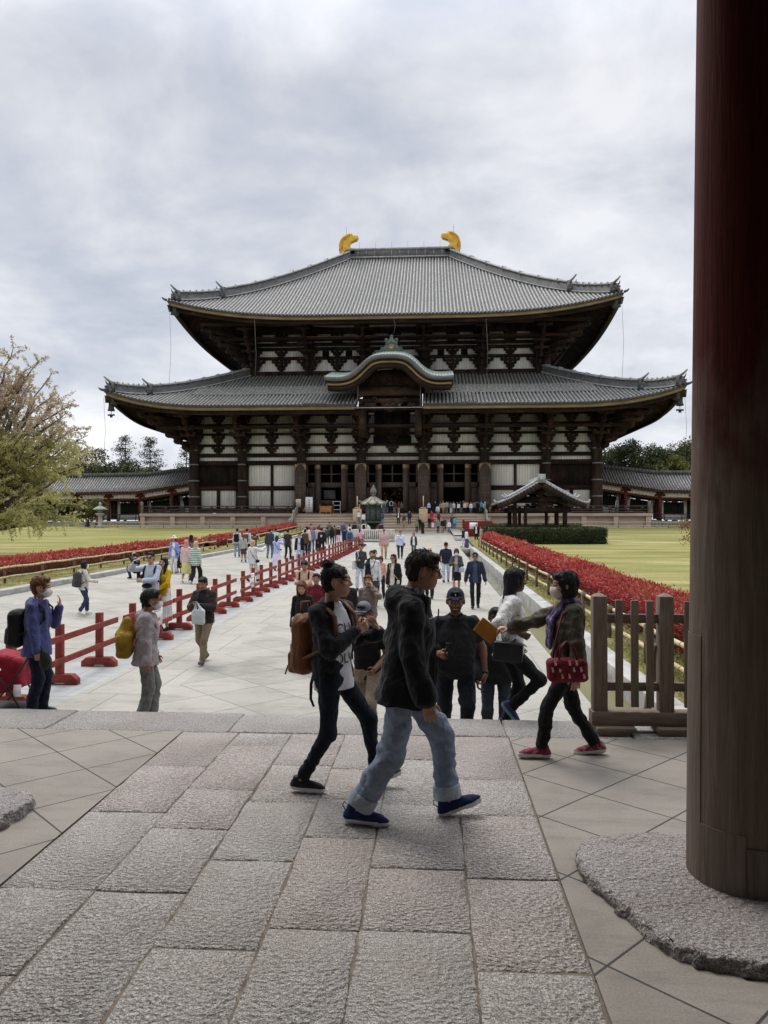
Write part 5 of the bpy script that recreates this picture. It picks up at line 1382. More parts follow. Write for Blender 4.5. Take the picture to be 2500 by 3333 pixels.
def sign_board(x, y, z, w, h, label, mat=None, leg=M_TIM, base_h=.25, frame=None):
 r_ = tag(empty('sign_board', (x, y, z)), label, 'sign', 'sign boards by the hall')
 mb = MB(); mb.bb(x - w / 2, x + w / 2, y - .04, y + .04, z + base_h, z + base_h + h); part(mb, 'board', mat or M_PAPER, r_)
 mb = MB()
 for s_ in (-1, 1): mb.bb(x + s_ * w * .4 - .03, x + s_ * w * .4 + .03, y - .03, y + .03, z, z + base_h)
 mb.bb(x - w * .55, x + w * .55, y - .25, y + .25, z, z + .08); part(mb, 'stand', leg, r_)
 mb = MB()
 for k in range(5): mb.bb(x - w * .12, x + w * .12, y - .046, y - .041, z + base_h + h * (.15 + .15 * k), z + base_h + h * (.24 + .15 * k))
 part(mb, 'print', M_INK, r_)
q = at(1006, 1660, 104.5); sign_board(q.x, 104.5, 3.0, 1.0, 2.1, 'tall white sign board on a red stand left of the hall doors', leg=M_RED, base_h=.2)
q = at(971, 1660, 103.6); sign_board(q.x, 103.6, 3.0, .7, 1.1, 'cream notice board by the top of the left stair rail', mat=plain('cream_board', (.6, .55, .42)), base_h=.9)
M_PINE = plain('fresh_pale_timber', (.52, .40, .26), .8, .2, 3)
for px_, w_ in ((1163, 'left'), (1378, 'right')):
 q = at(px_, 1690, 99.5); x, y, z = q.x, 99.5, 1.85
 r_ = tag(empty('timber_stand', (x, y, z)), 'pale boarded timber stand on the temple steps, %s of the middle lane' % w_, 'stand', 'timber stands on the steps')
 mb = MB(); mb.bb(x - .55, x + .55, y - .3, y + .3, z - .2, z + 1.75); part(mb, 'box', M_PINE, r_, bevel=.02)
 mb = MB(); mb.bb(x - .07, x + .07, y - .07, y + .07, z + 1.75, z + 3.4); mb.bb(x - .35, x + .35, y - .05, y + .05, z + 1.8, z + 1.95); part(mb, 'post', M_PINE, r_)
q = at(1061, 1665, 102.9); x, y, z = q.x, 102.9, 3.02
r_ = tag(empty('offering_chest', (x, y, z)), 'orange wooden offering chest with a dark burner on top before the left doorway', 'chest')
mb = MB(); mb.box((x, y, z + .55), (1.5, .9, .75), taper=1.06); mb.bb(x - .85, x + .85, y - .5, y + .5, z + .92, z + 1.02); mb.bb(x - .75, x - .6, y - .4, y + .4, z, z + .2); mb.bb(x + .6, x + .75, y - .4, y + .4, z, z + .2); part(mb, 'chest', plain('orange_brown_wood', (.33, .16, .06), .6, .3, 3), r_, bevel=.02)
mb = MB(); mb.lathe([(.3, 1.02), (.65, 1.2), (.8, 1.5), (.85, 1.75), (.7, 1.75)], (x, y, z), 14); part(mb, 'burner', M_TIM, r_)
q = at(1073, 1652, 110.5); x, z = q.x, 3.3; sign_board(x, 110.5, 3.3, 1.7, 1.3, 'grey sign panel standing inside the left doorway of the hall', mat=plain('grey_panel', (.30, .30, .30)), base_h=1.9)
mb = MB()
q0 = at(1040, 1660, 106.8); q1 = at(1108, 1660, 106.8)
r_ = tag(empty('door_railing', (q0.x, 106.8, 3.3)), 'white rails across the left doorway of the hall', 'railing')
for h in (.5, 1.1, 1.65): mb.bb(q0.x, q1.x, 106.7, 106.8, 3.05 + h, 3.15 + h)
for x in np.linspace(q0.x, q1.x, 4): mb.bb(x - .04, x + .04, 106.72, 106.78, 3.0, 4.75)
part(mb, 'rail', plain('white_paint', (.6, .6, .58)), r_)
q = at(1553, 1720, 78.0); x, y, z = q.x, 77.5, lz(77.5)
r_ = tag(empty('red_counter', (x, y, z)), 'red draped counter with a white notice beside the clipped hedge', 'counter')
mb = MB(); mb.bb(x - 1.5, x + 1.5, y - .25, y + .25, z, z + 1.55); mb.bb(x - 1.5, x - 1.3, y - .28, y + .28, z + 1.55, z + 1.7); part(mb, 'panel', plain('dark_red_cloth', (.20, .016, .018), .8, .3, 2), r_, bevel=.03)
mb = MB(); mb.bb(x - .8, x + .0, y - .27, y - .26, z + .75, z + 1.4); part(mb, 'notice', M_PAPER, r_)
# ------------------------------------------------------------------ leaves, hedges, trees
def m_leaf(name, cols, rough=.6, trans=.15):
 """leaf colour differs from clump to clump (a point attribute picks the shade of the leaf itself)"""
 t = NT(name)
 at_ = t.t.nodes.new('ShaderNodeAttribute'); at_.attribute_name = 'shade'
 n = len(cols)
 t.col(t.ramp(at_.outputs['Fac'], [(i / (n - 1), c) for i, c in enumerate(cols)]))
 t.set(rough, 0, .25)
 tr = t.t.nodes.new('ShaderNodeBsdfTranslucent'); t.L(t.b.inputs['Base Color'].links[0].from_socket, tr.inputs[0])
 mx = t.t.nodes.new('ShaderNodeMixShader'); mx.inputs[0].default_value = trans
 t.L(t.b.outputs[0], mx.inputs[1]); t.L(tr.outputs[0], mx.inputs[2]); t.L(mx.outputs[0], t.out.inputs[0])
 return t.m
def leaves(name, pos, size, shade, mat, parent, up=0.3, aspect=.5, root=None, dirs=None, seed=0):
 """one small rhombic leaf per position, pointing about at random (or along dirs)"""
 r = np.random.default_rng(seed)
 n = len(pos); d = r.normal(size=(n, 3)); d[:, 2] += up
 if dirs is not None: d = d * .55 + dirs * 1.2
 d /= np.linalg.norm(d, axis=1)[:, None]
 s_ = np.cross(d, r.normal(size=(n, 3))); s_ /= np.linalg.norm(s_, axis=1)[:, None] + 1e-9
 size = np.broadcast_to(size, (n,)) * r.uniform(.7, 1.3, n)
 d = d * size[:, None]; s_ = s_ * (size * aspect * .5)[:, None]
 V = np.stack([pos, pos + d * .5 + s_, pos + d, pos + d * .5 - s_], 1).reshape(-1, 3)
 mb = MB(); mb.verts(V); mb.quads(np.arange(4 * n).reshape(n, 4))
 o = part(mb, name, mat, root) if root is not None else mb.build(name, mat, parent)
 a = o.data.attributes.new('shade', 'FLOAT', 'POINT'); a.data.foreach_set('value', np.repeat(np.clip(shade, 0, 1), 4).astype(np.float32))
 return o
def clump_noise(P, sc_, seed):
 """cheap smooth 3-D noise, 0..1"""
 r = np.random.default_rng(seed); v = 0
 for k in range(6):
  w = r.normal(size=3) * sc_ * (1 + .5 * k); v = v + np.sin(P @ w + r.uniform(0, 6.28)) / (1 + .4 * k)
 return .5 + .5 * np.tanh(v * .75)
M_REDL = m_leaf('red_photinia_leaf', [(.060, .065, .022), (.13, .045, .022), (.31, .030, .030), (.48, .052, .060), (.58, .14, .12), (.30, .22, .06)], .5, .12)
M_TWIG = plain('dark_hedge_twig', (.05, .035, .025), .9, .4, 6)
def red_hedge(x0, x1, y0, y1, h, label, seed, dens=1.0, near=0):
 r = np.random.default_rng(seed)
 root = tag(empty('red_hedge', ((x0 + x1) / 2, (y0 + y1) / 2, lz((y0 + y1) / 2))), label, 'hedge', 'red hedges along the court')
 mb = MB(); ys = np.linspace(y0 + .1, y1 - .1, max(4, int((y1 - y0) / .5)))
 c = (x0 + x1) / 2; w_ = (x1 - x0) / 2 - .16
 P = np.array([[(c + w_ * a, y, lz(y) + (h - .2) * b) for a, b in ((-1, .04), (-1.0, .7), (-.75, .95), (.75, .95), (1.0, .7), (1, .04))] for y in ys]); mb.grid(P, flip=True)
 part(mb, 'twigs', M_TWIG, root)
 ps = []; sh = []; sz = []; dr = []
 for (a, b, de, size) in ([(y0, min(y1, 24), 900, .075), (max(y0, 24), min(y1, 40), 420, .11), (max(y0, 40), y1, 190, .17)]):
  if b <= a: continue
  L = b - a; n = int(L * de * dens * 2.2)
  q = r.random(n); y = r.uniform(a, b, n)
  top = q < .52; sd_ = np.where(r.random(n) < .5, -1, 1)
  x = np.where(top, r.uniform(x0 - .02, x1 + .02, n), np.where(sd_ < 0, x0, x1) + r.normal(0, .06, n) + sd_ * .03)
  gy = np.array([lz(v) for v in y])
  e = np.abs(x - c) / ((x1 - x0) / 2)
  bump_ = (clump_noise(np.stack([x * 1.0, y, 0 * y], 1), 2.1, 3) - .5) * .14
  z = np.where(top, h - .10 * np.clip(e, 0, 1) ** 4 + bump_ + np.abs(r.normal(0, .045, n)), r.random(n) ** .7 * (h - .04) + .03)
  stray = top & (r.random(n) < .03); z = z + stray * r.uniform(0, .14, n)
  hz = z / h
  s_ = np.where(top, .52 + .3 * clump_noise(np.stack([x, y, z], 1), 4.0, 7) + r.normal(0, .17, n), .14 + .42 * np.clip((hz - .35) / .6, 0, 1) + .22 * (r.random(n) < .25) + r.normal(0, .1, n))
  ps.append(np.stack([x, y, gy + z], 1)); sh.append(s_); sz.append(np.full(n, size))
  dr.append(np.stack([np.where(top, 0, sd_ * 1.0), 0 * x, np.where(top, 1.0, .35)], 1))
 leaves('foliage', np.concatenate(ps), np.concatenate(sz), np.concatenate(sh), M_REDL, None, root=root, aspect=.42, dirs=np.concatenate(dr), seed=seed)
red_hedge(4.42, 5.38, 9.5, 57.6, .80, 'long red hedge running beside the bamboo fence on the right', 1)
red_hedge(4.42, 5.38, 60.4, 65.5, .80, 'short far piece of red hedge just before the clipped green hedge', 2)
red_hedge(-17.8, -16.9, 24, 55.4, .68, 'near red hedge along the left side of the court', 3, .8)
red_hedge(-17.8, -16.9, 58.3, 95, .68, 'far red hedge along the left side of the court, ending at the podium', 4, .8)
M_CLIP = m_leaf('dark_clipped_leaf', [(.016, .024, .007), (.034, .048, .013), (.060, .078, .022), (.105, .115, .035)], .6, .1)
M_CORE = plain('dark_green_core', (.012, .017, .007), .95, .4, 3)
def clipped(x0, x1, y0, y1, h, label, seed, de=230, size=.13):
 r = np.random.default_rng(seed); root = tag(empty('clipped_hedge', ((x0 + x1) / 2, (y0 + y1) / 2, lz(y0))), label, 'hedge', 'clipped green hedges round the pavilion')
 mb = MB(); mb.bb(x0 + .1, x1 - .1, y0 + .1, y1 - .1, lz(y0) - .1, lz(y0) + h - .1); part(mb, 'twigs', M_CORE, root)
 ps = []
 def face(n, fx):
  ps.append(fx(r.random(n), r.random(n), n))
 n_ = lambda u: r.normal(0, .035, u)
 zb = lz(y0)
 A = (x1 - x0) * h; face(int(A * de), lambda u, v, n: np.stack([x0 + (x1 - x0) * u, y0 + n_(n), zb + h * v], 1))
 B = (y1 - y0) * h
 face(int(B * de * .6), lambda u, v, n: np.stack([x0 + n_(n), y0 + (y1 - y0) * u, zb + h * v], 1)); face(int(B * de * .6), lambda u, v, n: np.stack([x1 + n_(n), y0 + (y1 - y0) * u, zb + h * v], 1))
 face(int((x1 - x0) * (y1 - y0) * de * .8), lambda u, v, n: np.stack([x0 + (x1 - x0) * u, y0 + (y1 - y0) * v, zb + h + n_(n) * .7], 1))
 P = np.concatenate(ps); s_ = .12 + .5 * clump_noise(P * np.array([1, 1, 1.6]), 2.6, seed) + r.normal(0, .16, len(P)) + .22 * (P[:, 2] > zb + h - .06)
 leaves('foliage', P, size, s_, M_CLIP, None, root=root, aspect=.6, seed=seed)
clipped(5.0, 14.6, 65.0, 66.6, 1.3, 'long clipped green hedge in front of the open pavilion', 11)
clipped(13.2, 14.6, 66.65, 75.4, 1.3, 'clipped green hedge on the right of the open pavilion', 12, 90)
clipped(5.2, 14.6, 75.45, 76.9, 1.3, 'clipped green hedge behind the open pavilion', 13, 120)
clipped(5.0, 6.2, 71.5, 75.4, 1.3, 'short clipped green hedge by the entrance of the open pavilion', 14, 120)
def tufts():
 r = np.random.default_rng(8); ps = []; n = 15000
 y = 8 + 34 * r.random(n) ** 1.6; x = r.uniform(3.42, 4.55, n); ps.append(np.stack([x, y, [lz(v) for v in y]], 1))
 n = 5000; y = 22 + 30 * r.random(n) ** 1.4; x = r.uniform(-16.6, -14.85, n); ps.append(np.stack([x, y, [lz(v) for v in y]], 1))
 P = np.concatenate(ps); s_ = .2 + .6 * clump_noise(P, 1.5, 2) + r.normal(0, .12, len(P))
 o = leaves('grass', P, .075, s_, m_leaf('verge_grass_blade', [(.09, .11, .02), (.20, .19, .06), (.36, .30, .15)], .8, .2), None, up=.9, aspect=.16, seed=5)
 tag(o, kind='stuff')
tufts()
M_BARK = plain('grey_brown_bark', (.12, .098, .082), .9, .4, 5, .5, 20, stretch=(1, 1, .3))
def grow(mb, p, d, L, r, depth, tips, rr, spread=.55, droop=0.0, up=.1, kids=(2, 3), twigs=None):
 """recursive limbs; tips collects (point, direction)"""
 n = 5; pts = [p]; rad = [r]; q = p.copy(); dd = d.copy()
 for i in range(n):
  dd = (dd + Vector((rr.gauss(0, .13), rr.gauss(0, .13), rr.gauss(0, .10) + up * .25 - droop * .2))).normalized()
  q = q + dd * (L / n); pts.append(q.copy()); rad.append(r * (1 - .45 * (i + 1) / n))
 mb.tube([v[:] for v in pts], rad, 7 if depth > 2 else 5 if depth > 1 else 4, cap=False)
 if depth <= 2:
  for v in pts[1:]: tips.append((v.copy(), dd.copy()))
 if depth == 0: return
 for k in range(rr.randint(*kids)):
  f = rr.uniform(.45, 1.0); i = min(n - 1, int(f * n)); b = pts[i].lerp(pts[i + 1], f * n - i)
  ax = dd.cross(Vector((rr.gauss(0, 1), rr.gauss(0, 1), rr.gauss(0, 1)))).normalized()
  nd = (Matrix.Rotation(rr.uniform(.35, 1.0) * spread * 1.5, 3, ax) @ dd).normalized()
  grow(mb, b, nd, L * rr.uniform(.6, .82), rad[i] * .62, depth - 1, tips, rr, spread, droop, up, kids, twigs)
 grow(mb, pts[-1], dd, L * .72, rad[-1] * .9, depth - 1, tips, rr, spread, droop, up, kids, twigs)
M_CHERRY = m_leaf('young_bronze_and_lime_leaf', [(.38, .26, .20), (.50, .39, .30), (.44, .41, .20), (.50, .49, .19), (.62, .60, .28)], .55, .5)
def spring_tree():
 rr = random.Random(19); r = np.random.default_rng(3); base = Vector((-26.4, 44.0, lz(44)))
 root = tag(empty('spring_tree', base), 'broad spring tree with fresh lime and bronze leaves at the left edge, over the lawn', 'tree')
 mb = MB(); mb.tube([base[:], (base + Vector((.1, 0, 1.5)))[:], (base + Vector((-.1, .1, 3.4)))[:], (base + Vector((.2, 0, 6)))[:], (base + Vector((.1, .1, 9)))[:]], [.42, .36, .30, .2, .09], 10)
 ps = []
 for k in range(150):
  u = rr.uniform(0, 6.283); v = rr.uniform(-.62, 1.0) if k < 112 else rr.uniform(.25, .98); q = rr.uniform(.5, 1.0) ** .6; w = sqrt(max(0, 1 - (abs(v) ** 2.7 if v > 0 else (v * .8) ** 2)))
  e = base + Vector((cos(u) * w * q * 6.2, sin(u) * w * q * 6.2, 5.0 + v * q * (8.1 if v > 0 else 6.2)))
  if e.z < base.z + .75: e.z = base.z + rr.uniform(.75, 1.5)
  h0 = min(8.0, max(1.5, (e.z - base.z) * rr.uniform(.3, .6))); a = base + Vector((.1, 0, h0)); m = a.lerp(e, .55) + Vector((rr.gauss(0, .3), rr.gauss(0, .3), rr.uniform(.2, .9)))
  pts = [a * (1 - f) ** 2 + m * 2 * f * (1 - f) + e * f * f + Vector((rr.gauss(0, .07), rr.gauss(0, .07), rr.gauss(0, .05))) * (0 < f < 1) for f in np.linspace(0, 1, 9)]
  L = (e - a).length; r0 = .018 + .014 * L
  mb.tube([p[:] for p in pts], [r0 * (1 - .85 * i / 8) for i in range(9)], 6, cap=False)
  for j in range(20):
   f = rr.uniform(.35, 1.0) * 8; i = min(7, int(f)); b = pts[i].lerp(pts[i + 1], f - i); d = Vector((rr.gauss(0, 1), rr.gauss(0, 1), rr.gauss(.15, .7))).normalized() + (pts[8] - pts[6]).normalized() * .7
   d.normalize(); T = rr.uniform(.45, 1.25); c = b + d * T * .5 + Vector((0, 0, .06)); t = b + d * T + Vector((0, 0, -.12))
   mb.tube([b[:], c[:], t[:]], [.013, .009, .004], 3, cap=False)
   n = int(T * 60); g = r.uniform(.1, 1.05, n)[:, None]
   ps.append(np.array(b[:]) * (1 - g) ** 2 + np.array(c[:]) * 2 * g * (1 - g) + np.array(t[:]) * g ** 2 + r.normal(0, .045, (n, 3)))
 part(mb, 'trunk', M_BARK, root, smooth=True)
 P = np.concatenate(ps); hgt = (P[:, 2] - base.z) / 12.5
 s_ = np.clip(.86 - .62 * np.clip((hgt - .30) / .42, 0, 1), 0, 1) + .34 * (clump_noise(P, .8, 9) - .5) + r.normal(0, .12, len(P))
 leaves('crown', P, .108, s_, M_CHERRY, None, root=root, aspect=.58, seed=4)
spring_tree()
M_CONIF = m_leaf('dark_conifer_spray', [(.016, .022, .012), (.034, .046, .020), (.065, .078, .032), (.10, .105, .042)], .7, .1)
M_BROAD = m_leaf('evergreen_leaf', [(.022, .030, .012), (.05, .066, .024), (.09, .108, .038), (.15, .15, .055)], .6, .15)
M_YELL = m_leaf('yellow_green_leaf', [(.05, .06, .015), (.10, .11, .025), (.16, .16, .04), (.22, .20, .06)], .6, .2)
M_BROWNL = m_leaf('bare_reddish_twig', [(.06, .045, .035), (.12, .085, .065), (.17, .12, .09)], .8, .1)
def conifer(x, y, z, H, R_, label, seed, mat=None, low=.12):
 rr = random.Random(seed); r = np.random.default_rng(seed)
 root = tag(empty('conifer_tree', (x, y, z)), label, 'tree', 'tall conifers behind the left corridor')
 mb = MB(); mb.tube([(x, y, z), (x + .1, y, z + H * .5), (x, y, z + H * .98)], [.38, .24, .04], 8); ps = []
 k = 0; h = H * low
 while h < H * .985:
  f = (h / H - low) / (1 - low)
  for j in range(rr.randint(3, 5)):
   a = rr.uniform(0, 6.28); L = R_ * (1 - f) ** .62 * rr.uniform(.55, 1.12) * (.75 + .25 * min(1, f * 6)) + .3
   e = Vector((x + cos(a) * L, y + sin(a) * L, z + h + .10 * L + rr.uniform(-.2, .2)))
   m = Vector((x, y, z + h)).lerp(e, .5) + Vector((0, 0, -.10 * L))
   mb.tube([(x, y, z + h), m[:], e[:]], [.07, .05, .02], 4)
   for s in np.linspace(.35, 1.0, max(3, int(L * 2.0))):
    c = Vector((x, y, z + h)).lerp(m, s * 2) if s < .5 else m.lerp(e, s * 2 - 1)
    n = rr.randint(9, 20); ps.append(np.array(c[:]) + r.normal(0, 1, (n, 3)) * np.array([.30, .30, .13]))
  h += rr.uniform(.75, 1.25) * (1.05 - .35 * f)
 part(mb, 'trunk', M_BARK, root)
 P = np.concatenate(ps); s_ = .12 + .55 * clump_noise(P, .9, seed) + r.normal(0, .15, len(P)) + .12 * (r.random(len(P)) < .3)
 leaves('crown', P, .32, s_, mat or M_CONIF, None, root=root, aspect=.45, seed=seed, up=.1)
def roundtree(x, y, z, H, R_, label, seed, mat, group, n=5000, size=.42, trunk=True, name='broadleaf_tree'):
 rr = random.Random(seed); r = np.random.default_rng(seed)
 root = tag(empty(name, (x, y, z)), label, 'tree' if name != 'garden_shrub' else 'shrub', group)
 mb = MB(); tips = []
 mb.tube([(x, y, z), (x, y, z + H * .45)], [.3, .2], 7)
 for k in range(7):
  a = k * .9 + rr.uniform(-.3, .3); el = rr.uniform(.3, 1.3); mb.tube([(x, y, z + H * .3), (x + cos(a) * cos(el) * R_ * .75, y + sin(a) * cos(el) * R_ * .75, z + H * .35 + sin(el) * H * .5)], [.12, .03], 5)
 part(mb, 'trunk', M_BARK, root)
 cs = []
 for k in range(22):
  a = rr.uniform(0, 6.28); v = rr.uniform(-.55, 1); q = sqrt(1 - v * v) * rr.uniform(.5, 1)
  cs.append((x + cos(a) * q * R_ * .8, y + sin(a) * q * R_ * .8, z + H * .58 + v * H * .36, R_ * rr.uniform(.22, .42)))
 ps = []
 for c in cs:
  m = n // len(cs); d = r.normal(size=(m, 3)); d /= np.linalg.norm(d, axis=1)[:, None]
  ps.append(np.array(c[:3]) + d * c[3] * (r.uniform(.55, 1.12, m)[:, None]) * np.array([1, 1, .75]))
 P = np.concatenate(ps); s_ = .15 + .55 * clump_noise(P, 1.1, seed) + r.normal(0, .16, len(P))
 leaves('crown', P, size, s_, mat, None, root=root, aspect=.6, seed=seed)
def tree_at(px, ytop, Y): q = at(px, ytop, Y); return q.x, q.z
for px, yt, Y, R_, lab, sd_ in ((408, 1409, 150, 4.2, 'slimmer tall conifer on the left, with ragged sparse tiers', 31), (488, 1420, 148, 4.6, 'fuller tall conifer nearer the hall, rounded at its top', 32)):
 x, zt = tree_at(px, yt, Y); conifer(x, Y, 1.0, zt - 1.0, R_, lab, sd_)
x, zt = tree_at(606, 1450, 150); conifer(x, 150, 1.0, zt - 1, 4.0, 'conifer half hidden behind the west corner of the hall', 33)
TG = 'trees behind the left corridor'
for px, yt, Y, R_, lab, sd_, mat in ((385, 1500, 140, 6.0, 'round dark evergreen below the tall conifers', 41, M_BROAD), (300, 1452, 145, 5.5, 'thin reddish half-bare tree beside the spring tree', 42, M_BROWNL), (330, 1515, 138, 4.0, 'small dark evergreen left of the round evergreen', 46, M_BROAD), (270, 1500, 150, 5.0, 'mid green tree just showing beside the spring tree', 43, M_BROAD), (500, 1520, 146, 5, 'low yellow-green tree under the fuller conifer', 44, M_YELL), (180, 1505, 150, 6, 'dull green tree seen through the spring tree', 45, M_BROAD)):
 x, zt = tree_at(px, yt, Y); roundtree(x, Y, 1.0, zt - 1.0, R_, lab, sd_, mat, TG, 4200, .45)
TG = 'trees behind the right corridor'
rt = random.Random(77)
D = ['dark evergreen', 'bushy evergreen', 'tall evergreen', 'rounded evergreen', 'olive evergreen', 'ragged evergreen', 'broad evergreen', 'pale olive tree', 'yellow-green evergreen', 'reddish young tree', 'dense evergreen']
W = ['nearest the hall corner', 'one in from the hall corner', 'above the corridor end', 'a little right of the corridor end', 'left of the middle of the wood', 'in the middle of the wood', 'right of the middle of the wood', 'in front of the wood', 'low by the corridor ridge', 'closest to the dark pillar', 'just before the dark pillar']
for k, (px, yt, Y, R_, mat) in enumerate(((1975, 1462, 150, 4.5, M_BROAD), (2010, 1448, 160, 5, M_BROAD), (2040, 1432, 150, 4.5, M_CONIF), (2078, 1452, 150, 5, M_BROAD), (2112, 1446, 155, 5, M_BROAD), (2140, 1452, 150, 4.8, M_CONIF), (2168, 1455, 150, 5, M_BROAD), (2190, 1440, 160, 5, M_YELL), (2200, 1480, 140, 4, M_YELL), (2262, 1430, 150, 5, M_BROWNL), (2235, 1428, 146, 5, M_BROAD))):
 x, zt = tree_at(px, yt, Y); roundtree(x, Y, 1.0, zt - 1.0, R_, '%s %s, behind the right corridor' % (D[k], W[k]), 60 + k, mat, TG, 4600, .42)
x, zt = tree_at(318, 1630, 103); roundtree(x, 103, 1.2, zt - 1.0, 1.7, 'rounded yellow-green shrub behind the stone lantern', 91, M_YELL, None, 3500, .2, name='garden_shrub')
x, zt = tree_at(285, 1640, 104); roundtree(x, 104, 1.2, zt - 1.0, 1.7, 'darker shrub left of the stone lantern', 92, M_BROAD, None, 3000, .2, name='garden_shrub')
M_MAPLE = m_leaf('reddish_maple_leaf', [(.16, .075, .04), (.24, .11, .06), (.22, .17, .07)], .6, .35)
def maple():
 rr = random.Random(5); base = Vector((17.6, 48, lz(48))); root = tag(empty('maple_tree', base), 'young maple with reddish leaves peeping past the dark pillar', 'tree')
 mb = MB(); tips = []
 grow(mb, base, Vector((-.05, 0, 1)), 1.3, .10, 0, [], rr)
 for k in range(6):
  a = k * 1.05; grow(mb, base + Vector((0, 0, .8 + .15 * k)), Vector((cos(a), sin(a), .7)).normalized(), 1.1, .045, 2, tips, rr, .6, .1, .1, (1, 2))
 part(mb, 'trunk', M_BARK, root); r = np.random.default_rng(6); T = np.array([t[0][:] for t in tips]); P = np.repeat(T, 16, 0) + r.normal(0, .12, (len(T) * 16, 3))
 leaves('crown', P, .10, r.random(len(P)), M_MAPLE, None, root=root, aspect=.8, seed=6)
maple()
# ------------------------------------------------------------------ people: one smooth surface per body, garments as their own surfaces
def surface_nets(D, lo, h):
 S = D < 0
 nx, ny, nz = D.shape
 c = S[:-1, :-1, :-1].astype(np.int8)
 for i, j, k in ((1, 0, 0), (0, 1, 0), (1, 1, 0), (0, 0, 1), (1, 0, 1), (0, 1, 1), (1, 1, 1)):
  c = c + S[i:nx - 1 + i, j:ny - 1 + j, k:nz - 1 + k]
 mix = (c > 0) & (c < 8)
 I = np.argwhere(mix)
 if len(I) == 0: return None
 idx = np.full(mix.shape, -1, np.int32); idx[mix] = np.arange(len(I))
 off = np.array([(i, j, k) for k in (0, 1) for j in (0, 1) for i in (0, 1)])
 val = np.stack([D[I[:, 0] + o[0], I[:, 1] + o[1], I[:, 2] + o[2]] for o in off], 1)
 acc = np.zeros((len(I), 3)); cnt = np.zeros(len(I))
 for a in range(8):
  for b in range(a + 1, 8):
   if np.abs(off[a] - off[b]).sum() != 1: continue
   va, vb = val[:, a], val[:, b]; m = (va < 0) != (vb < 0)
   t = np.where(m, va / np.where(m, va - vb, 1), 0)
   acc += np.where(m[:, None], off[a] + t[:, None] * (off[b] - off[a]), 0); cnt += m
 V = (I + acc / cnt[:, None]) * h + lo
 Q = []
 def emit(ax, m, cells):
  w = np.argwhere(m)
  if not len(w): return
  q = np.stack([idx[tuple((w + c_).T)] for c_ in cells], 1)
  return w, q
 for ax in range(3):
  A = [slice(None)] * 3; B = [slice(None)] * 3
  A[ax] = slice(0, -1); B[ax] = slice(1, None)
  s0, s1 = S[tuple(A)], S[tuple(B)]
  m = s0 != s1
  o1, o2 = [d for d in range(3) if d != ax]
  sl = [slice(None)] * 3; sl[o1] = slice(1, -1); sl[o2] = slice(1, -1)
  w = np.argwhere(m[tuple(sl)])
  if not len(w): continue
  w[:, o1] += 1; w[:, o2] += 1
  e1 = np.zeros(3, int); e1[o1] = 1; e2 = np.zeros(3, int); e2[o2] = 1
  q = np.stack([idx[tuple((w + d).T)] for d in (-e1 - e2, -e2, 0 * e1, -e1)], 1)
  fl = s0[tuple(w.T)]
  if ax == 1: fl = ~fl
  q = np.where(fl[:, None], q, q[:, ::-1])
  Q.append(q)
 Q = np.concatenate(Q); Q = Q[(Q >= 0).all(1)]
 return V, Q
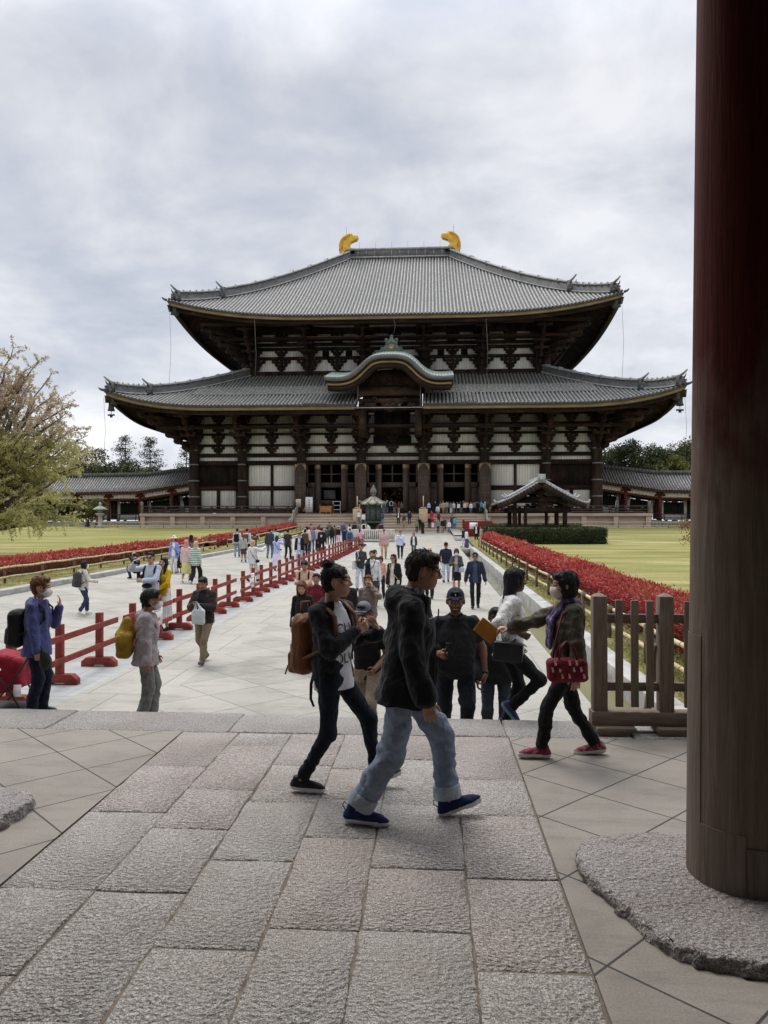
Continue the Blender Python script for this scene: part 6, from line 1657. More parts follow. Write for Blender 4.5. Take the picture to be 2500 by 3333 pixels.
class Fld:
 def __init__(s, lo, hi, h):
  s.lo = np.array(lo, float); s.h = h
  n = np.ceil((np.array(hi, float) - s.lo) / h).astype(int) + 1
  s.n = n; s.D = np.full(n, 0.5, np.float32)
  s.ax = [(s.lo[i] + h * np.arange(n[i])).astype(np.float32) for i in range(3)]
 def sl(s, lo, hi, m):
  r = []
  for i in range(3):
   a = int(max(0, math.floor((lo[i] - m - s.lo[i]) / s.h))); b = int(min(s.n[i], math.ceil((hi[i] + m - s.lo[i]) / s.h) + 1))
   if b <= a: return None, None
   r.append(slice(a, b))
  P = (s.ax[0][r[0]][:, None, None], s.ax[1][r[1]][None, :, None], s.ax[2][r[2]][None, None, :])
  return tuple(r), P
 def put(s, r, d, k):
  D = s.D[r]
  if k > 0:
   t = np.clip(.5 + .5 * (D - d) / k, 0, 1); s.D[r] = D * (1 - t) + d * t - k * t * (1 - t)
  else: s.D[r] = np.minimum(D, d)
 def cone(s, a, b, ra, rb, k=.02, sq=None, n=None):
  """tapering limb; sq>1 flattens it along n"""
  a = np.array(a, float); b = np.array(b, float); R_ = max(ra, rb, .55 * s.h)
  ra = max(ra, .55 * s.h); rb = max(rb, .55 * s.h)
  r, P = s.sl(np.minimum(a, b) - R_, np.maximum(a, b) + R_, k + 2 * s.h)
  if r is None: return
  ba = b - a; L = float(ba @ ba) + 1e-9
  q = [P[i] - a[i] for i in range(3)]
  t = np.clip((q[0] * ba[0] + q[1] * ba[1] + q[2] * ba[2]) / L, 0, 1)
  q = [q[i] - t * ba[i] for i in range(3)]
  d2 = q[0] ** 2 + q[1] ** 2 + q[2] ** 2
  if sq:
   n = np.array(n, float); n /= np.linalg.norm(n); qn = q[0] * n[0] + q[1] * n[1] + q[2] * n[2]; d2 = d2 + qn ** 2 * (sq ** 2 - 1)
  s.put(r, np.sqrt(d2) - (ra + (rb - ra) * t), k)
 def loc(s, P, c, R):
  q = [P[i] - c[i] for i in range(3)]
  if R is None: return q
  R = np.array(R)
  return [q[0] * R[0, i] + q[1] * R[1, i] + q[2] * R[2, i] for i in range(3)]
 def ell(s, c, rad, R=None, k=.02, cut=False):
  c = np.array(c, float); rad = np.maximum(np.array(rad, float), .55 * s.h if not cut else 1e-3); m = rad.max()
  r, P = s.sl(c - m, c + m, k + 2 * s.h)
  if r is None: return
  q = s.loc(P, c, R)
  k0 = np.sqrt(sum((q[i] / rad[i]) ** 2 for i in range(3))); k1 = np.sqrt(sum((q[i] / rad[i] ** 2) ** 2 for i in range(3))) + 1e-9
  d = k0 * (k0 - 1) / k1
  if cut: s.D[r] = np.maximum(s.D[r], -d)
  else: s.put(r, d, k)
 def box(s, c, half, rnd=.02, R=None, k=.01, cut=False):
  c = np.array(c, float); half = np.array(half, float); m = np.linalg.norm(half)
  r, P = s.sl(c - m, c + m, k + 2 * s.h)
  if r is None: return
  q = s.loc(P, c, R); q = [np.abs(q[i]) - (half[i] - rnd) for i in range(3)]
  d = np.sqrt(sum(np.maximum(v, 0) ** 2 for v in q)) + np.minimum(np.maximum(np.maximum(q[0], q[1]), q[2]), 0) - rnd
  if cut: s.D[r] = np.maximum(s.D[r], -d)
  else: s.put(r, d, k)
 def stack(s, o, R, sec, k=.03, e=2.4, zcut=True, pleat=0, edge=.006):
  """body-like volume: sec = (height, half width, half depth, forward shift) along the frame's own up"""
  o = np.array(o, float); R = np.array(R); sec = np.array([list(v) + [0] * (4 - len(v)) for v in sec], float)
  zz = sec[:, 0]; m = max(sec[:, 1:3].max() + np.abs(sec[:, 3]).max(), np.abs(zz).max())
  c = o + R[:, 2] * (zz[0] + zz[-1]) / 2
  r, P = s.sl(c - m, c + m, k + 2 * s.h)
  if r is None: return
  q = s.loc(P, o, R); z = q[2]
  w = np.interp(z, zz, sec[:, 1]).astype(np.float32); d_ = np.interp(z, zz, sec[:, 2]).astype(np.float32); f = np.interp(z, zz, sec[:, 3]).astype(np.float32)
  x, y = q[0], q[1] - f
  g = ((np.abs(x) / w) ** e + (np.abs(y) / d_) ** e) ** (1 / e)
  if pleat:
   th = np.arctan2(y / d_, x / w); g = g + .035 * np.sin(th * pleat) * np.clip((zz[-1] - z) / (zz[-1] - zz[0]), 0, 1)
  d = (g - 1) * np.minimum(w, d_)
  if zcut: d = np.maximum(d, np.maximum(zz[0] - z, z - zz[-1]) + edge * 0)
  s.put(r, d, k)
 def fold(s, amp, freq, seed, lo=None, hi=None, aniso=(1, 1, 1)):
  r_ = np.random.default_rng(seed)
  lo = s.lo if lo is None else lo; hi = s.lo + s.n * s.h if hi is None else hi
  r, P = s.sl(lo, hi, 0)
  v = 0
  for i in range(5):
   w = r_.normal(size=3) * np.array(aniso); w = w / np.linalg.norm(w) * freq * r_.uniform(.5, 1.6)
   ph = r_.uniform(0, 6.28); w2 = r_.normal(size=3) * freq * .4
   v = v + np.sin(P[0] * w[0] + P[1] * w[1] + P[2] * w[2] + ph + 1.6 * np.sin(P[0] * w2[0] + P[1] * w2[1] + P[2] * w2[2]))
  s.D[r] = s.D[r] + (amp / 2.8 * v).astype(np.float32)
 def plane(s, o, n):
  """keep what lies behind the plane (o, n)"""
  n = np.array(n, float); X = s.ax
  d = (X[0][:, None, None] - o[0]) * n[0] + (X[1][None, :, None] - o[1]) * n[1] + (X[2][None, None, :] - o[2]) * n[2]
  s.D = np.maximum(s.D, d.astype(np.float32))
 def mesh(s, name, mats, parent, classify=None):
  s.D[0] = s.D[-1] = 1; s.D[:, 0] = s.D[:, -1] = 1; s.D[:, :, 0] = s.D[:, :, -1] = 1
  res = surface_nets(s.D, s.lo, s.h)
  if res is None: return None
  V, Q = res
  mb = MB(); mb.verts(V)
  if classify is None: mb.quads(Q)
  else:
   cl = classify(V[Q].mean(1))
   for k in np.unique(cl): mb.cur = int(k); mb.quads(Q[cl == k])
  return mb.build(name, mats, parent, smooth=True)
def v3(*a): return np.array(a, float)
def ik(a, b, l1, l2, pole):
 d = b - a; L = np.linalg.norm(d); mx = (l1 + l2) * .999
 if L > mx: b = a + d / L * mx; d = b - a; L = mx
 u = d / L; x = (l1 * l1 - l2 * l2 + L * L) / (2 * L); hgt = math.sqrt(max(0, l1 * l1 - x * x))
 p = pole - u * (pole @ u); n = np.linalg.norm(p)
 if n < 1e-6: p = v3(0, 0, -1) - u * (-u[2]); n = np.linalg.norm(p)
 return a + u * x + p / n * hgt, b
def rotm(ax, deg): return np.array(Matrix.Rotation(radians(deg), 3, ax))
_cl = {}
def cloth(c, rough=.85, kind='plain', c2=None):
 c = tuple(c); key = (c, kind, c2)
 if key in _cl: return _cl[key]
 t = NT('%s_cloth' % kind); v = t.map()
 n = t.noise(v, 9, 4, .6); f = t.noise(v, 260 if kind != 'fleece' else 90, 3, .7)
 a = t.ramp(n, [(.3, sc(c, .82)), (.7, sc(c, 1.15))])
 if kind in ('stripe', 'plaid', 'floral', 'pattern', 'fine'):
  sx = t.t.nodes.new('ShaderNodeSeparateXYZ'); t.L(v, sx.inputs[0])
  if kind == 'stripe': m = t.math('GREATER_THAN', t.math('FRACT', t.math('MULTIPLY', sx.outputs[2], 14.0)), .5)
  elif kind == 'plaid': m = t.math('ADD', t.math('MULTIPLY', t.math('GREATER_THAN', t.math('FRACT', t.math('MULTIPLY', sx.outputs[2], 17.0)), .6), .5), t.math('MULTIPLY', t.math('GREATER_THAN', t.math('FRACT', t.math('MULTIPLY', sx.outputs[0], 17.0)), .6), .5))
  elif kind == 'fine': m = t.math('MULTIPLY', t.math('GREATER_THAN', t.math('FRACT', t.math('MULTIPLY', sx.outputs[0], 42.0)), .55), .7)
  else: m = t.math('GREATER_THAN', t.noise(v, 34 if kind == 'floral' else 22, 2, .5, 1.0), .655 if kind == 'floral' else .55)
  a = t.mix(m, a, c2)
 if kind == 'denim':
  a = t.mix(.6, a, t.ramp(t.noise(v, 5, 5, .7), [(.3, .62), (.72, 1.4)]), 'MULTIPLY'); a = t.mix(.4, a, t.ramp(t.noise(t.map((1, 1, .25)), 160, 2, .6), [(.3, .6), (.7, 1.3)]), 'MULTIPLY')
 t.col(a); t.set(rough, 0, .18)
 try: t.b.inputs['Sheen Weight'].default_value = .05 if kind != 'fleece' else .10
 except Exception: pass
 b1 = t.bump(t.math('ADD', f, t.math('MULTIPLY', t.noise(v, 30, 3, .6), .8)), .45 if kind == 'fleece' else .25, .006 if kind == 'fleece' else .003)
 t.bump(t.noise(t.map((1, 1, .6), (.5, .2, 0)), 13, 2, .5, 1.4), .55, .035, b1)
 _cl[key] = t.m; return t.m
def simple(c, rough=.5, metal=0.0): return plain('finish_%02x%02x%02x_%d' % (*[int(255 * min(1, x) ** .45) for x in c], int(rough * 10)), c, rough, .12, 6, .1, 60, metal=metal)
SKIN = {k: plain(k + '_skin', c, .55, .10, 12, .15, 120, spec=.35, c2=sc(c, 1.15)) for k, c in dict(fair=(.50, .30, .215), light=(.43, .245, .165), tan=(.33, .175, .11), brown=(.20, .095, .058), dark=(.105, .05, .032)).items()}
STUB = {k: plain(k + '_stubble', sc(c, .38), .8, .2, 40, 0) for k, c in dict(fair=(.50, .30, .215), light=(.43, .245, .165), tan=(.33, .175, .11), brown=(.20, .095, .058), dark=(.105, .05, .032)).items()}
LIPS = plain('lip_tone', (.26, .09, .075), .5, .1, 8, 0); EYE = plain('dark_eye', (.012, .010, .009), .25, .1, 5, 0); BROW = plain('eyebrow_hair', (.018, .014, .012), .8, .2, 20, 0)
HAIR = {}
def hairm(c):
 if c not in HAIR:
  col_ = dict(black=(.010, .009, .009), brown=(.045, .024, .014), auburn=(.11, .038, .016), blond=(.42, .27, .12), grey=(.20, .19, .18), dark=(.022, .016, .013))[c]
  t = NT(c + '_hair'); v = t.map((1, 1, .25)); n = t.noise(v, 120, 3, .6); t.col(t.ramp(n, [(.3, sc(col_, .6)), (.7, sc(col_, 1.6))])); t.set(.62, 0, .25); t.bump(n, .9, .008); HAIR[c] = t.m
 return HAIR[c]
LOD_H = {0: .0062, 1: .0105, 2: .019, 3: .030}
class Person:
 def __init__(s, **k):
  s.k = k; g = k.get
  s.H = H = g('H', 1.68); s.s = sc_ = H / 1.7; s.lod = g('lod', 2); s.h = LOD_H[s.lod] * (1 if s.lod > 1 else sc_)
  s.fem = g('fem', False); s.seed = g('seed', 1)
  s.bw = g('bw', .92 if s.fem else 1.0); s.bd = g('bd', 1.0)
  s.root = empty('person', g('pos', (0, 0, 0)), radians(g('face', 180)))
  fl = v3(*g('fl', (-.09, 0, .08))) * sc_; fr = v3(*g('fr', (.09, 0, .08))) * sc_
  s.ank = {-1: fl, 1: fr}; s.pitch = {-1: g('pl', 0), 1: g('pr', 0)}; s.yawf = {-1: g('yl', 8), 1: g('yr', -8)}
  mid = (fl + fr) / 2
  px, py = g('pelvis_xy', (mid[0] * .5 / sc_, mid[1] / sc_)); px *= sc_; py *= sc_
  if g('pelvis_z') is not None: pz_ = g('pelvis_z') * sc_
  else:
   pz_ = .905 * sc_
   for sg, a in s.ank.items():
    dx = a[0] - (px + sg * .085 * sc_); dy = a[1] - py; pz_ = min(pz_, a[2] + math.sqrt(max(.01, (.8265 * sc_) ** 2 - dx * dx - dy * dy)))
  s.P = v3(px, py, pz_)
  s.R = rotm('Z', g('twist', 0)) @ rotm('Y', g('side', 0)) @ rotm('X', -g('lean', 0))
  T = lambda x, y, z: s.P + s.R @ (v3(x, y, z) * sc_)
  s.T = T
  swd = .142 if s.fem else .160
  s.sh = {sg: T(sg * swd * s.bw ** .5, -.008, .452) for sg in (-1, 1)}
  s.neck = T(0, -.01, .52)
  s.Rh = s.R @ rotm('Z', g('hy', 0)) @ rotm('X', -g('hp', 0)) @ rotm('Y', g('hr', 0))
  s.hc = T(0, .012, .60) + s.Rh @ (v3(0, .022, .085) * sc_)
  hs = g('head', 1.0); s.hs = sc_ ** .6 * hs
  s.hip = {sg: s.P + rotm('Z', g('twist', 0) * .4) @ (v3(sg * .088 * s.bw, 0, -.01) * sc_) for sg in (-1, 1)}
  s.kn = {}; s.el = {}; s.wr = {}
  for sg in (-1, 1):
   kp = g('kl' if sg < 0 else 'kr', (sg * .12, 1, 0)); s.kn[sg], s.ank[sg] = ik(s.hip[sg], s.ank[sg], .425 * sc_, .405 * sc_, v3(*kp))
   hd = g('hl' if sg < 0 else 'hr_', None); ep = g('el' if sg < 0 else 'er', (sg * .5, -1, -.1))
   b = s.sh[sg] + s.R @ (v3(sg * .065, .03, -.53) * sc_) if hd is None else v3(*hd) * sc_
   s.el[sg], s.wr[sg] = ik(s.sh[sg], b, .285 * sc_, .255 * sc_, v3(*ep))
  s.lo = np.min([s.P - .45 * sc_, *[a - .25 for a in s.ank.values()], *[w - .24 for w in s.wr.values()], s.hc - .3], 0); s.hi = np.max([s.P + .45 * sc_, *[a + .3 for a in s.ank.values()], *[w + .24 for w in s.wr.values()], s.hc + .3], 0)
  s.lo[2] = -.03 if g('ground', True) else s.lo[2]
  s.boxes = {}
 def fld(s, lo=None, hi=None, hm=1.0): return Fld(s.lo if lo is None else lo, s.hi if hi is None else hi, s.h * hm)
 def Hd(s, x, y, z): return s.hc + s.Rh @ (v3(x, y, z) * s.hs)
 def hand(s, F, sg):
  sc_ = s.s; w = s.wr[sg]; e = s.el[sg]; g = s.k.get
  d = (w - e) / np.linalg.norm(w - e)
  hd = g('dl' if sg < 0 else 'dr', None)
  if hd is not None: d = v3(*hd) / np.linalg.norm(hd)
  nrm = v3(*g('nl' if sg < 0 else 'nr', (-sg, 0, 0)))           # palm side
  nrm = nrm - d * (nrm @ d); nrm /= np.linalg.norm(nrm)
  tside = np.cross(d, nrm) * (sg); th = g('tl' if sg < 0 else 'tr', None)
  if th is not None: tside = v3(*th); tside = tside - d * (tside @ d) - nrm * (tside @ nrm); tside /= np.linalg.norm(tside)
  elif tside[1] < 0: tside = -tside
  curl = g('cl' if sg < 0 else 'cr', 38); spread = g('sl' if sg < 0 else 'sr', .05)
  F.cone(w, w + d * .03 * sc_, .026 * sc_, .028 * sc_, .015 * sc_)
  kn = w + d * .085 * sc_
  for q in (-.022, 0, .022): F.cone(w + d * .02 * sc_ + tside * q * .7 * sc_, kn + tside * q * sc_, .017 * sc_, .0155 * sc_, .012 * sc_, 1.25, nrm)
  s.grip = {**getattr(s, 'grip', {}), sg: (kn, d, nrm, tside)}
  if s.lod > 1:
   F.cone(kn, kn + (d * .05 + nrm * .03) * sc_, .022 * sc_, .014 * sc_, .01); return
  for i, (q, L) in enumerate(((.031, .071), (.0105, .080), (-.0105, .074), (-.030, .058))):
   a = kn + tside * q * sc_; dd = d + tside * (q / .03) * spread; dd /= np.linalg.norm(dd)
   p = a; ang = 0; c_ = curl * (1 + .12 * i)
   for j, (f, rr) in enumerate(((.45, .0088), (.32, .0080), (.23, .0070))):
    ang += radians(c_ * (.55, 1.0, .75)[j] * (.5 if j == 0 and False else 1)); v = dd * cos(ang) + nrm * sin(ang); b = p + v * L * f * sc_
    F.cone(p, b, rr * sc_, rr * .94 * sc_, .003); p = b
  a = w + d * .028 * sc_ + tside * .024 * sc_; v = d * .62 + tside * .62 + nrm * .35; v /= np.linalg.norm(v)
  b = a + v * .042 * sc_; v2 = d * .85 + tside * .25 + nrm * .45; v2 /= np.linalg.norm(v2); c2 = b + v2 * .036 * sc_
  F.cone(a, b, .0125 * sc_, .0105 * sc_, .01); F.cone(b, c2, .0102 * sc_, .008 * sc_, .004)
 def head(s, F):
  q = s.hs; R = s.Rh; E = lambda c, r, k=.015, RR=None: F.ell(s.Hd(*c), np.array(r) * q, R if RR is None else RR, k)
  F.cone(s.T(0, -.015, .49), s.hc + R @ (v3(0, -.03, -.05) * q), .055 * s.s, .052 * s.s, .03)
  E((0, -.012, .022), (.0745, .094, .090)); E((0, .028, -.040), (.060, .062, .072), .03); E((0, .052, -.088), (.030, .030, .022), .03)
  if s.lod <= 2:
   F.cone(s.Hd(0, .088, .012), s.Hd(0, .106, -.026), .0085 * q, .0135 * q, .012)
  if s.lod <= 1:
   F.cone(s.Hd(-.012, .097, -.030), s.Hd(.012, .097, -.030), .0095 * q, .0095 * q, .008)
   F.cone(s.Hd(-.038, .074, .032), s.Hd(.038, .074, .032), .014 * q, .014 * q, .014)     # brow
   for sg in (-1, 1):
    E((sg * .032, .090, .006), (.016, .014, .011), .0, None) if False else None
    F.ell(s.Hd(sg * .033, .098, .008), np.array((.019, .018, .012)) * q, R, 0, cut=True)
    E((sg * .033, .073, .007), (.015, .014, .013), .004)
    E((sg * .040, .062, -.026), (.024, .022, .018), .02)                                # cheek
   F.cone(s.Hd(-.019, .083, -.0545), s.Hd(.019, .083, -.0545), .008 * q, .008 * q, .006); F.cone(s.Hd(-.015, .082, -.0655), s.Hd(.015, .082, -.0655), .0085 * q, .0085 * q, .007)
  for sg in (-1, 1):
   Re = R @ rotm('Z', sg * -22); E((sg * .080, -.008, -.005), (.013, .024, .033), .006, Re)
   if 0: F.ell(s.Hd(sg * .089, -.002, -.002), np.array((.008, .012, .018)) * q, Re, 0, cut=True)
 def body(s):
  sc_ = s.s; F = s.fld(); bw = s.bw
  F.stack(s.P, s.R, [(-.06 * sc_, .12 * bw * sc_, .08 * sc_), (.1 * sc_, .125 * bw * sc_, .085 * sc_), (.3 * sc_, .145 * bw * sc_, .095 * sc_), (.42 * sc_, .13 * bw * sc_, .08 * sc_), (.50 * sc_, .07 * sc_, .06 * sc_)], .03)
  for sg in (-1, 1):
   F.cone(s.T(0, -.008, .44), s.sh[sg], .05 * sc_, .043 * sc_, .03); F.cone(s.sh[sg], s.el[sg], .043 * sc_, .037 * sc_, .02); F.cone(s.el[sg], s.wr[sg], .038 * sc_, .0255 * sc_, .015)
   m = s.el[sg] * .7 + s.wr[sg] * .3; F.cone(s.el[sg], m, .038 * sc_, .040 * sc_, .01)
   lk = sc_ * (1 if s.k.get('bare') else .55); F.cone(s.hip[sg], s.kn[sg], .064 * bw * lk, .046 * lk, .02); F.cone(s.kn[sg], s.kn[sg] * .6 + s.ank[sg] * .4, .046 * lk, .049 * lk, .02); F.cone(s.kn[sg] * .6 + s.ank[sg] * .4, s.ank[sg], .049 * lk, .033 * sc_, .02)
   s.hand(F, sg)
  s.head(F)
  sk = s.k.get('skin', 'light'); mats = [SKIN[sk], EYE, BROW, LIPS if not s.k.get('smile') else simple((.42, .38, .34), .5), STUB[sk]]
  q = s.hs; R = s.Rh; hc = s.hc
  def cls(C):
   L = (C - hc) @ R / q; o = np.zeros(len(C), int)
   if s.lod <= 1:
    fr = L[:, 1] > .05
    for sg in (-1, 1):
     o[fr & (((L[:, 0] - sg * .033) / .014) ** 2 + ((L[:, 2] - .006) / .0062) ** 2 < 1)] = 1
     o[fr & (np.abs(L[:, 0] - sg * .035) < .021) & (np.abs(L[:, 2] - .030 + .12 * np.abs(L[:, 0] - sg * .028)) < .0045)] = 2
    o[fr & (np.abs(L[:, 0]) < .021) & (np.abs(L[:, 2] + .060) < .0095)] = 3
   elif s.lod == 2:
    o[(L[:, 1] > .05) & (np.abs(np.abs(L[:, 0]) - .033) < .016) & (np.abs(L[:, 2] - .01) < .012)] = 1
   if s.k.get('beard') and s.lod <= 2:
    o[(L[:, 1] > .0) & (L[:, 2] < -.035) & (L[:, 2] > -.12) & ~((np.abs(L[:, 0]) < .02) & (np.abs(L[:, 2] + .06) < .008)) & ((L[:, 2] < -.055) | (np.abs(L[:, 0]) > .03) | (L[:, 2] < -.038) & (np.abs(L[:, 0]) < .028))] = 4
   return o
  s.bodyo = F.mesh('body', mats, s.root, cls)
 def top(s, mat, hem=-.10, sleeve='long', loose=1.0, inner=None, open_=0.0, collar=None, hood=None, name='jacket', cuff=.046, fold=.006, flare=0.0, neckr=.068, grow_=0.0, belly=0.0, quilt=0):
  sc_ = s.s; F = s.fld(); bw = s.bw; b = .012 * loose + grow_
  hd = s.bd
  W = lambda w: (w * bw + b) * sc_
  f = s.fem
  sec = [(hem, .158 + flare, .115 + flare * .8), (0.0, .158 + flare * .5, .112 + belly * .9, belly * .5), (.13, .142 if f else .15, .102 + belly, belly * .6), (.27, .145 if f else .160, .116 + belly * .4, .008), (.36, .140 if f else .160, .110, .004), (.42, .118 if f else .135, .088), (.475, .082, .07), (.525, neckr, neckr * .92)]
  if hem > 0: sec = [q for q in sec if q[0] >= hem]
  F.stack(s.P, s.R, [(q[0] * sc_, W(q[1]), (q[2] * hd + b) * sc_, (q[3] if len(q) > 3 else 0) * sc_) for q in sec], .035 * sc_, 2.5)
  if open_:
   for z0, z1, w0, w1 in ((hem - .05, .20, open_ * 1.3, open_), (.18, .56, open_, open_ * .75)):
    c = s.T(0, .14, (z0 + z1) / 2); F.box(c, v3((w0 + w1) / 2, .135, (z1 - z0) / 2 + .02) * sc_, .01, s.R, 0, cut=True)
  su = .050 + b; el_ = .043 + b * .95
  for sg in (-1, 1):
   a, e, w = s.sh[sg], s.el[sg], s.wr[sg]
   F.cone(s.T(sg * (.045 if not open_ else .085), -.010, .462), a, .050 * sc_ + b * .7 * sc_, (su - .004) * sc_, .03)
   if sleeve == 'long':
    F.cone(a, e, su * sc_, el_ * sc_, .03); F.cone(e, e + (w - e) * .93, el_ * sc_, (cuff + b * .5) * sc_, .02)
   elif sleeve == 'half':
    F.cone(a, e, su * sc_, el_ * sc_, .03); F.cone(e, e + (w - e) * .25, el_ * sc_, el_ * sc_, .02)
   elif sleeve == 'short':
    m = a + (e - a) * .66; F.cone(a, m, su * sc_, (el_ + .006) * sc_, .03)
  if sleeve == 'short':
   for sg in (-1, 1):
    m = s.sh[sg] + (s.el[sg] - s.sh[sg]) * .70; d = (s.el[sg] - s.sh[sg]); d /= np.linalg.norm(d)
    r, P = F.sl(m - .09, m + .09, 0)
    q = sum((P[i] - m[i]) * d[i] for i in range(3)); dist = np.sqrt(sum((P[i] - m[i]) ** 2 for i in range(3)))
    F.D[r] = np.where(dist < .088 * sc_, np.maximum(F.D[r], q), F.D[r])
  if quilt and s.lod <= 1:
   r, P = F.sl(F.lo, F.lo + F.n * F.h, 0); up = s.R[:, 2]; z = sum((P[i] - s.P[i]) * up[i] for i in range(3)); F.D[r] = F.D[r] + .006 * np.abs(np.sin(z * quilt)) ** .5 * -1 + .003
  if fold and s.lod <= 2: F.fold(fold, 24, s.seed, aniso=(1, 1, .55));
  if fold and s.lod <= 1: F.fold(fold * .45, 60, s.seed + 1); F.fold(fold * .5, 46, s.seed + 2, aniso=(.5, .5, 1))
  n = -s.R[:, 2]; F.plane(s.P + s.R[:, 2] * hem * sc_, n)
  if collar:
   for a in np.linspace(-2.5, 2.5, 9):
    c0 = s.T(.066 * sin(a), -.012 - .062 * cos(a), .520); c1 = s.T(.063 * sin(a), -.010 - .060 * cos(a), .520 + collar); F.cone(c0, c1, .016 * sc_, .013 * sc_, .012)
  if hood:
   F.ell(s.T(0, -.095, .475), v3(.125, .075, .085) * sc_ * hood, s.R, .04)
   for a in np.linspace(-2.3, 2.3, 9): F.cone(s.T(.09 * sin(a), -.02 - .075 * cos(a), .50 - .03 * abs(a) / 2.3), s.T(.085 * sin(a), -.018 - .07 * cos(a), .535 - .05 * abs(a) / 2.3), .026 * sc_ * hood, .022 * sc_ * hood, .025)
   if s.lod <= 1: F.fold(.007, 40, s.seed + 9, s.T(0, -.1, .49) - .17, s.T(0, -.1, .49) + .17)
  return F.mesh(name, mat, s.root)
 def pants(s, mat, thigh=.092, knee=.068, hem_r=.058, end=.97, rise=.03, name='trousers', cuff=None, fold=.006):
  sc_ = s.s; F = s.fld(hi=s.hi * v3(1, 1, 0) + v3(0, 0, s.P[2] + .25 * sc_)); bw = s.bw
  RR = s.R if s.k.get('bend') else rotm('Z', s.k.get('twist', 0) * .5)
  F.stack(s.P, RR, [(-.12 * sc_, .155 * bw * sc_, .105 * s.bd * sc_), (-.03 * sc_, .162 * bw * sc_, .112 * s.bd * sc_), (.06 * sc_, .15 * bw * sc_, .106 * s.bd * sc_), ((.085 + rise) * sc_, .142 * bw * sc_, .10 * s.bd * sc_)], .03, 2.3)
  for sg in (-1, 1):
   h_, k_, a = s.hip[sg], s.kn[sg], s.ank[sg]
   F.cone(h_ + v3(0, 0, -.03) * sc_, k_, thigh * bw ** .5 * sc_, knee * sc_, .025); e = k_ + (a - k_) * end; F.cone(k_, e, knee * sc_, hem_r * sc_, .03)
  if s.lod <= 2 and fold: F.fold(fold, 26, s.seed + 3, aniso=(1, 1, .8))
  if s.lod <= 1 and fold:
   F.fold(fold * .6, 55, s.seed + 4); F.fold(.0045, 62, s.seed + 7, hi=(9, 9, .40 * sc_), aniso=(.4, .4, 1)); F.fold(.004, 50, s.seed + 8, lo=(-9, -9, s.P[2] - .22 * sc_), aniso=(.6, .6, 1))
  for sg in (-1, 1):
   k_, a = s.kn[sg], s.ank[sg]; e = k_ + (a - k_) * (end + .02); d = (a - k_) / np.linalg.norm(a - k_)
   r, P = F.sl(e - .13, e + .13, 0); q = sum((P[i] - e[i]) * d[i] for i in range(3)); dist = np.sqrt(sum((P[i] - e[i]) ** 2 for i in range(3)))
   F.D[r] = np.where(dist < .125 * sc_, np.maximum(F.D[r], q), F.D[r])
  o = F.mesh(name, mat, s.root)
  if cuff:
   for sg in (-1, 1):
    k_, a = s.kn[sg], s.ank[sg]; e = k_ + (a - k_) * (end + .01); d = (a - k_) / np.linalg.norm(a - k_)
    G = Fld(e - .16, e + .16, s.h); G.cone(e - d * .045, e + d * .01, (hem_r + .012) * sc_, (hem_r + .014) * sc_, 0)
    q = lambda X: 0
    r, P = G.sl(G.lo, G.lo + G.n * G.h, 0); t_ = sum((P[i] - e[i]) * d[i] for i in range(3)); G.D = np.maximum(G.D, np.maximum(t_ - .012, -.07 - t_).astype(np.float32)); G.fold(.003, 40, sg + 5)
    G.mesh('turn_up', cuff, s.root)
  return o
 def skirt(s, mat, hem=.45, flare=.06, top_=.10, pleat=0, name='skirt', w=.15):
  sc_ = s.s; L = s.P[2] - hem * sc_; lead = max(abs(s.ank[1][1] - s.P[1]), abs(s.ank[-1][1] - s.P[1])) * .75
  F = s.fld(hi=s.hi * v3(1, 1, 0) + v3(0, 0, s.P[2] + .25 * sc_))
  F.stack(s.P, np.eye(3), [(-L, (w + flare) * sc_, (.12 + flare) * sc_ + lead * .6), (-L * .5, (w + .012 + flare * .5) * sc_, (.12 + flare * .5) * sc_ + lead * .3), (-.04 * sc_, (w + .012) * sc_, .115 * sc_), (top_ * sc_, (w - .012) * sc_, .098 * sc_)], .02, 2.2, pleat=pleat)
  if s.lod <= 2: F.fold(.006, 22, s.seed + 6, aniso=(1, 1, .15))
  return F.mesh(name, mat, s.root)
 def shoes(s, mat, sole=None, hi=0.0, name='shoe', size=1.0, sl_=.030):
  for sg in (-1, 1):
   a = s.ank[sg]; sc_ = s.s * size; R = rotm('Z', s.yawf[sg]) @ rotm('X', s.pitch[sg]); hm = .078 * s.s
   X = lambda x, y, z: a + R @ (v3(x, y, z) * sc_)
   F = Fld(a - .27 * sc_, a + .27 * sc_, s.h * .9); b = -.072
   F.cone(X(0, -.045, b + .034), X(0, .02, b + .038), .036 * sc_, .038 * sc_, .02); F.cone(X(0, .02, b + .036), X(.004 * -sg, .125, b + .028), .040 * sc_, .038 * sc_, .02, 1.15, R[:, 2]); F.cone(X(0, .12, b + .028), X(0, .165, b + .022), .034 * sc_, .026 * sc_, .02)
   F.cone(X(0, -.035, b + .04), X(0, -.028, .012 + hi), .036 * sc_, .034 * sc_, .02); F.cone(X(0, .01, b + .06), X(0, .085, b + .045), .032 * sc_, .028 * sc_, .02)
   F.plane(X(0, 0, b - .004), -R[:, 2])
   F.plane(X(0, 0, .03 + hi), R[:, 2])
   if sole is not None:
    def cls(C, a=a, R=R): return ((((C - a) @ R)[:, 2] / sc_) < b + sl_).astype(int)
    F.mesh(name, [mat, sole], s.root, cls)
   else: F.mesh(name, mat, s.root)
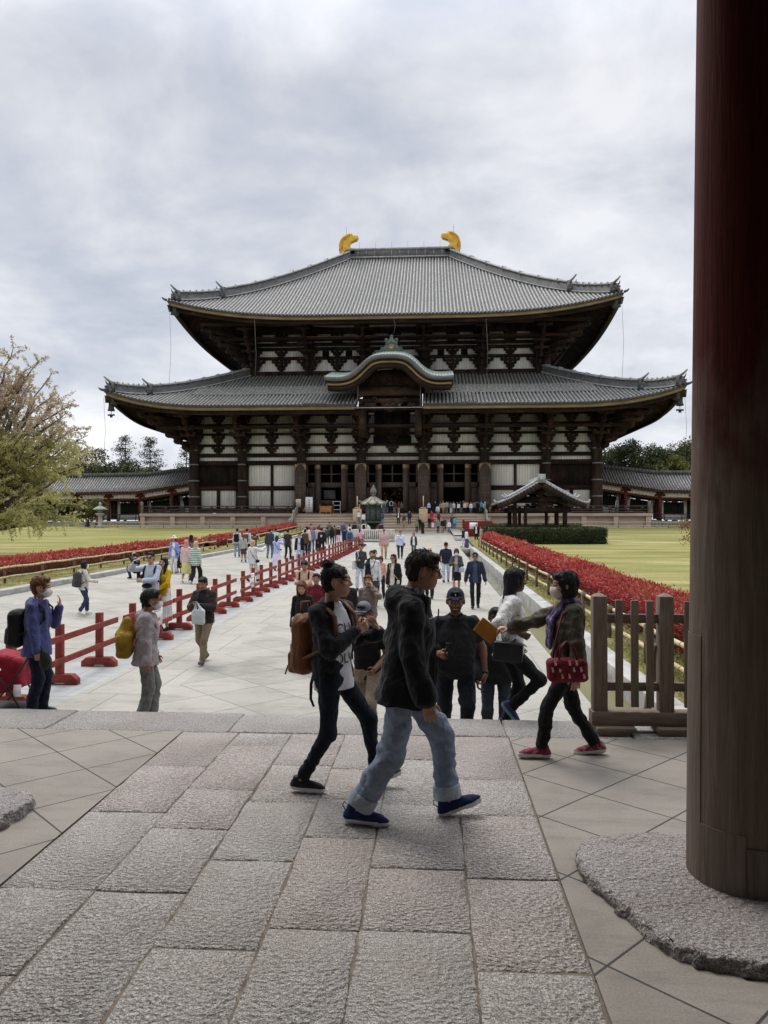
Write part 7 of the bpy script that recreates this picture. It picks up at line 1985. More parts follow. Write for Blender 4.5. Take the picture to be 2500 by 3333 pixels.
 def hair(s, style='short', col='black', vol=1.0):
  m = hairm(col); q = s.hs; R = s.Rh; lo, hi = s.hc - .26 * q, s.hc + .2 * q
  if style in ('long', 'longfront', 'pony'): lo = s.hc - v3(.26, .26, .62) * q
  F = Fld(lo, hi, s.h); E = lambda c, r, k=.02: F.ell(s.Hd(*c), np.array(r) * q, R, k)
  v = .009 * vol
  E((0, -.018, .026), (.0765 + v, .092 + v, .090 + v))
  face = lambda: (F.ell(s.Hd(0, .112, -.035), np.array((.080, .084, .112)) * q, R, 0, cut=True))
  if style in ('short', 'bun', 'pony'):
   E((0, -.045, -.030), (.070 + v * .6, .062, .06)); face(); F.plane(s.Hd(0, -.05, -.085), -R[:, 2])
   for sg in (-1, 1): F.box(s.Hd(sg * .085, .010, -.038), v3(.03, .042, .062) * q, .01, R, 0, cut=True)
   if style != 'bun': E((0, .055, .092), (.055, .035, .022), .02)
  if style == 'bob':
   E((0, -.022, -.03), (.086 + v, .086, .105)); face(); F.plane(s.Hd(0, -.05, -.115), -R[:, 2]); E((0, .062, .080), (.06, .03, .026), .02)
   for sg in (-1, 1): F.box(s.Hd(sg * .09, .0, -.03), v3(.02, .018, .03) * q, .01, R, 0, cut=True) if s.k.get('earshow') else None
  if style in ('long', 'longfront'):
   E((0, -.03, -.03), (.084 + v, .078, .10)); F.cone(s.Hd(0, -.06, -.05), s.Hd(0, -.09, -.30), .080 * q, .065 * q, .03, 1.5, R[:, 1])
   if style == 'longfront':
    for sg in (-1, 1): F.cone(s.Hd(sg * .075, .005, .0), s.Hd(sg * .085, .045, -.29), .03 * q, .026 * q, .02)
   face(); E((0, .058, .084), (.058, .03, .026), .02)
  if style == 'bun': E((0, -.062, .118), (.050, .048, .040), .008)
  if style == 'pony': F.cone(s.Hd(0, -.11, .0), s.Hd(0, -.15, -.26), .035 * q, .02 * q, .02)
  if s.lod <= 1: F.fold(.004 * vol ** .5, 110, s.seed + 12, aniso=(1, 1, .3))
  o = F.mesh('hair', m, s.root)
  if s.lod <= 1 and o and style != 'none':
   rr = np.random.default_rng(s.seed); nv = len(o.data.vertices); co = np.zeros(nv * 3); o.data.vertices.foreach_get('co', co); co = co.reshape(-1, 3)
   mb = MB(); c0 = s.Hd(0, -.02, .02)
   for i in rr.integers(0, nv, 420 if s.lod == 0 else 160):
    p = co[i]; n = p - c0; n /= np.linalg.norm(n); t = R @ v3(rr.normal(0, .25), -.45 if (p - s.hc) @ R[:, 2] > .03 else -.1, -1); t = t - n * (t @ n); t /= np.linalg.norm(t) + 1e-6
    if (p - s.hc) @ R[:, 1] > .03: t = t * .5 + R @ v3(np.sign((p - s.hc) @ R[:, 0]) * .8, .1, -.1)
    L = rr.uniform(.015, .036) * q; pr = p + n * .001
    mb.tube([pr, pr + t * L * .5 + n * .003, pr + t * L + n * rr.uniform(-.004, .002)], [.0022, .0020, .0006], 3, cap=False)
   mb.build('strands', m, o, smooth=True)
 def cap(s, mat, brim=True, name='cap', back=False):
  q = s.hs; R = s.Rh; F = Fld(s.hc - .2 * q, s.hc + .26 * q, s.h)
  F.ell(s.Hd(0, -.012, .045), np.array((.086, .104, .090)) * q, R, .02); F.plane(s.Hd(0, 0, .042), -R[:, 2] + R[:, 1] * -.12)
  if brim: F.cone(s.Hd(-.03, .085, .044), s.Hd(.03, .085, .044), .052 * q, .052 * q, .01, 6.0, R[:, 2] - .25 * R[:, 1]); F.cone(s.Hd(-.02, .13, .036), s.Hd(.02, .13, .036), .034 * q, .034 * q, .01, 5.0, R[:, 2] - .25 * R[:, 1])
  return F.mesh(name, mat, s.root)
 def hat(s, mat, name='sun_hat'):
  q = s.hs; R = s.Rh; F = Fld(s.hc - .24 * q, s.hc + .26 * q, s.h)
  F.cone(s.Hd(0, -.01, .045), s.Hd(0, -.01, .10), .092 * q, .075 * q, .02); F.cone(s.Hd(0, -.01, .045), s.Hd(0, -.01, .046), .155 * q, .155 * q, .03, 7.0, R[:, 2]); F.mesh(name, mat, s.root)
 def hijab(s, mat, name='headscarf'):
  q = s.hs; R = s.Rh; F = Fld(s.hc - v3(.3, .3, .42) * q, s.hc + .2 * q, s.h); E = lambda c, r, k=.03: F.ell(s.Hd(*c), np.array(r) * q, R, k)
  E((0, -.018, .024), (.088, .105, .102)); E((0, -.02, -.07), (.085, .088, .10)); E((0, -.02, -.19), (.135, .105, .10), .05)
  F.ell(s.Hd(0, .10, -.022), np.array((.058, .06, .085)) * q, R, 0, cut=True)
  if s.lod <= 2: F.fold(.005, 40, s.seed + 2)
  F.mesh(name, mat, s.root)
 def mask(s, mat=None):
  q = s.hs; R = s.Rh; F = Fld(s.hc - .2 * q, s.hc + .2 * q, s.h * .9)
  F.ell(s.Hd(0, .062, -.052), np.array((.060, .060, .058)) * q, R, .0); F.cone(s.Hd(0, .098, -.012), s.Hd(0, .112, -.045), .012 * q, .016 * q, .02)
  F.plane(s.Hd(0, .035, 0), -R[:, 1] - .25 * R[:, 2] * 0);
  F.plane(s.Hd(0, .09, -.008), R[:, 2] * 1.0 - R[:, 1] * .10)
  o = F.mesh('face_mask', mat or simple((.80, .79, .77), .8), s.root)
  if s.lod <= 1 and o:
   mb = MB()
   for sg in (-1, 1):
    for z in (-.02, -.075): mb.tube([s.Hd(sg * .055, .05, z), s.Hd(sg * .073, .02, z * .8), s.Hd(sg * .084, -.02, z * .3 + .005)], .0022, 5)
   mb.build('mask_loop', simple((.80, .79, .77), .8), o)
 def glasses(s, dark=False, mat=None):
  q = s.hs; mb = MB(); m = mat or simple((.02, .018, .018), .35)
  for sg in (-1, 1):
   c = s.Hd(sg * .034, .101, .004)
   if dark: mb.ball(c, .024 * q, 10, 6)
   else: mb.tube([s.Hd(sg * .034 + .025 * cos(a), .101 - .006 * abs(cos(a)), .004 + .020 * sin(a)) for a in np.linspace(0, 2 * pi, 14)], .0022 * q, 5, cap=False)
   mb.tube([s.Hd(sg * .06, .098, .010), s.Hd(sg * .078, .06, .012), s.Hd(sg * .083, -.005, .010)], .0024 * q, 5)
  mb.tube([s.Hd(-.011, .106, .008), s.Hd(.011, .106, .008)], .0024 * q, 5); mb.build('sunglasses' if dark else 'glasses', m, s.root)
 def at_root(s, name, label, cat, group=None):
  return tag(empty(name, s.root.location, s.root.rotation_euler.z), label, cat, group)
 def backpack(s, mat, label, size=(.15, .085, .23), z=.22, strap=None, y=None, pocket=None, mat2=None, handle=False):
  sc_ = s.s; r_ = s.at_root('backpack', label, 'backpack'); yy = -(.125 * s.bd + size[1]) if y is None else y
  F = Fld(s.T(0, yy, z) - .42 * sc_, s.T(0, yy, z) + .42 * sc_, s.h)
  F.box(s.T(0, yy, z), v3(*size) * sc_, .06 * sc_, s.R, .02); F.box(s.T(0, yy - size[1] * .95, z - size[2] * .38), v3(size[0] * .8, .035, size[2] * .48) * sc_, .03 * sc_, s.R, .02)
  F.box(s.T(0, yy - .01, z + size[2] * .86), v3(size[0] * .72, size[1] * .75, .05) * sc_, .04 * sc_, s.R, .03)
  if s.lod <= 1: F.fold(.006, 28, s.seed + 31)
  o = F.mesh('bag_body', mat, r_)
  mb = MB()
  for sg in (-1, 1):
   pts = [s.T(sg * .085, yy + size[1] * .7, z + size[2] * .75), s.T(sg * .105, -.07, .50), s.T(sg * .115, .02, .515), s.T(sg * .115, .10 * s.bd + .02, .43), s.T(sg * .12, .125 * s.bd + .01, .30), s.T(sg * .155 * s.bw + sg * .02, .06, .20), s.T(sg * .12, yy + size[1] * .7, .10)]
   mb.tube([p for p in pts], [.022 * sc_] * 7, 8, flat=.45)
  mb.build('shoulder_strap', strap or mat, r_, smooth=True)
  if handle:
   mb = MB(); mb.tube([s.T(-.05, yy - .02, z + size[2]), s.T(-.04, yy - .03, z + size[2] + .11), s.T(.04, yy - .03, z + size[2] + .11), s.T(.05, yy - .02, z + size[2])], .012 * sc_, 8); mb.build('handle', strap or mat, r_, smooth=True)
  return r_
 def sling(s, mat, label, sg=1, bag=(.12, .05, .08), z=-.02, name='shoulder_bag', strap=None, back=False, x=None, y=.06, strapmat=None):
  """bag at the hip on side sg, its strap running over the other shoulder"""
  sc_ = s.s; r_ = s.at_root(name, label, 'bag'); x = sg * (.19 * s.bw + .02) if x is None else x
  F = Fld(s.T(x, y, z) - .3 * sc_, s.T(x, y, z) + .3 * sc_, s.h); F.box(s.T(x, y, z), v3(*bag) * sc_, .025 * sc_, s.R @ rotm('Z', 70 * 1), .01); F.mesh('bag_body', mat, r_)
  if strap != 'none':
   mb = MB(); q = -sg if strap is None else sg
   d = .135 * s.bd
   mb.tube([s.T(x, y, z + bag[2] * .8), s.T(x * .62 + q * .02, d - .005, .16), s.T(q * .06, d, .36), s.T(q * .10, .06, .50), s.T(q * .10, -.05, .505), s.T(q * .03, -.125, .36), s.T(x * .7, -.115, .12), s.T(x, y - .05, z + bag[2] * .8)], .014 * sc_, 7, flat=.5); mb.build('strap', strapmat or mat, r_, smooth=True)
  return r_
 def done(s, label, group=None):
  tag(s.root, label, 'person', group); return s
def walk(st=.5, lead='l', lift=22):
 a, b = ('l', 'r') if lead == 'l' else ('r', 'l')
 return {'f' + a: ((-1 if a == 'l' else 1) * .075, st * .5, .085), 'f' + b: ((-1 if b == 'l' else 1) * .075, -st * .5, .115), 'p' + a: 10, 'p' + b: -lift}
# ------------------------------------------------------------------ who is there
BLACK = (.012, .012, .014); NAVY = (.018, .024, .05); WHITE = (.74, .74, .73); GREY = (.16, .16, .165); DGREY = (.05, .05, .053); KHAKI = (.30, .215, .13); JEAN = (.16, .23, .36); DJEAN = (.035, .05, .09)
SHB = simple((.015, .015, .016), .6); SHW = simple((.68, .67, .65), .6); SHG = simple((.09, .09, .095), .6)
def pos_at(px, Y, z=None): q = at(px, 1700, Y); return (q.x, Y, gz(Y) if z is None else z)
VG = 'visitors in and around the court'
def man_in_fleece():
 p = Person(H=1.745, lod=0, pos=(-.135, 4.87, 0), face=-90, skin='tan', seed=3, bd=1.08, bw=1.05, lean=7, hp=2, fl=(-.085, .235, .088), pl=20, fr=(.085, -.32, .085), pr=-3, pelvis_xy=(0, -.035),
               hr_=(.275, .10, .80), hl=(-.26, -.02, .84), er=(.35, -1, -.1), cr=30, cl=30, sr=.08, dr=(.02, .25, -1))
 p.body(); fl = cloth((.011, .012, .0125), .95, 'fleece')
 p.top(fl, hem=-.135, loose=2.3, hood=1.22, cuff=.054, fold=.008, flare=.026, collar=.03, name='fleece_jacket')
 p.top(cloth((.42, .43, .45)), hem=.40, loose=.9, sleeve='none', collar=.045, name='shirt', fold=0, neckr=.064)
 p.pants(cloth((.20, .245, .32), .9, 'denim'), .094, .077, .074, .885, cuff=cloth((.30, .35, .41), .9, 'denim'), name='jeans', fold=.009)
 p.shoes(cloth((.012, .022, .070)), simple((.60, .60, .58), .6), size=1.06); p.hair('short', 'dark', 1.25); p.glasses()
 mb = MB()
 for sg in (-1, 1):
  R = rotm('Z', p.yawf[sg]) @ rotm('X', p.pitch[sg]); a = p.ank[sg]; X = lambda x, y, z: a + R @ v3(x, y, z)
  for k in range(4): y = .035 + .022 * k; z = .012 - .016 * k; mb.tube([X(-.024, y, z - .008), X(0, y + .004, z + .004), X(.024, y, z - .008)], .004, 5)
  mb.tube([X(0, -.075, -.01), X(0, -.095, .02), X(0, -.085, .045), X(0, -.07, .03)], .0035, 5)
  mb.box(X(.041, .05, -.040), (.004, .04, .006)); mb.box(X(.042, .045, -.030), (.004, .045, .006))
 mb.build('laces', simple((.02, .02, .03), .7), p.root)
 mb = MB(); mb.tube([p.T(.015, .155 + .03 * f, .46 - .58 * f) for f in np.linspace(0, 1, 10)], .005, 5); mb.build('zip', simple((.05, .05, .05), .4), p.root)
 p.done('man striding right in a black hooded fleece, turned-up light jeans and navy shoes', VG)
man_in_fleece()
def woman_with_tan_backpack():
 p = Person(H=1.60, lod=0, fem=True, pos=(-.69, 5.40, 0), face=-90, skin='light', seed=8, bw=.95, twist=-34, hy=32, lean=-1, fl=(-.07, .31, .105), pl=17, fr=(.07, -.235, .085), pr=-2, pelvis_xy=(0, .0),
               hr_=(.06, .175, 1.185), er=(.75, -.9, -.75), dr=(-.25, .55, .35), nr=(-.6, -.6, .1), cr=62, tr=(0, .2, 1),
               hl=(-.17, .33, 1.14), el=(-.55, -.2, -1), dl=(.05, -.42, .9), nl=(.55, -.8, -.2), cl=14, sl=.22, tl=(.9, -.2, .3))
 p.body(); p.top(cloth((.66, .655, .68)), hem=-.115, loose=.55, sleeve='half', name='white_t_shirt', fold=.005, neckr=.066)
 p.top(cloth((.016, .0165, .018), .9, 'fleece'), hem=-.045, loose=1.75, open_=.105, hood=.75, cuff=.042, name='open_jacket', fold=.008)
 p.pants(cloth((.010, .013, .024), .85, 'denim'), .087, .060, .047, .93, name='skinny_jeans', fold=.005)
 p.shoes(simple((.014, .014, .015), .7), simple((.70, .70, .69), .6)); p.hair('bun', 'black', 1.0)
 p.done('woman with a hair bun walking right in an open black jacket over a white t-shirt', VG)
 cu = bpy.data.curves.new('lettering', 'FONT'); cu.body = 'CLV\nEVI\nOLV'; cu.size = .108; cu.space_line = 1.02; cu.align_x = 'CENTER'; cu.extrude = .0
 tmp = bpy.data.objects.new('lettering', cu); COL.objects.link(tmp); dg = bpy.context.evaluated_depsgraph_get(); me = bpy.data.meshes.new_from_object(tmp.evaluated_get(dg)); bpy.data.objects.remove(tmp)
 bm = bmesh.new(); bm.from_mesh(me); bmesh.ops.triangulate(bm, faces=bm.faces[:])
 for _ in range(2): bmesh.ops.subdivide_edges(bm, edges=[e for e in bm.edges if e.calc_length() > .012], cuts=1); bmesh.ops.triangulate(bm, faces=bm.faces[:])
 shirt = [c for c in p.root.children if c.name.startswith('white_t_shirt')][0]
 from mathutils.bvhtree import BVHTree
 bv = BVHTree.FromPolygons([v.co[:] for v in shirt.data.vertices], [q.vertices[:] for q in shirt.data.polygons])
 for v in bm.verts:
  o = p.T(-v.co.x, .4, .30 + v.co.y); d = p.R @ v3(0, -1, 0); hit = bv.ray_cast(Vector(o), Vector(d))
  v.co = (hit[0] - Vector(d) * .003) if hit[0] is not None else Vector(p.T(-v.co.x, .12, .30 + v.co.y))
 bm.to_mesh(me); me.materials.append(simple((.03, .03, .045), .8)); lo = bpy.data.objects.new('lettering', me); COL.objects.link(lo); lo.parent = shirt
 b = p.backpack(cloth((.17, .062, .022), .55), 'tan leather backpack with front pocket on the woman with a hair bun', size=(.14, .085, .215), z=.19, strap=cloth((.13, .055, .024), .6), y=-.255, handle=True)
 mb = MB(); a0 = p.T(.05, -.34, .06); mb.tube([a0, p.T(.06, -.42, .02), p.T(.06, -.45, -.05)], .006, 6); mb.tube([p.T(-.05, -.24, -.02), p.T(-.03, -.26, -.12), p.T(.02, -.22, -.22), p.T(.04, -.17, -.27)], [.012, .012, .010, .008], 6, flat=.4); mb.build('loose_strap', simple((.03, .02, .018), .6), b)
 F = Fld(p.T(0, -.34, .08) - .2, p.T(0, -.34, .08) + .2, p.h); F.box(p.T(0, -.345, .06), v3(.115, .04, .085) * p.s, .03, p.R, 0); F.fold(.003, 40, 2); F.mesh('front_pocket', cloth((.19, .07, .025), .55), b)
import bmesh
woman_with_tan_backpack()
def woman_with_red_bag():
 p = Person(H=1.50, lod=0, fem=True, pos=(1.06, 6.27, 0), face=90, skin='light', seed=12, bw=1.02, bd=1.08, lean=0, twist=6, hp=3, fl=(-.075, .215, .085), pl=2, fr=(.075, -.30, .09), pr=-8, pelvis_xy=(0, -.045), yl=4, yr=-4,
               hr_=(.14, .50, 1.13), er=(.35, -.4, -1), dr=(-.15, 1, .02), nr=(0, .2, -1), cr=40, tr=(-1, 0, .4), hl=(-.275, -.06, .79), el=(-.4, -1, 0), cl=30, head=1.02)
 p.body(); p.top(cloth((.062, .050, .030), .6), hem=-.10, loose=2.3, cuff=.048, fold=.010, collar=.025, name='olive_jacket')
 mb = MB()
 for sg in (-1, 1):
  d = p.wr[sg] - p.el[sg]; d = d / np.linalg.norm(d); a = p.el[sg] + (p.wr[sg] - p.el[sg]) * .86; mb.tube([a, a + d * .035, a + d * .07 ], [.042, .040, .036], 14)
 mb.build('ribbed_cuff', cloth((.30, .28, .26), .9), p.root, smooth=True)
 p.pants(cloth((.010, .010, .012), .85, 'denim'), .086, .062, .056, .95, name='black_trousers')
 p.shoes(cloth((.20, .035, .055), .8, 'pattern', (.30, .20, .20)), simple((.62, .58, .57), .6), size=1.12, sl_=.036); p.hair('bob', 'black', 1.5); p.mask(simple((.62, .54, .50), .85))
 F = Fld(p.T(0, .05, .3) - .4, p.T(0, .05, .3) + .4, p.h)
 for a in np.linspace(-2.8, 2.8, 12): F.cone(p.T(.068 * sin(a), -.012 - .066 * cos(a), .515), p.T(.064 * sin(a), -.010 - .062 * cos(a), .555), .024, .020, .02)
 for sg in (-1, 1): F.cone(p.T(sg * .05, .07, .50), p.T(sg * .045, .17, .36), .030, .034, .02, 1.6, p.R[:, 1]); F.cone(p.T(sg * .045, .17, .36), p.T(sg * .05 - .02, .19, .14), .034, .026, .02, 1.6, p.R[:, 1])
 F.fold(.006, 60, 3); F.mesh('purple_scarf', cloth((.075, .055, .13), .8, 'pattern', (.22, .18, .27)), p.root)
 p.done('woman in an olive jacket, face mask and crimson trainers walking left, purple scarf hanging', VG)
 kn, d, nrm, ts = p.grip[1]; r_ = p.at_root('orange_folder', 'orange folder held out in the hand of the woman in the olive jacket', 'folder')
 c = kn + d * .085 + nrm * .012; ax = v3(0, .62, .5); ax /= np.linalg.norm(ax); n_ = v3(.95, .12, -.12); n_ = n_ - ax * (n_ @ ax); n_ /= np.linalg.norm(n_); t_ = np.cross(ax, n_)
 mb = MB(); mb.box(c + ax * .02 + t_ * .03, (.185, .010, .135), np.stack([ax, n_, t_], 1)); mb.build('cover', plain('orange_cover', (.36, .135, .018), .5, .15, 8), r_, bevel=.004)
 r_ = p.at_root('red_handbag', 'dark red fabric handbag with small cat figures, hanging at the olive-jacket woman\'s side', 'handbag')
 c = p.T(-.285, .10, -.03); F = Fld(c - .3, c + .3, .007); Rb = p.R @ rotm('Z', 90)
 F.box(c, v3(.155, .065, .092), .045, Rb, 0); F.fold(.006, 30, 5); F.fold(.003, 70, 6)
 t = NT('red_print_fabric'); v = t.map(); n = t.noise(v, 10, 4, .6); t.col(t.ramp(n, [(.3, (.115, .006, .014)), (.7, (.20, .012, .026))])); t.set(.7, 0, .2); bag = F.mesh('bag_body', t.m, r_)
 mb = MB(); r2 = random.Random(2)
 from mathutils.bvhtree import BVHTree
 bv = BVHTree.FromPolygons([v_.co[:] for v_ in bag.data.vertices], [q.vertices[:] for q in bag.data.polygons])
 for i in range(5):
  for j in range(3):
   u = -.115 + .055 * i + .02 * (j % 2); w = .055 - .05 * j
   o = c + p.R @ v3(-.3, u, w); hit = bv.ray_cast(Vector(o), Vector(p.R @ v3(1, 0, 0)))
   if hit[0] is None: continue
   h = np.array(hit[0]) + p.R @ v3(-.003, 0, 0); mb.cur = 0 if (i + j) % 3 else 1
   mb.box(h, (.003, .017, .020), p.R); mb.box(h + p.R @ v3(0, .004, .016), (.003, .012, .012), p.R)
   for e in (-.003, .009): mb.box(h + p.R @ v3(0, e, .025), (.003, .004, .008), p.R)
 mb.build('print', [simple((.50, .40, .33), .8), simple((.03, .02, .02), .8)], bag)
 mb = MB()
 for q in (-.04, .04): mb.tube([c + p.R @ v3(q, -.07, .085), c + p.R @ v3(q * .6, -.055, .17), c + p.R @ v3(0, .0, .22), c + p.R @ v3(q * .6, .055, .17), c + p.R @ v3(q, .07, .085)], .008, 7)
 mb.tube([c + p.R @ v3(0, .11, .08), p.T(-.20, .17, .22), p.T(-.155, .10, .44), p.T(-.15, -.01, .50), p.T(-.16, -.10, .42), p.T(-.24, -.05, .15), c + p.R @ v3(0, -.10, .08)], .008, 7); mb.build('handle', simple((.10, .008, .014), .5), r_, smooth=True)
woman_with_red_bag()
def woman_in_white_blouse():
 p = Person(H=1.64, lod=1, fem=True, pos=(.80, 7.75, -.20), face=-84, skin='dark', seed=17, bw=1.14, lean=3, hy=4, fl=(-.08, -.06, .08), fr=(.08, -.03, .27), pr=-50, kr=(.3, 1, .1), pelvis_xy=(0, -.03), pelvis_z=.87,
               hr_=(.25, .03, 1.04), er=(.35, -1, 0), cr=50, hl=(-.24, .10, .86))
 p.body(); p.top(cloth((.66, .655, .64), .9, 'floral', (.07, .06, .06)), hem=-.12, sleeve='half', loose=1.9, fold=.008, flare=.02, collar=.02, name='white_blouse')
 p.pants(cloth(BLACK), .092, .064, .056, name='black_trousers'); p.shoes(cloth((.07, .065, .17)), simple((.16, .33, .33), .6), size=1.05); p.hair('long', 'black', 1.9)
 mb = MB(); q = p.hs
 for sg in (-1, 1): mb.ball(p.Hd(sg * .03, .055, .108), (.022, .012, .016), 8, 6)
 mb.build('raised_sunglasses', simple((.55, .56, .58), .2), p.root)
 p.done('woman in a white patterned blouse with sunglasses on her dark hair, climbing the last step', VG)
 p.sling(simple((.014, .014, .016), .45), 'black leather shoulder bag on a striped strap at the white-blouse woman\'s hip', sg=1, bag=(.15, .05, .10), z=-.02, y=-.06, strapmat=cloth((.05, .035, .03), .8, 'fine', (.45, .38, .30)))
woman_in_white_blouse()
def man_in_polo():
 p = Person(H=1.72, lod=1, pos=(.25, 8.1, -.52), face=178, skin='brown', seed=21, head=1.06, bw=1.2, bd=1.18, lean=10, hp=-4, beard=True, smile=True, fl=(-.11, .13, .10), fr=(.11, -.12, .08), pl=6,
               hr_=(.17, .30, 1.06), er=(.8, -.6, -.6), cr=75, nr=(-.6, -.5, 0), hl=(-.30, .12, .84), cl=45, dl=(.1, .4, -1), el=(-.6, -1, 0))
 p.body(); p.top(cloth((.022, .022, .024), .9), hem=-.11, sleeve='short', loose=1.1, belly=.045, collar=.022, name='polo_shirt', fold=.007)
 p.pants(cloth((.022, .026, .036), .9, 'denim'), .094, .072, .066, name='dark_jeans'); p.shoes(SHB); p.hair('short', 'black', .8); p.cap(cloth((.018, .022, .042)))
 kn, d, nrm, ts = p.grip[1]
 mb = MB(); mb.box(p.Hd(0, .098, .075), (.012, .004, .022), p.Rh); mb.build('cap_emblem', simple((.6, .6, .6), .6), p.root)
 mb = MB(); w = p.wr[-1]; e = p.el[-1]; dd = (w - e) / np.linalg.norm(w - e); mb.tube([w - dd * .012, w + dd * .014], .033, 14); mb.build('wrist_watch', simple((.01, .01, .01), .4), p.root)
 p.done('broad bearded man in navy cap and dark polo shirt, smiling as he climbs the steps', VG)
 r_ = p.at_root('selfie_stick', 'short black selfie stick in the fist of the man with the navy cap', 'selfie stick'); mb = MB(); mb.tube([kn - v3(.05, .0, .03), kn + v3(-.02, .05, .03), kn + v3(-.05, .07, .12)], .010, 8); mb.box(kn + v3(-.06, .07, .13), (.07, .012, .02)); mb.build('stick', simple((.01, .01, .011), .4), r_)
 r_ = p.at_root('draped_jacket', 'black jacket draped over the right arm of the man with the navy cap', 'jacket'); a = p.el[1] * .45 + p.wr[1] * .55
 F = Fld(a - v3(.3, .3, .55), a + v3(.3, .3, .2), .0105); F.cone(p.el[1] * .8 + p.wr[1] * .2, p.el[1] * .25 + p.wr[1] * .75, .07, .065, .02)
 F.cone(a + v3(.03, .02, 0), a + v3(.06, .03, -.40), .085, .10, .04, 1.8, v3(0, 1, 0)); F.fold(.012, 26, 4, aniso=(1, 1, .3)); F.mesh('cloth', cloth((.010, .010, .011)), r_)
man_in_polo()
def behind_the_steps():
 p = Person(H=1.62, lod=1, pos=(-.70, 8.55, -.6), face=168, skin='brown', seed=25, lean=12, hy=-6, beard=True, bw=.98, fl=(-.09, .16, .15), fr=(.09, -.1, .08), hr_=(.20, .26, .92), hl=(-.16, .28, .95), cr=60, cl=60)
 p.body(); p.top(cloth(BLACK), sleeve='short', loose=.9, name='t_shirt'); p.pants(cloth((.28, .22, .16)), name='trousers'); p.shoes(SHB); p.hair('short', 'black'); p.cap(cloth((.15, .16, .18))); p.glasses()
 p.done('man in a grey cap and black t-shirt half hidden behind the man in the fleece', VG)
 p = Person(H=1.64, lod=1, pos=(.74, 8.95, -.74), face=176, skin='dark', seed=27, bw=1.05, lean=6, hl=(-.24, .12, .9), hr_=(.22, .16, .86))
 p.body(); p.top(cloth((.016, .017, .020)), loose=1.6, name='jacket'); p.pants(cloth((.030, .036, .05), .9, 'denim'), name='jeans'); p.shoes(SHB); p.hair('short', 'black')
 p.done('person in dark jacket and jeans hidden behind the woman in the white blouse', VG)
 r_ = p.at_root('hanging_coat', 'black coat hanging from the arm of the person behind the white-blouse woman', 'coat'); a = p.wr[1] + v3(.08, .02, .05)
 F = Fld(a - v3(.3, .3, .7), a + v3(.3, .3, .25), .0105); F.cone(a + v3(0, 0, .10), a + v3(.03, .02, -.28), .06, .10, .03, 1.7, v3(0, 1, 0)); F.cone(a + v3(.03, .02, -.28), a + v3(.02, .02, -.5), .09, .03, .03, 1.7, v3(0, 1, 0)); F.fold(.012, 26, 8, aniso=(1, 1, .3)); F.mesh('cloth', cloth((.010, .010, .011)), r_)
behind_the_steps()
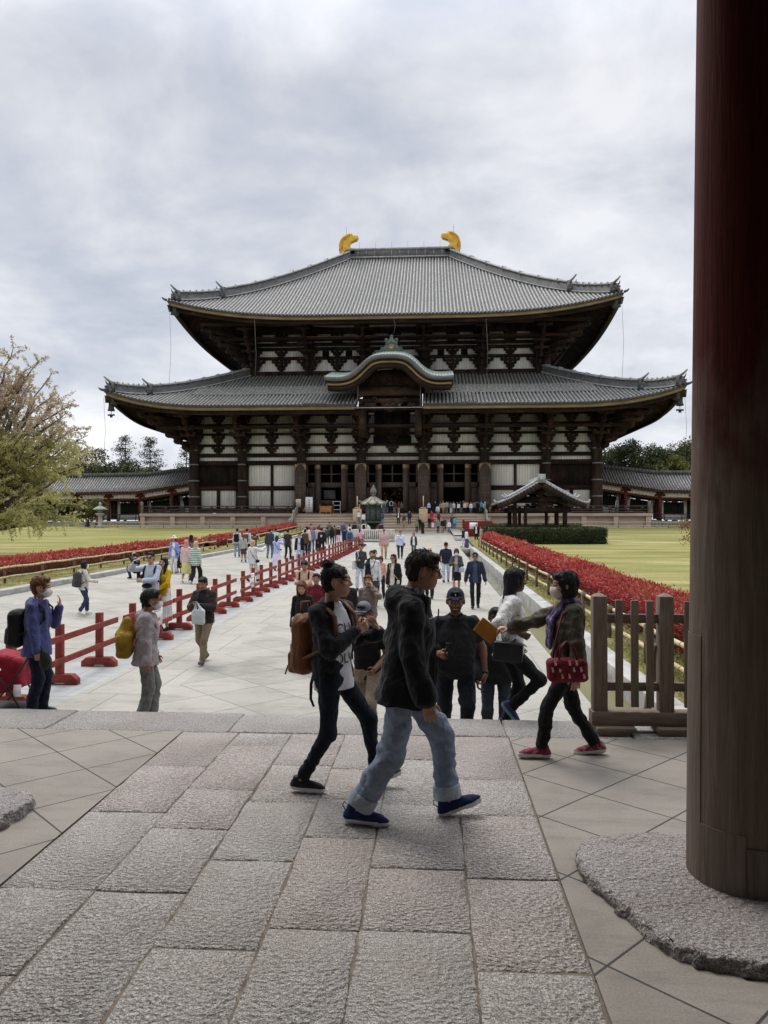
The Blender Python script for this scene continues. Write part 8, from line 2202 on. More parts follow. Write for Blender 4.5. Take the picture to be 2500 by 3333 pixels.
def left_pair():
 X = at(122, 1700, 7.95).x
 p = Person(H=1.45, lod=1, fem=True, pos=(X, 7.95, -.17), face=-86, skin='light', seed=31, head=1.04, bw=1.0, bd=1.08, lean=2, hy=-2, fl=(-.08, .03, .08), fr=(.08, -.03, .08), hr_=(.25, .12, .71), hl=(-.10, .24, 1.33), el=(-.4, -.3, -1), cr=50, cl=18, dl=(.1, .1, 1), nl=(.4, -1, 0))
 p.body(); p.top(cloth((.065, .075, .21), .55), hem=-.16, loose=1.9, hood=.8, flare=.02, fold=.006, cuff=.042, name='blue_jacket'); p.top(cloth(WHITE), hem=.42, sleeve='none', loose=.7, collar=.035, fold=0, name='white_collar')
 p.pants(cloth((.014, .018, .035)), .092, .072, .068, name='navy_trousers'); p.shoes(SHB); p.hair('short', 'auburn', 2.0); p.mask()
 p.done('woman in blue rain jacket and white face mask, standing at the left beside the stroller', VG)
 p.backpack(cloth((.010, .011, .012), .6), 'bulging black backpack on the woman in the blue rain jacket', size=(.15, .10, .22), z=.16)
 kn, d, nrm, ts = p.grip[1]; r_ = p.at_root('drawstring_pouch', 'black drawstring pouch hanging from the hand of the woman in the blue jacket', 'pouch'); c = kn + v3(-.02, .07, -.03)
 F = Fld(c - .25, c + .25, .0105); F.ell(c, (.04, .06, .10), None, 0); F.cone(c + v3(0, -.02, .07), c + v3(0, -.05, .15), .025, .012, .02); F.fold(.004, 50, 3); F.mesh('pouch', simple((.018, .026, .02), .6), r_)
 X = at(478, 1700, 8.15).x
 p = Person(H=1.43, head=1.04, lod=1, pos=(X, 8.15, -.30), face=-74, skin='tan', seed=33, bw=1.05, bd=1.1, lean=3, hy=-2, fl=(-.09, .05, .08), fr=(.09, -.06, .08), hr_=(.245, .03, .80), hl=(-.24, .1, .85))
 p.body(); p.top(cloth((.35, .31, .32), .7), hem=-.14, loose=2.0, hood=.9, flare=.02, fold=.006, cuff=.042, name='pale_hooded_jacket'); p.pants(cloth((.19, .195, .185), .8), .094, .080, .074, name='grey_trousers', fold=.009); p.shoes(SHG); p.hair('short', 'black', 2.0); p.mask(simple((.72, .68, .66), .8)); p.glasses(mat=simple((.10, .02, .02), .4))
 p.done('masked person in glasses and a pale grey hooded jacket, standing below the platform edge', VG)
 r_ = p.at_root('yellow_bag', 'mustard yellow drawstring bag slung on the back of the person in pale grey', 'bag'); c = p.T(.03, -.26, .15)
 F = Fld(c - .3, c + .3, .0095); F.box(c + p.R @ v3(0, 0, -.03), v3(.155, .085, .135), .06, p.R, 0); F.cone(c + p.R @ v3(0, 0, .08), c + p.R @ v3(0, .01, .22), .10, .05, .05); F.fold(.006, 34, 6); bo = F.mesh('bag_body', cloth((.27, .16, .016), .7), r_)
 mb = MB(); mb.box(c + p.R @ v3(.0, -.088, .03), (.18, .004, .022), p.R); mb.build('label_tape', simple((.5, .42, .28), .7), bo)
 mb = MB(); mb.tube([c + p.R @ v3(.0, .02, .16), p.T(.07, -.07, .50), p.T(.11, .02, .505), p.T(.12, .12, .36), p.T(.14, .10, .15), p.T(.13, -.12, .02)], .013, 7, flat=.5); mb.tube([c + p.R @ v3(-.04, -.03, .16), c + p.R @ v3(-.02, -.04, .24), c + p.R @ v3(.04, -.03, .17)], .006, 6); mb.build('strap', cloth((.24, .14, .016), .7), r_, smooth=True)
left_pair()
def stroller():
 X = at(40, 1700, 9.6).x; Y = 9.6; z = gz(Y); r_ = tag(empty('baby_stroller', (X, Y, z)), 'red fabric baby stroller with black frame behind the woman in the blue jacket', 'stroller')
 red = cloth((.24, .008, .022), .7); blk = simple((.012, .012, .013), .5)
 F = Fld((X - .5, Y - .4, z), (X + .5, Y + .4, z + 1.2), .016); Rt = rotm('Y', -18); F.box((X + .02, Y, z + .62), (.19, .18, .15), .04, Rt, 0); F.box((X - .0, Y, z + .84), (.23, .20, .10), .08, rotm('Y', 14), .02); F.box((X - .16, Y, z + .68), (.14, .15, .08), .03, None, 0, cut=True); F.fold(.008, 20, 3); o = F.mesh('seat', red, r_)
 mb = MB()
 for s_ in (-.22, .22):
  mb.tube([(X - .35, Y + s_, z + .10), (X + .1, Y + s_, z + .55), (X + .38, Y + s_, z + .98)], .013, 8); mb.tube([(X + .35, Y + s_, z + .10), (X + .1, Y + s_, z + .5), (X - .1, Y + s_, z + .75)], .013, 8)
 mb.tube([(X + .38, Y - .22, z + .98), (X + .38, Y + .22, z + .98)], .016, 8); mb.build('frame', blk, r_).location = (-X, -Y, -z) if False else (0, 0, 0)
 for c in r_.children: c.matrix_parent_inverse = Matrix.Translation((-X, -Y, -z))
 def ch(mb, n, m, **k): q = mb.build(n, m, r_, **k); q.matrix_parent_inverse = Matrix.Translation((-X, -Y, -z)); return q
 mb = MB(); mb.box((X, Y, z + .2), (.55, .36, .16), taper=1.15); ch(mb, 'basket', blk, bevel=.02)
 for dx in (-.36, .36):
  for s_ in (-.24, .24):
   mb = MB(); A = np.linspace(0, 2 * pi, 17); mb.tube([(X + dx + .085 * cos(a), Y + s_, z + .10 + .085 * sin(a)) for a in A], .017, 7, cap=False); mb.tube([(X + dx, Y + s_ - .02, z + .10), (X + dx, Y + s_ + .02, z + .10)], .05, 10); ch(mb, 'wheel', blk)
 mb = MB(); mb.box((X + .2, Y - .215, z + .5), (.10, .006, .15)); ch(mb, 'paper_tag', M_PAPER)
stroller()
# ---- everyone farther off, in one table
def mk(px, ty, Y, face, label, top, bottom, fem=False, skin='light', hair=('short', 'black'), shoes=SHB, pose=None, H=None, z=None, tk='plain', tc2=None, bk='plain', sleeve='long', skirt=None, loose=1.2, coat=None, cap=None, hat=None, hijab=None, sun=False, glasses=False, mask=False, pack=None, bag=None, open_=None, hem=-.10, lod=None, seed=None, group=VG, pants=None, noleg=False, post=None, **kw):
 z0 = gz(Y) if z is None else z; q = at(px, ty, Y)
 if H is None: H = min(1.86, max(1.0, q.z - z0))
 lod = lod if lod is not None else (1 if Y < 20 else 2 if Y < 44 else 3)
 kk = dict(pose or {}); kk.update(kw); kk['bare'] = bool(skirt)
 p = Person(H=H, lod=lod, pos=(q.x, Y, z0), face=face, fem=fem, skin=skin, seed=seed or int(px) + int(Y), **kk)
 p.body()
 nm = 'coat' if coat else 'top'
 if open_:
  p.top(cloth(open_), hem=-.12, loose=.4, sleeve='none', name='shirt', fold=0)
  p.top(cloth(top, .85, tk, tc2), hem=hem, loose=loose + .5, open_=.07, name='jacket', collar=.02 if lod < 3 else None)
 else: p.top(cloth(top, .85, tk, tc2), hem=hem, loose=loose, sleeve=sleeve, name=nm, collar=.02 if lod < 2 else None, **({'quilt': kw['quilt']} if 'quilt' in kw else {}))
 if skirt: p.skirt(cloth(bottom, .85, bk), **skirt)
 else: p.pants(cloth(bottom, .85, bk), **(pants or {}))
 p.shoes(shoes)
 if hijab: p.hijab(cloth(hijab))
 elif cap: p.hair('short', hair[1], .8); p.cap(cloth(cap))
 elif hat: p.hair('bob' if fem else 'short', hair[1], .8); p.hat(cloth(hat))
 elif hair: p.hair(*hair)
 if sun: p.glasses(True)
 if glasses: p.glasses()
 if mask: p.mask()
 if pack: p.backpack(cloth(pack[0], .7), pack[1])
 if bag: p.sling(cloth(bag[0], .6), bag[1], **(bag[2] if len(bag) > 2 else {}))
 if post: post(p)
 p.done(label, group); return p
W1 = walk(.5, 'l'); W2 = walk(.5, 'r'); W3 = walk(.38, 'r', 14)
PHONE = dict(hr_=(.07, .30, 1.16), hl=(-.06, .30, 1.14), cr=70, cl=70, er=(.8, -.6, -.8), el=(-.8, -.6, -.8), hp=22)
SHOOT = dict(hr_=(.09, .36, 1.50), hl=(-.09, .36, 1.50), er=(.8, .1, -1), el=(-.8, .1, -1), cr=60, cl=60)
def held(p, name, label, cat, size, c, mat, **k):
 r_ = p.at_root(name, label, cat); mb = MB(); mb.box(c, size, p.R); mb.build(k.get('part', 'case'), mat, r_, bevel=.004); return r_
def tied(p):
 r_ = p.at_root('tied_shirt', 'pale green shirt tied round the waist of the auburn-haired woman', 'shirt'); F = Fld(p.T(0, 0, .0) - .4, p.T(0, 0, 0) + .4, .011)
 for a in np.linspace(0, 2 * pi, 18): F.cone(p.T(.165 * cos(a), .125 * sin(a), .06), p.T(.17 * cos(a), .135 * sin(a), .0), .035, .035, .03)
 for x in (-.05, .04): F.cone(p.T(x, .15, .04), p.T(x * 2, .17, -.2), .035, .045, .02, 1.5, p.R[:, 1])
 F.fold(.012, 34, 3); F.mesh('cloth', cloth((.33, .40, .36)), r_)
def stick(p):
 r_ = p.at_root('walking_stick', 'thin walking stick of the man in the black vest', 'walking stick'); a = p.wr[1]; mb = MB(); mb.tube([a, v3(a[0] + .05, a[1] + .05, .0)], .012, 6); mb.build('stick', simple((.35, .28, .18)), r_)
def bagger(p):
 kn = p.grip[1][0]; held(p, 'phone', 'dark phone read by the walking man in the brown jacket', 'phone', (.075, .14, .010), (p.grip[1][0] + p.grip[-1][0]) / 2 + v3(0, .05, .03), simple((.02, .02, .025), .25))
 r_ = p.at_root('plastic_bag', 'translucent white plastic bag hanging from the hands of the man in brown', 'bag'); c = kn + v3(-.08, .04, -.24)
 F = Fld(c - .3, c + .35, .012); F.box(c, (.12, .045, .13), .03, None, 0); F.cone(c + v3(-.06, 0, .12), c + v3(.02, 0, .25), .03, .012, .03); F.cone(c + v3(.06, 0, .12), c + v3(.05, 0, .25), .03, .012, .03); F.fold(.006, 40, 3); F.mesh('bag', plain('pale_film', (.50, .53, .55), .35, .15, 6, .3, 30), r_)
mk(665, 1871, 13.9, 172, 'man in an open brown jacket and khaki trousers reading his phone as he walks', (.030, .022, .018), (.22, .165, .105), skin='tan', pose={**W1, **PHONE}, open_=(.014, .016, .026), shoes=SHG, bw=1.12, bd=1.08, post=bagger, loose=1.6)
mk(985, 1886, 13.4, 178, 'woman with long auburn hair in a black top, looking down', (.012, .012, .013), DJEAN, fem=True, skin='light', hair=('longfront', 'auburn', 1.2), hp=24, hl=(-.28, .05, .78), pose=W3, loose=.5, post=lambda p: tied(p))
mk(992, 1822, 18.3, 180, 'man in a peach shirt standing with folded arms and backpack straps', (.52, .33, .25), (.02, .02, .024), skin='tan', hp=26, hr_=(-.10, .22, 1.10), hl=(.10, .24, 1.13), er=(1, -.2, -.4), el=(-1, -.2, -.4), pack=(BLACK, 'black backpack on the man in the peach shirt'), bw=1.05, loose=1.5, nr=(0, -1, 0), nl=(0, -1, 0))
mk(1200, 1871, 15.0, 176, 'woman in a quilted taupe jacket with a hand at her cheek', (.17, .125, .11), JEAN, fem=True, hair=('bob', 'auburn', 1.2), hl=(-.10, .12, 1.43), el=(-.8, .2, -1), dl=(.2, 0, 1), nl=(.8, -.3, 0), bk='denim', quilt=38, pose=W3, loose=2.0, bw=1.0)
mk(1127, 1872, 14.6, 165, 'person in a black jacket with a red strap, mostly hidden by the hair-bun woman', (.012, .012, .013), DJEAN, skin='tan', bag=((.45, .03, .03), 'red strapped pouch on the half hidden person in black', dict(bag=(.06, .03, .05))), loose=1.8)
mk(1030, 1868, 15.5, 182, 'person in a maroon jacket just showing beside the hair-bun woman', (.13, .012, .018), BLACK, skin='tan', loose=1.6)
def drape(p):
 F = Fld(p.T(.1, .05, .25) - .5, p.T(.1, .05, .25) + .5, p.h); F.cone(p.T(.11, .0, .49), p.T(.12, .11, .36), .07, .08, .03, 1.4, p.R[:, 1]); F.cone(p.T(.12, .12, .36), p.T(.10, .15, -.05), .085, .10, .04, 1.7, p.R[:, 1]); F.cone(p.T(.10, .0, .50), p.T(.13, -.13, .2), .06, .08, .03, 1.5, p.R[:, 1]); F.fold(.01, 26, 4, aniso=(1, 1, .4))
 r_ = p.at_root('draped_jacket', 'black jacket hung over the shoulder of the bearded man in floral white', 'jacket'); F.mesh('cloth', cloth(BLACK), r_)
mk(1212, 1789, 22.6, 176, 'bearded man in a white floral top with a black jacket over his shoulder', (.64, .64, .66), (.05, .065, .11), skin='light', hair=('short', 'dark', 1.1), beard=True, tk='floral', tc2=(.38, .40, .46), pose=W2, sleeve='long', bag=(BLACK, 'black crossbody bag on the bearded man in floral white', dict(sg=1, bag=(.07, .03, .05))), post=drape, bk='denim', lod=1)
mk(1282, 1801, 21.8, 158, 'woman in a black coat with sunglasses and a cream scarf strap', (.012, .012, .013), BLACK, fem=True, sun=True, hair=('long', 'black', 1.0), pose=W1, open_=(.62, .58, .50), hem=-.22, loose=1.8, lod=1, bag=((.62, .56, .44), 'cream bag strap across the woman in the black coat', dict(sg=-1, bag=(.08, .03, .06))))
mk(1175, 1767, 27.5, 172, 'young woman in a charcoal turtleneck carrying a white tote', (.045, .045, .048), (.45, .52, .60), fem=True, skin='tan', hair=('short', 'black', 1.5), pose=W2, hr_=(.02, .26, 1.08), cr=60, bag=((.62, .64, .66), 'white tote bag on the shoulder of the charcoal-turtleneck woman', dict(sg=1, bag=(.16, .05, .17), z=.05, strap='same')))
mk(1240, 1809, 24.8, 172, 'woman in a peach blouse looking down behind the bearded man', (.60, .34, .26), (.02, .022, .035), fem=True, hair=('bob', 'dark', 1.2), pose=W3, hp=25)
mk(1220, 1790, 26.0, 178, 'man whose face peers over the bearded man\'s shoulder', DGREY, BLACK, skin='light')
mk(1398, 1777, 25.0, 180, 'bald man in sunglasses and a teal shirt behind the man in the fleece', (.025, .06, .065), BLACK, skin='fair', hair=None, sun=True, pose=W1, bw=1.15)
mk(1452, 1765, 31.0, 174, 'man in a black cap and navy sweater with faded jeans', (.016, .019, .034), (.42, .50, .57), cap=BLACK, sun=True, pose=W3, bw=1.15, bd=1.1, bk='denim', skin='tan', hr_=(.26, .12, .95), lod=1)
mk(1486, 1784, 26.3, 176, 'woman in a grey leather jacket and short black skirt using her phone', (.06, .058, .058), BLACK, fem=True, hair=('bob', 'dark', 1.2), skirt=dict(hem=.52, flare=.02), mask=True, pose={**W3, **PHONE}, open_=(.36, .37, .40), lod=1, bag=((.42, .48, .58), 'pale blue handbag of the woman in the short black skirt', dict(sg=-1, bag=(.14, .06, .09), z=.02, strap='none', y=.16)))
mk(1547, 1797, 22.4, 176, 'man in a navy anorak, plaid shirt and sunglasses walking by the channel', (.018, .024, .045), (.012, .012, .013), skin='tan', sun=True, hair=('short', 'black'), pose=W3, open_=(.05, .075, .13), lod=1, loose=1.9, pants=dict(thigh=.085, knee=.062, hem_r=.056), hr_=(.29, .06, .83), hl=(-.3, .12, .84))
mk(1250, 1718, 47.0, 178, 'man in a cap, dusty pink shirt and tan trousers with a backpack', (.50, .32, .33), (.46, .31, .16), skin='fair', cap=(.35, .12, .12), pose=W3, lod=2, bw=1.2, bd=1.2, shoes=simple((.08, .08, .06)), sun=True)
mk(1303, 1727, 47.5, 178, 'woman in a pale blue shirt and navy trousers with a crossbody bag', (.56, .62, .78), (.016, .02, .045), fem=True, skin='light', hair=('short', 'dark'), pose=W3, lod=2, bw=1.25, bag=((.05, .06, .10), 'small navy crossbody bag on the pale-blue-shirt woman', dict(sg=-1, bag=(.08, .04, .08))))
mk(1347, 1733, 50.5, 178, 'red-haired girl in a dark leather jacket and white top', (.05, .052, .05), (.05, .06, .075), fem=True, hair=('long', 'auburn'), open_=WHITE, pose=W3, lod=2)
def selfie(p):
 kn = p.wr[1]; held(p, 'phone', 'black phone held up for a selfie by the man in the grey shirt', 'phone', (.15, .010, .075), p.T(.17, .36, .60), simple((.012, .012, .014), .3))
 r_ = p.at_root('belt_bag', 'black round cap held at the waist of the selfie man', 'cap'); F = Fld(p.T(.02, .2, .1) - .25, p.T(.02, .2, .1) + .25, .011); F.ell(p.T(.02, .19, .10), (.12, .05, .06), p.R, 0); F.mesh('cap_cloth', cloth(BLACK), r_)
mk(492, 1798, 17.4, 180, 'man in sunglasses and a fine-striped grey shirt taking a selfie', (.50, .55, .62), BLACK, sun=True, tk='fine', tc2=(.25, .29, .36), hr_=(.21, .30, 1.52), er=(1, 0, -.6), cr=60, hl=(.08, .26, 1.12), el=(-1, 0, -.4), nl=(0, -1, 0), post=selfie, pack=(BLACK, 'black backpack on the man taking the selfie'), lod=1, skin='light')
mk(534, 1815, 17.7, 165, 'woman with long black hair in a yellow cardigan leaning on the selfie man', (.52, .33, .012), (.72, .72, .70), fem=True, hair=('longfront', 'black', 1.1), skirt=dict(hem=.30, flare=.05, pleat=26), hr_=(.2, .16, 1.0), hl=(-.02, .28, .98), el=(-1, 0, -.5), lod=1, hr=-8, loose=.9)
mk(272, 1826, 20.3, -38, 'girl in a cream hooded jacket and rolled jeans walking away with a backpack', (.55, .53, .47), (.03, .045, .10), fem=True, hair=('bob', 'black'), shoes=SHW, pose=walk(.34, 'l', 10), hr_=(.2, .30, 1.05), mask=True, pack=(DGREY, 'dark grey backpack on the girl in the cream jacket'), lod=1, bk='denim', loose=1.8, pants=dict(end=.88))
mk(443, 1792, 32.0, 60, 'photographer in black with a beige cap crouching by the kerb', (.022, .021, .023), (.018, .02, .03), H=1.66, cap=(.45, .36, .25), pelvis_z=.36, pelvis_xy=(0, -.05), fl=(-.12, .22, .08), fr=(.12, -.28, .16), pr=-60, kr=(.2, 1, -.6), hr_=(.1, .38, .92), hl=(-.05, .40, .92), lean=14, lod=2)
mk(567, 1746, 35.0, 176, 'woman in a white sun hat and periwinkle cardigan', (.24, .30, .66), (.62, .62, .58), fem=True, hat=(.74, .73, .68), open_=WHITE, hem=-.35, lod=2, shoes=SHG, bag=((.03, .02, .02), 'dark crossbody strap bag on the sun-hat woman', dict(sg=-1, bag=(.05, .03, .05))))
mk(584, 1770, 35.4, 180, 'small child in black standing beside the sun-hat woman', (.02, .02, .025), (.015, .015, .02), H=1.18, fem=True, skirt=dict(hem=.32, flare=.03), lod=2, head=1.25)
mk(606, 1756, 30.2, -8, 'woman in a pink headscarf, pink blouse and long yellow skirt', (.66, .46, .46), (.60, .57, .24), fem=True, hijab=(.58, .24, .27), skirt=dict(hem=.36, flare=.02), shoes=SHW, lod=2, pose=W3)
mk(637, 1759, 29.8, -14, 'woman in a beige headscarf and green-and-white striped jumper', (.70, .70, .66), (.014, .015, .022), fem=True, hijab=(.50, .36, .27), tk='stripe', tc2=(.06, .27, .16), shoes=SHW, lod=2, pose=W2, pants=dict(knee=.085, hem_r=.088), loose=1.6, hem=-.16)
mk(622, 1741, 37.0, 10, 'person in a black headscarf behind the striped jumper', (.10, .10, .08), BLACK, fem=True, hijab=BLACK, lod=2)
mk(627, 1760, 33.0, 170, 'person in a dark cap between the two headscarves', (.16, .15, .12), BLACK, cap=BLACK, lod=2, skin='tan')
mk(772, 1717, 49.0, 2, 'man in white with a black backpack beside the hedge', (.62, .63, .65), (.22, .31, .44), pack=(BLACK, 'black backpack on the man beside the hedge'), pose=W3, lod=2, bk='denim')
mk(804, 1716, 48.5, -4, 'man in white with a grey backpack beside the hedge', (.66, .66, .66), BLACK, pack=((.07, .075, .075), 'grey backpack on the second man beside the hedge'), pose=W3, lod=2)
mk(793, 1738, 43.5, 4, 'woman with red-brown ponytail, brown skirt over pink trousers', (.36, .38, .34), (.46, .32, .30), fem=True, hair=('pony', 'auburn'), pose=W3, lod=2, post=lambda p: p.skirt(cloth((.075, .035, .028)), hem=.50, flare=.03))
mk(828, 1735, 46.0, -20, 'woman photographing in a dark green t-shirt', (.045, .055, .045), (.16, .18, .22), fem=True, hair=('bob', 'brown'), sleeve='short', lod=2, **SHOOT)
def phone_up(label):
 def f(p): held(p, 'phone', label, 'phone', (.075, .012, .15), p.grip[1][0] + p.R @ v3(0, .02, .06), simple((.02, .02, .022), .3))
 return f
mk(823, 1757, 30.8, -28, 'blonde woman in a white hoodie raising her phone to photograph the hall', (.62, .62, .63), (.62, .60, .56), fem=True, hair=('long', 'blond', 1.2), pose=walk(.42, 'r', 18), hr_=(.30, .44, 1.40), er=(.5, 0, -1), dr=(.1, .3, 1), cr=50, lod=2, loose=2.2, hem=-.16, bag=(BLACK, 'small black crossbody bag on the blonde woman', dict(sg=1, bag=(.09, .04, .06), z=-.05)), post=phone_up('dark phone raised by the blonde woman in white'))
mk(878, 1718, 47.5, -6, 'man in a quilted charcoal puffer jacket and jeans', (.045, .05, .062), (.13, .17, .23), pose=W3, lod=2, loose=2.8, bw=1.1, bk='denim', quilt=38)
mk(897, 1713, 49.5, 30, 'person in a mint jacket pointing to the right', (.42, .66, .60), (.03, .04, .06), hr_=(.55, .30, 1.32), er=(0, 0, -1), lod=2, skin='light')
mk(901, 1743, 37.0, -6, 'woman in a blue shirt with a long white skirt photographing the hall', (.42, .48, .76), (.66, .64, .72), fem=True, hair=('long', 'brown'), skirt=dict(hem=.20, flare=.10, pleat=14), shoes=simple((.12, .03, .03)), bag=(DGREY, 'thin dark strapped purse of the long white skirt woman', dict(sg=1, bag=(.05, .03, .04), z=.1)), lod=2, **SHOOT)
mk(937, 1721, 46.0, -12, 'man in a black vest leaning on a walking stick', (.028, .031, .032), (.014, .016, .026), sleeve='short', pose=W3, lod=2, post=lambda p: stick(p))
mk(975, 1733, 41.0, 174, 'man in a black bomber jacket and sunglasses with light blue jeans', (.012, .012, .013), (.38, .48, .58), sun=True, open_=(.52, .60, .72), pose=W3, lod=2, shoes=SHW, bk='denim', bag=(BLACK, 'black crossbody bag on the bomber-jacket man', dict(sg=-1, bag=(.06, .03, .06), z=.05)))
mk(993, 1722, 50.0, 10, 'person in a brown top behind the bomber-jacket man', (.09, .055, .038), BLACK, fem=True, hair=('bob', 'black'), lod=2)
mk(1001, 1711, 54.5, 4, 'person in a cream sweater with hands on hips', (.60, .52, .43), BLACK, fem=True, hair=('bob', 'black'), lod=2)
mk(998, 1701, 57.5, 10, 'person in white lifting a camera by the far hedge', (.74, .74, .72), (.5, .45, .42), lod=3, **SHOOT)
mk(1015, 1703, 56.0, 2, 'man in a blue checked shirt and jeans', (.22, .28, .38), (.07, .11, .20), tk='plaid', tc2=(.06, .08, .14), hair=('short', 'grey'), lod=2)
mk(1035, 1700, 57.0, 6, 'woman in a pale pink top and wide black trousers', (.58, .42, .38), BLACK, fem=True, hair=('bob', 'auburn'), lod=2, pants=dict(knee=.09, hem_r=.09))
def emblem(p):
 mb = MB()
 for k in range(5): mb.box(p.T(-.04 + .02 * k, -.15, .26 + .03 * sin(k * 2)), (.03, .02, .16 - .02 * k), p.R)
 mb.build('back_print', simple((.7, .7, .7)), p.root)
mk(1047, 1711, 52.0, 2, 'person in a black hoodie with a large white print on the back', (.014, .014, .016), BLACK, lod=2, shoes=SHW, pose=W3, post=emblem, loose=1.8)
# ------------------------------------------------------------------ the crowd before the steps, on them and at the doors
FG = 'visitors by the hall'
C_ = dict(black=(.014, .014, .016), navy=(.02, .027, .06), grey=(.20, .20, .205), charcoal=(.055, .055, .06), white=(.74, .74, .73), cream=(.60, .54, .44), beige=(.42, .34, .26), red=(.50, .02, .03), maroon=(.16, .02, .03), pink=(.66, .36, .48), blue=(.10, .20, .46), teal=(.10, .38, .46), green=(.16, .24, .07), olive=(.13, .12, .07), mint=(.36, .46, .40), denim=(.12, .17, .26), purple=(.10, .08, .17), brown=(.10, .06, .04), tan=(.45, .33, .20), pale_blue=(.45, .55, .75), khaki=(.30, .24, .16))
GR = 102.9; TOPZ = 3.02
def stepz(Y): return gz(Y) if Y < 96.7 else min(3.0, .72 + (3.0 - .72) * (int((Y - 96.7) / ((PY - 96.7) / 13)) + 1) / 13)
def far(px, Y, face, top, bottom, label, fem=False, z=None, H=None, **k):
 zz = z if z is not None else stepz(Y); hh = H or (1.56 if fem else 1.69) + ((px * 7) % 9 - 4) * .012
 kk = dict(pose=[{}, W3, {}, walk(.3, 'l', 10)][px % 4]) if 'pose' not in k else {}
 hair = k.pop('hair', ('bob' if fem else 'short', 'black'))
 return mk(px, 1700, Y, face, label, C_[top], C_[bottom], fem=fem, z=zz, H=hh, lod=3, group=FG, hair=hair, **kk, **k)
f, m = True, False
far(1012, 74, 4, 'red', 'black', 'person in a red top in front of the left steps')
far(1040, 72, -6, 'maroon', 'black', 'person in a maroon top in front of the left steps', f, hair=('long', 'auburn'))
far(1065, 68, 2, 'charcoal', 'charcoal', 'person in charcoal with a backpack near the lantern', f, pack=((.05, .05, .06), 'charcoal backpack on the person near the lantern'))
far(1072, 78, 5, 'olive', 'navy', 'person in an olive jacket deeper in the group', hair=('short', 'brown'))
far(1081, 68, -4, 'black', 'black', 'long-haired person dressed all in black near the lantern', f, hair=('long', 'black'))
far(1089, 70, 6, 'brown', 'denim', 'person in brown and jeans left of the lantern')
far(1101, 70, 0, 'black', 'pink', 'person in a black tee and pink skirt with a white cap', f, skirt=dict(hem=.42, flare=.02), cap=(.7, .7, .68))
far(1117, 78, 3, 'purple', 'denim', 'person in a purple jacket beyond the lantern group', hair=('short', 'grey'))
far(1121, 60, -5, 'navy', 'navy', 'man in a navy suit jacket taking a photograph', **SHOOT)
far(1138, 76, 4, 'white', 'denim', 'woman in white beside the lantern rail', f)
far(1139, 57, 2, 'blue', 'navy', 'person in a bright blue jacket near the barriers', pack=((.05, .06, .08), 'dark backpack on the person in bright blue'), hair=('short', 'brown'), cap=(.30, .24, .18))
far(1153, 79, -4, 'black', 'black', 'person in black bending beside the lantern rail', lean=18)
far(1164, 79.5, 3, 'grey', 'charcoal', 'man in a grey shirt by the lantern rail', hair=('short', 'grey'), bw=1.2)
far(1171, 62, 2, 'pink', 'grey', 'girl in a pink sweater by the end of the barriers', f, hair=('long', 'brown'))
far(1184, 79, 6, 'white', 'black', 'person in white with a black backpack behind the lantern', pack=(BLACK, 'black backpack behind the lantern'))
far(1202, 79.5, -8, 'white', 'grey', 'person in white just left of the lantern shaft', f)
far(1229, 79.5, 5, 'red', 'black', 'person in red just right of the lantern shaft', f, hair=('short', 'blond'))
far(1241, 79.2, -3, 'navy', 'denim', 'man in navy right of the lantern shaft', bw=1.2, hair=('short', 'grey'))
far(1168, 99.0, 178, 'white', 'denim', 'person in white sitting high on the steps left of the lantern', f)
far(1183, 98.0, 10, 'white', 'navy', 'person in white with a dark bag on the steps by the lantern')
far(1244, 98.6, 4, 'navy', 'denim', 'person with a blue rucksack climbing right of the lantern', f, pack=((.05, .09, .22), 'blue rucksack on the climber right of the lantern'))
far(1046, 103.6, 175, 'charcoal', 'grey', 'person in charcoal beside the offering chest', z=TOPZ)
far(1057, 104.6, 178, 'grey', 'charcoal', 'white-haired person behind the offering chest', hair=('short', 'grey'), z=TOPZ)
far(1077, 103.8, 170, 'navy', 'charcoal', 'person in navy right of the offering chest', z=TOPZ)
far(1083, 104.4, 176, 'brown', 'maroon', 'person in brown and maroon by the white door rails', f, z=TOPZ)
far(1170, 104.2, -70, 'beige', 'beige', 'woman in a beige dress beside the purple drape', f, z=TOPZ, skirt=dict(hem=.18, flare=.05))
far(1242, 103.8, 4, 'white', 'grey', 'person in white at the middle doorway, farthest left', z=TOPZ)
far(1250, 103.4, 2, 'grey', 'grey', 'person in grey with a backpack at the middle doorway', z=TOPZ, pack=((.06, .07, .08), 'slate backpack at the middle doorway'))
far(1259, 103.6, -6, 'navy', 'denim', 'person in navy and jeans at the middle doorway', z=TOPZ)
far(1266, 106, 0, 'black', 'black', 'person in black within the middle doorway', z=TOPZ)
far(1274, 105.6, 5, 'white', 'black', 'person in white with a black rucksack at the middle doorway', z=TOPZ + .25, pack=(BLACK, 'black rucksack at the middle doorway'))
far(1285, 103.2, 0, 'charcoal', 'grey', 'person in a charcoal jacket and pale trousers at the middle doorway', z=TOPZ)
far(1298, 106.2, 178, 'maroon', 'beige', 'person holding a white sheet in the middle doorway', z=TOPZ)
far(1307, 106.3, 182, 'olive', 'black', 'person in olive at the right edge of the middle doorway', z=TOPZ)
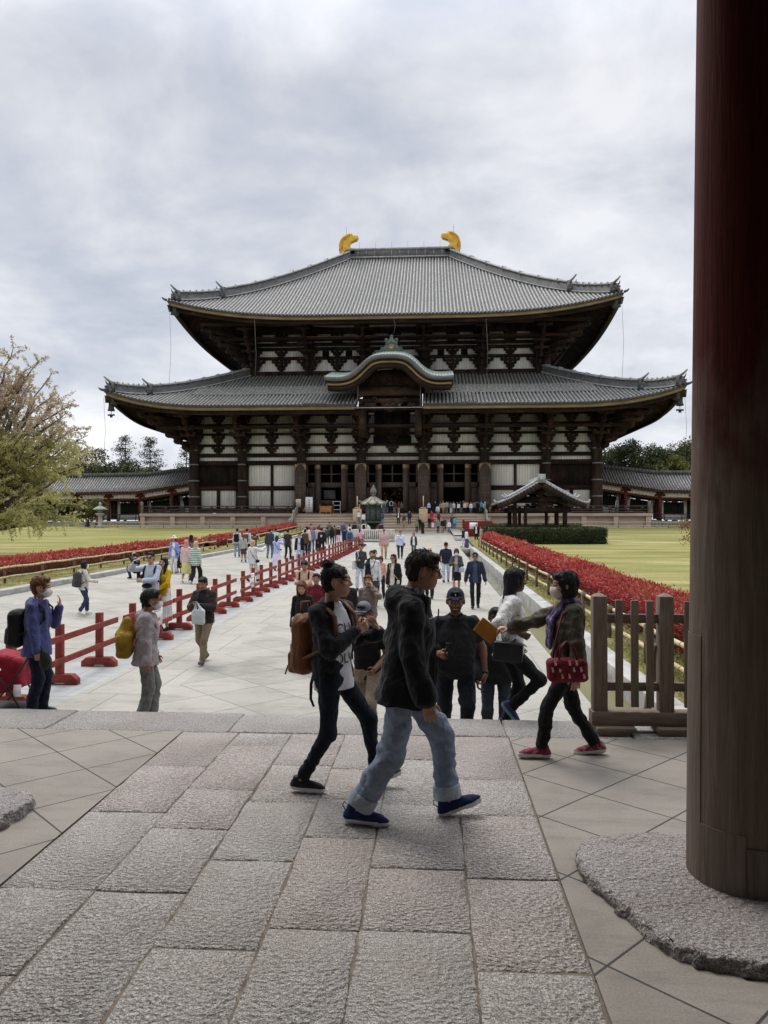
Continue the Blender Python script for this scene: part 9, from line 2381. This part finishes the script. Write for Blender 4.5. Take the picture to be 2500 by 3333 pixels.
Q = [(1396, 'pale_blue', 'navy', f), (1417, 'black', 'black', m), (1434, 'beige', 'black', f), (1443, 'tan', 'khaki', m), (1454, 'mint', 'khaki', m), (1461, 'charcoal', 'black', m), (1468, 'grey', 'white', f), (1477, 'white', 'grey', f), (1488, 'navy', 'denim', m), (1493, 'white', 'black', f), (1499, 'black', 'khaki', m), (1508, 'navy', 'denim', m), (1513, 'cream', 'black', f), (1519, 'tan', 'black', m), (1524, 'red', 'black', m), (1533, 'white', 'denim', f), (1543, 'grey', 'black', m), (1551, 'charcoal', 'navy', f), (1556, 'black', 'black', m), (1567, 'teal', 'black', m), (1574, 'white', 'navy', f)]
ORDQ = ['first', 'second', 'third', 'fourth', 'fifth', 'sixth', 'seventh', 'eighth', 'ninth', 'tenth', 'eleventh', 'twelfth', 'thirteenth', 'fourteenth', 'fifteenth', 'sixteenth', 'seventeenth', 'eighteenth', 'nineteenth', 'twentieth', 'twenty-first']
for k, (px, a, b, fm) in enumerate(Q):
 far(px, 102.7 + .5 * (k % 3), [0, 12, -10, 175][k % 4] if k > 1 else 178, a, b, 'person in %s, %s from the left in the queue on the podium' % (a.replace('_', ' '), ORDQ[k]), fm, z=TOPZ, hair=('short' if not fm else ['bob', 'long'][k % 2], ['black', 'brown', 'grey', 'black', 'dark'][k % 5]))
far(1297, 98.4, 178, 'black', 'black', 'man in a black suit coming down the steps', open_=WHITE)
far(1315, 97.9, 150, 'charcoal', 'khaki', 'man in a charcoal coat and khaki trousers coming down the steps')
far(1333, 98.4, 172, 'navy', 'navy', 'man in a navy jacket coming down the steps')
far(1357, 92.5, 178, 'green', 'black', 'woman in a bright green top at the foot of the steps', f)
far(1368, 96.9, 150, 'black', 'black', 'person in black bending on the lowest step', lean=30)
far(1376, 89, 176, 'black', 'black', 'woman in a long black robe and headscarf', f, hijab=BLACK, skirt=dict(hem=.08, flare=.07))
far(1398, 97.3, 170, 'black', 'black', 'woman in black with a white cardigan at her waist', f)
far(1408, 97.5, 176, 'red', 'white', 'woman in a red top with long white skirt on the steps', f, skirt=dict(hem=.12, flare=.06))
far(1405, 98.9, 178, 'red', 'red', 'person in a bright red kimono on the steps', f, skirt=dict(hem=.12, flare=.02), loose=2.2)
far(1425, 100.8, 4, 'white', 'grey', 'person in white carrying a white backpack up the steps', pack=((.6, .6, .6), 'white backpack halfway up the right steps'))
far(1428, 98.6, 176, 'maroon', 'black', 'person in a maroon kimono top on the steps', f)
far(1426, 91.5, 178, 'grey', 'black', 'person in a grey sweater and black trousers at the foot of the steps')
far(1441, 92.5, 174, 'black', 'grey', 'young man in a black tee and grey trousers at the foot of the steps')
far(1448, 96.8, 172, 'charcoal', 'black', 'person in charcoal sitting on the lowest step', H=1.5)
far(1462, 92, 176, 'white', 'denim', 'woman in white carrying a black jacket', f, hair=('long', 'blond'), open_=WHITE)
far(1472, 97.3, 10, 'charcoal', 'charcoal', 'man in charcoal climbing beside the teal shirt')
far(1480, 96.8, -30, 'teal', 'denim', 'man in a teal shirt and jeans on the lowest step')
far(1509, 63.0, 60, 'navy', 'white', 'man in a navy jacket and white trousers by the channel cover', z=gz(63) + .02)
far(1519, 62.6, -60, 'white', 'purple', 'woman in white with a lavender skirt by the channel cover', f, z=gz(62.6) + .02, skirt=dict(hem=.10, flare=.03))
far(1550, 72.0, 178, 'black', 'black', 'man in a dark suit near the red counter', open_=WHITE)
far(1566, 71.0, 120, 'beige', 'beige', 'woman in a beige coat near the red counter', f, skirt=dict(hem=.3, flare=.02))
far(1592, 69.5, 150, 'charcoal', 'pink', 'person in charcoal and pink at the hedge entrance', f)
far(1563, 79.0, 178, 'red', 'black', 'person in red behind the red counter')
far(1529, 79.0, 174, 'maroon', 'black', 'person in maroon at the left end of the red counter')
for px, nm, c in ((1615, 'left', 'pink'), (1625, 'right', 'pink')):
 far(px, 103.6, 178, c, 'red', 'child in pink behind the podium rail, %s of the pair' % nm, f, z=TOPZ, H=1.25)
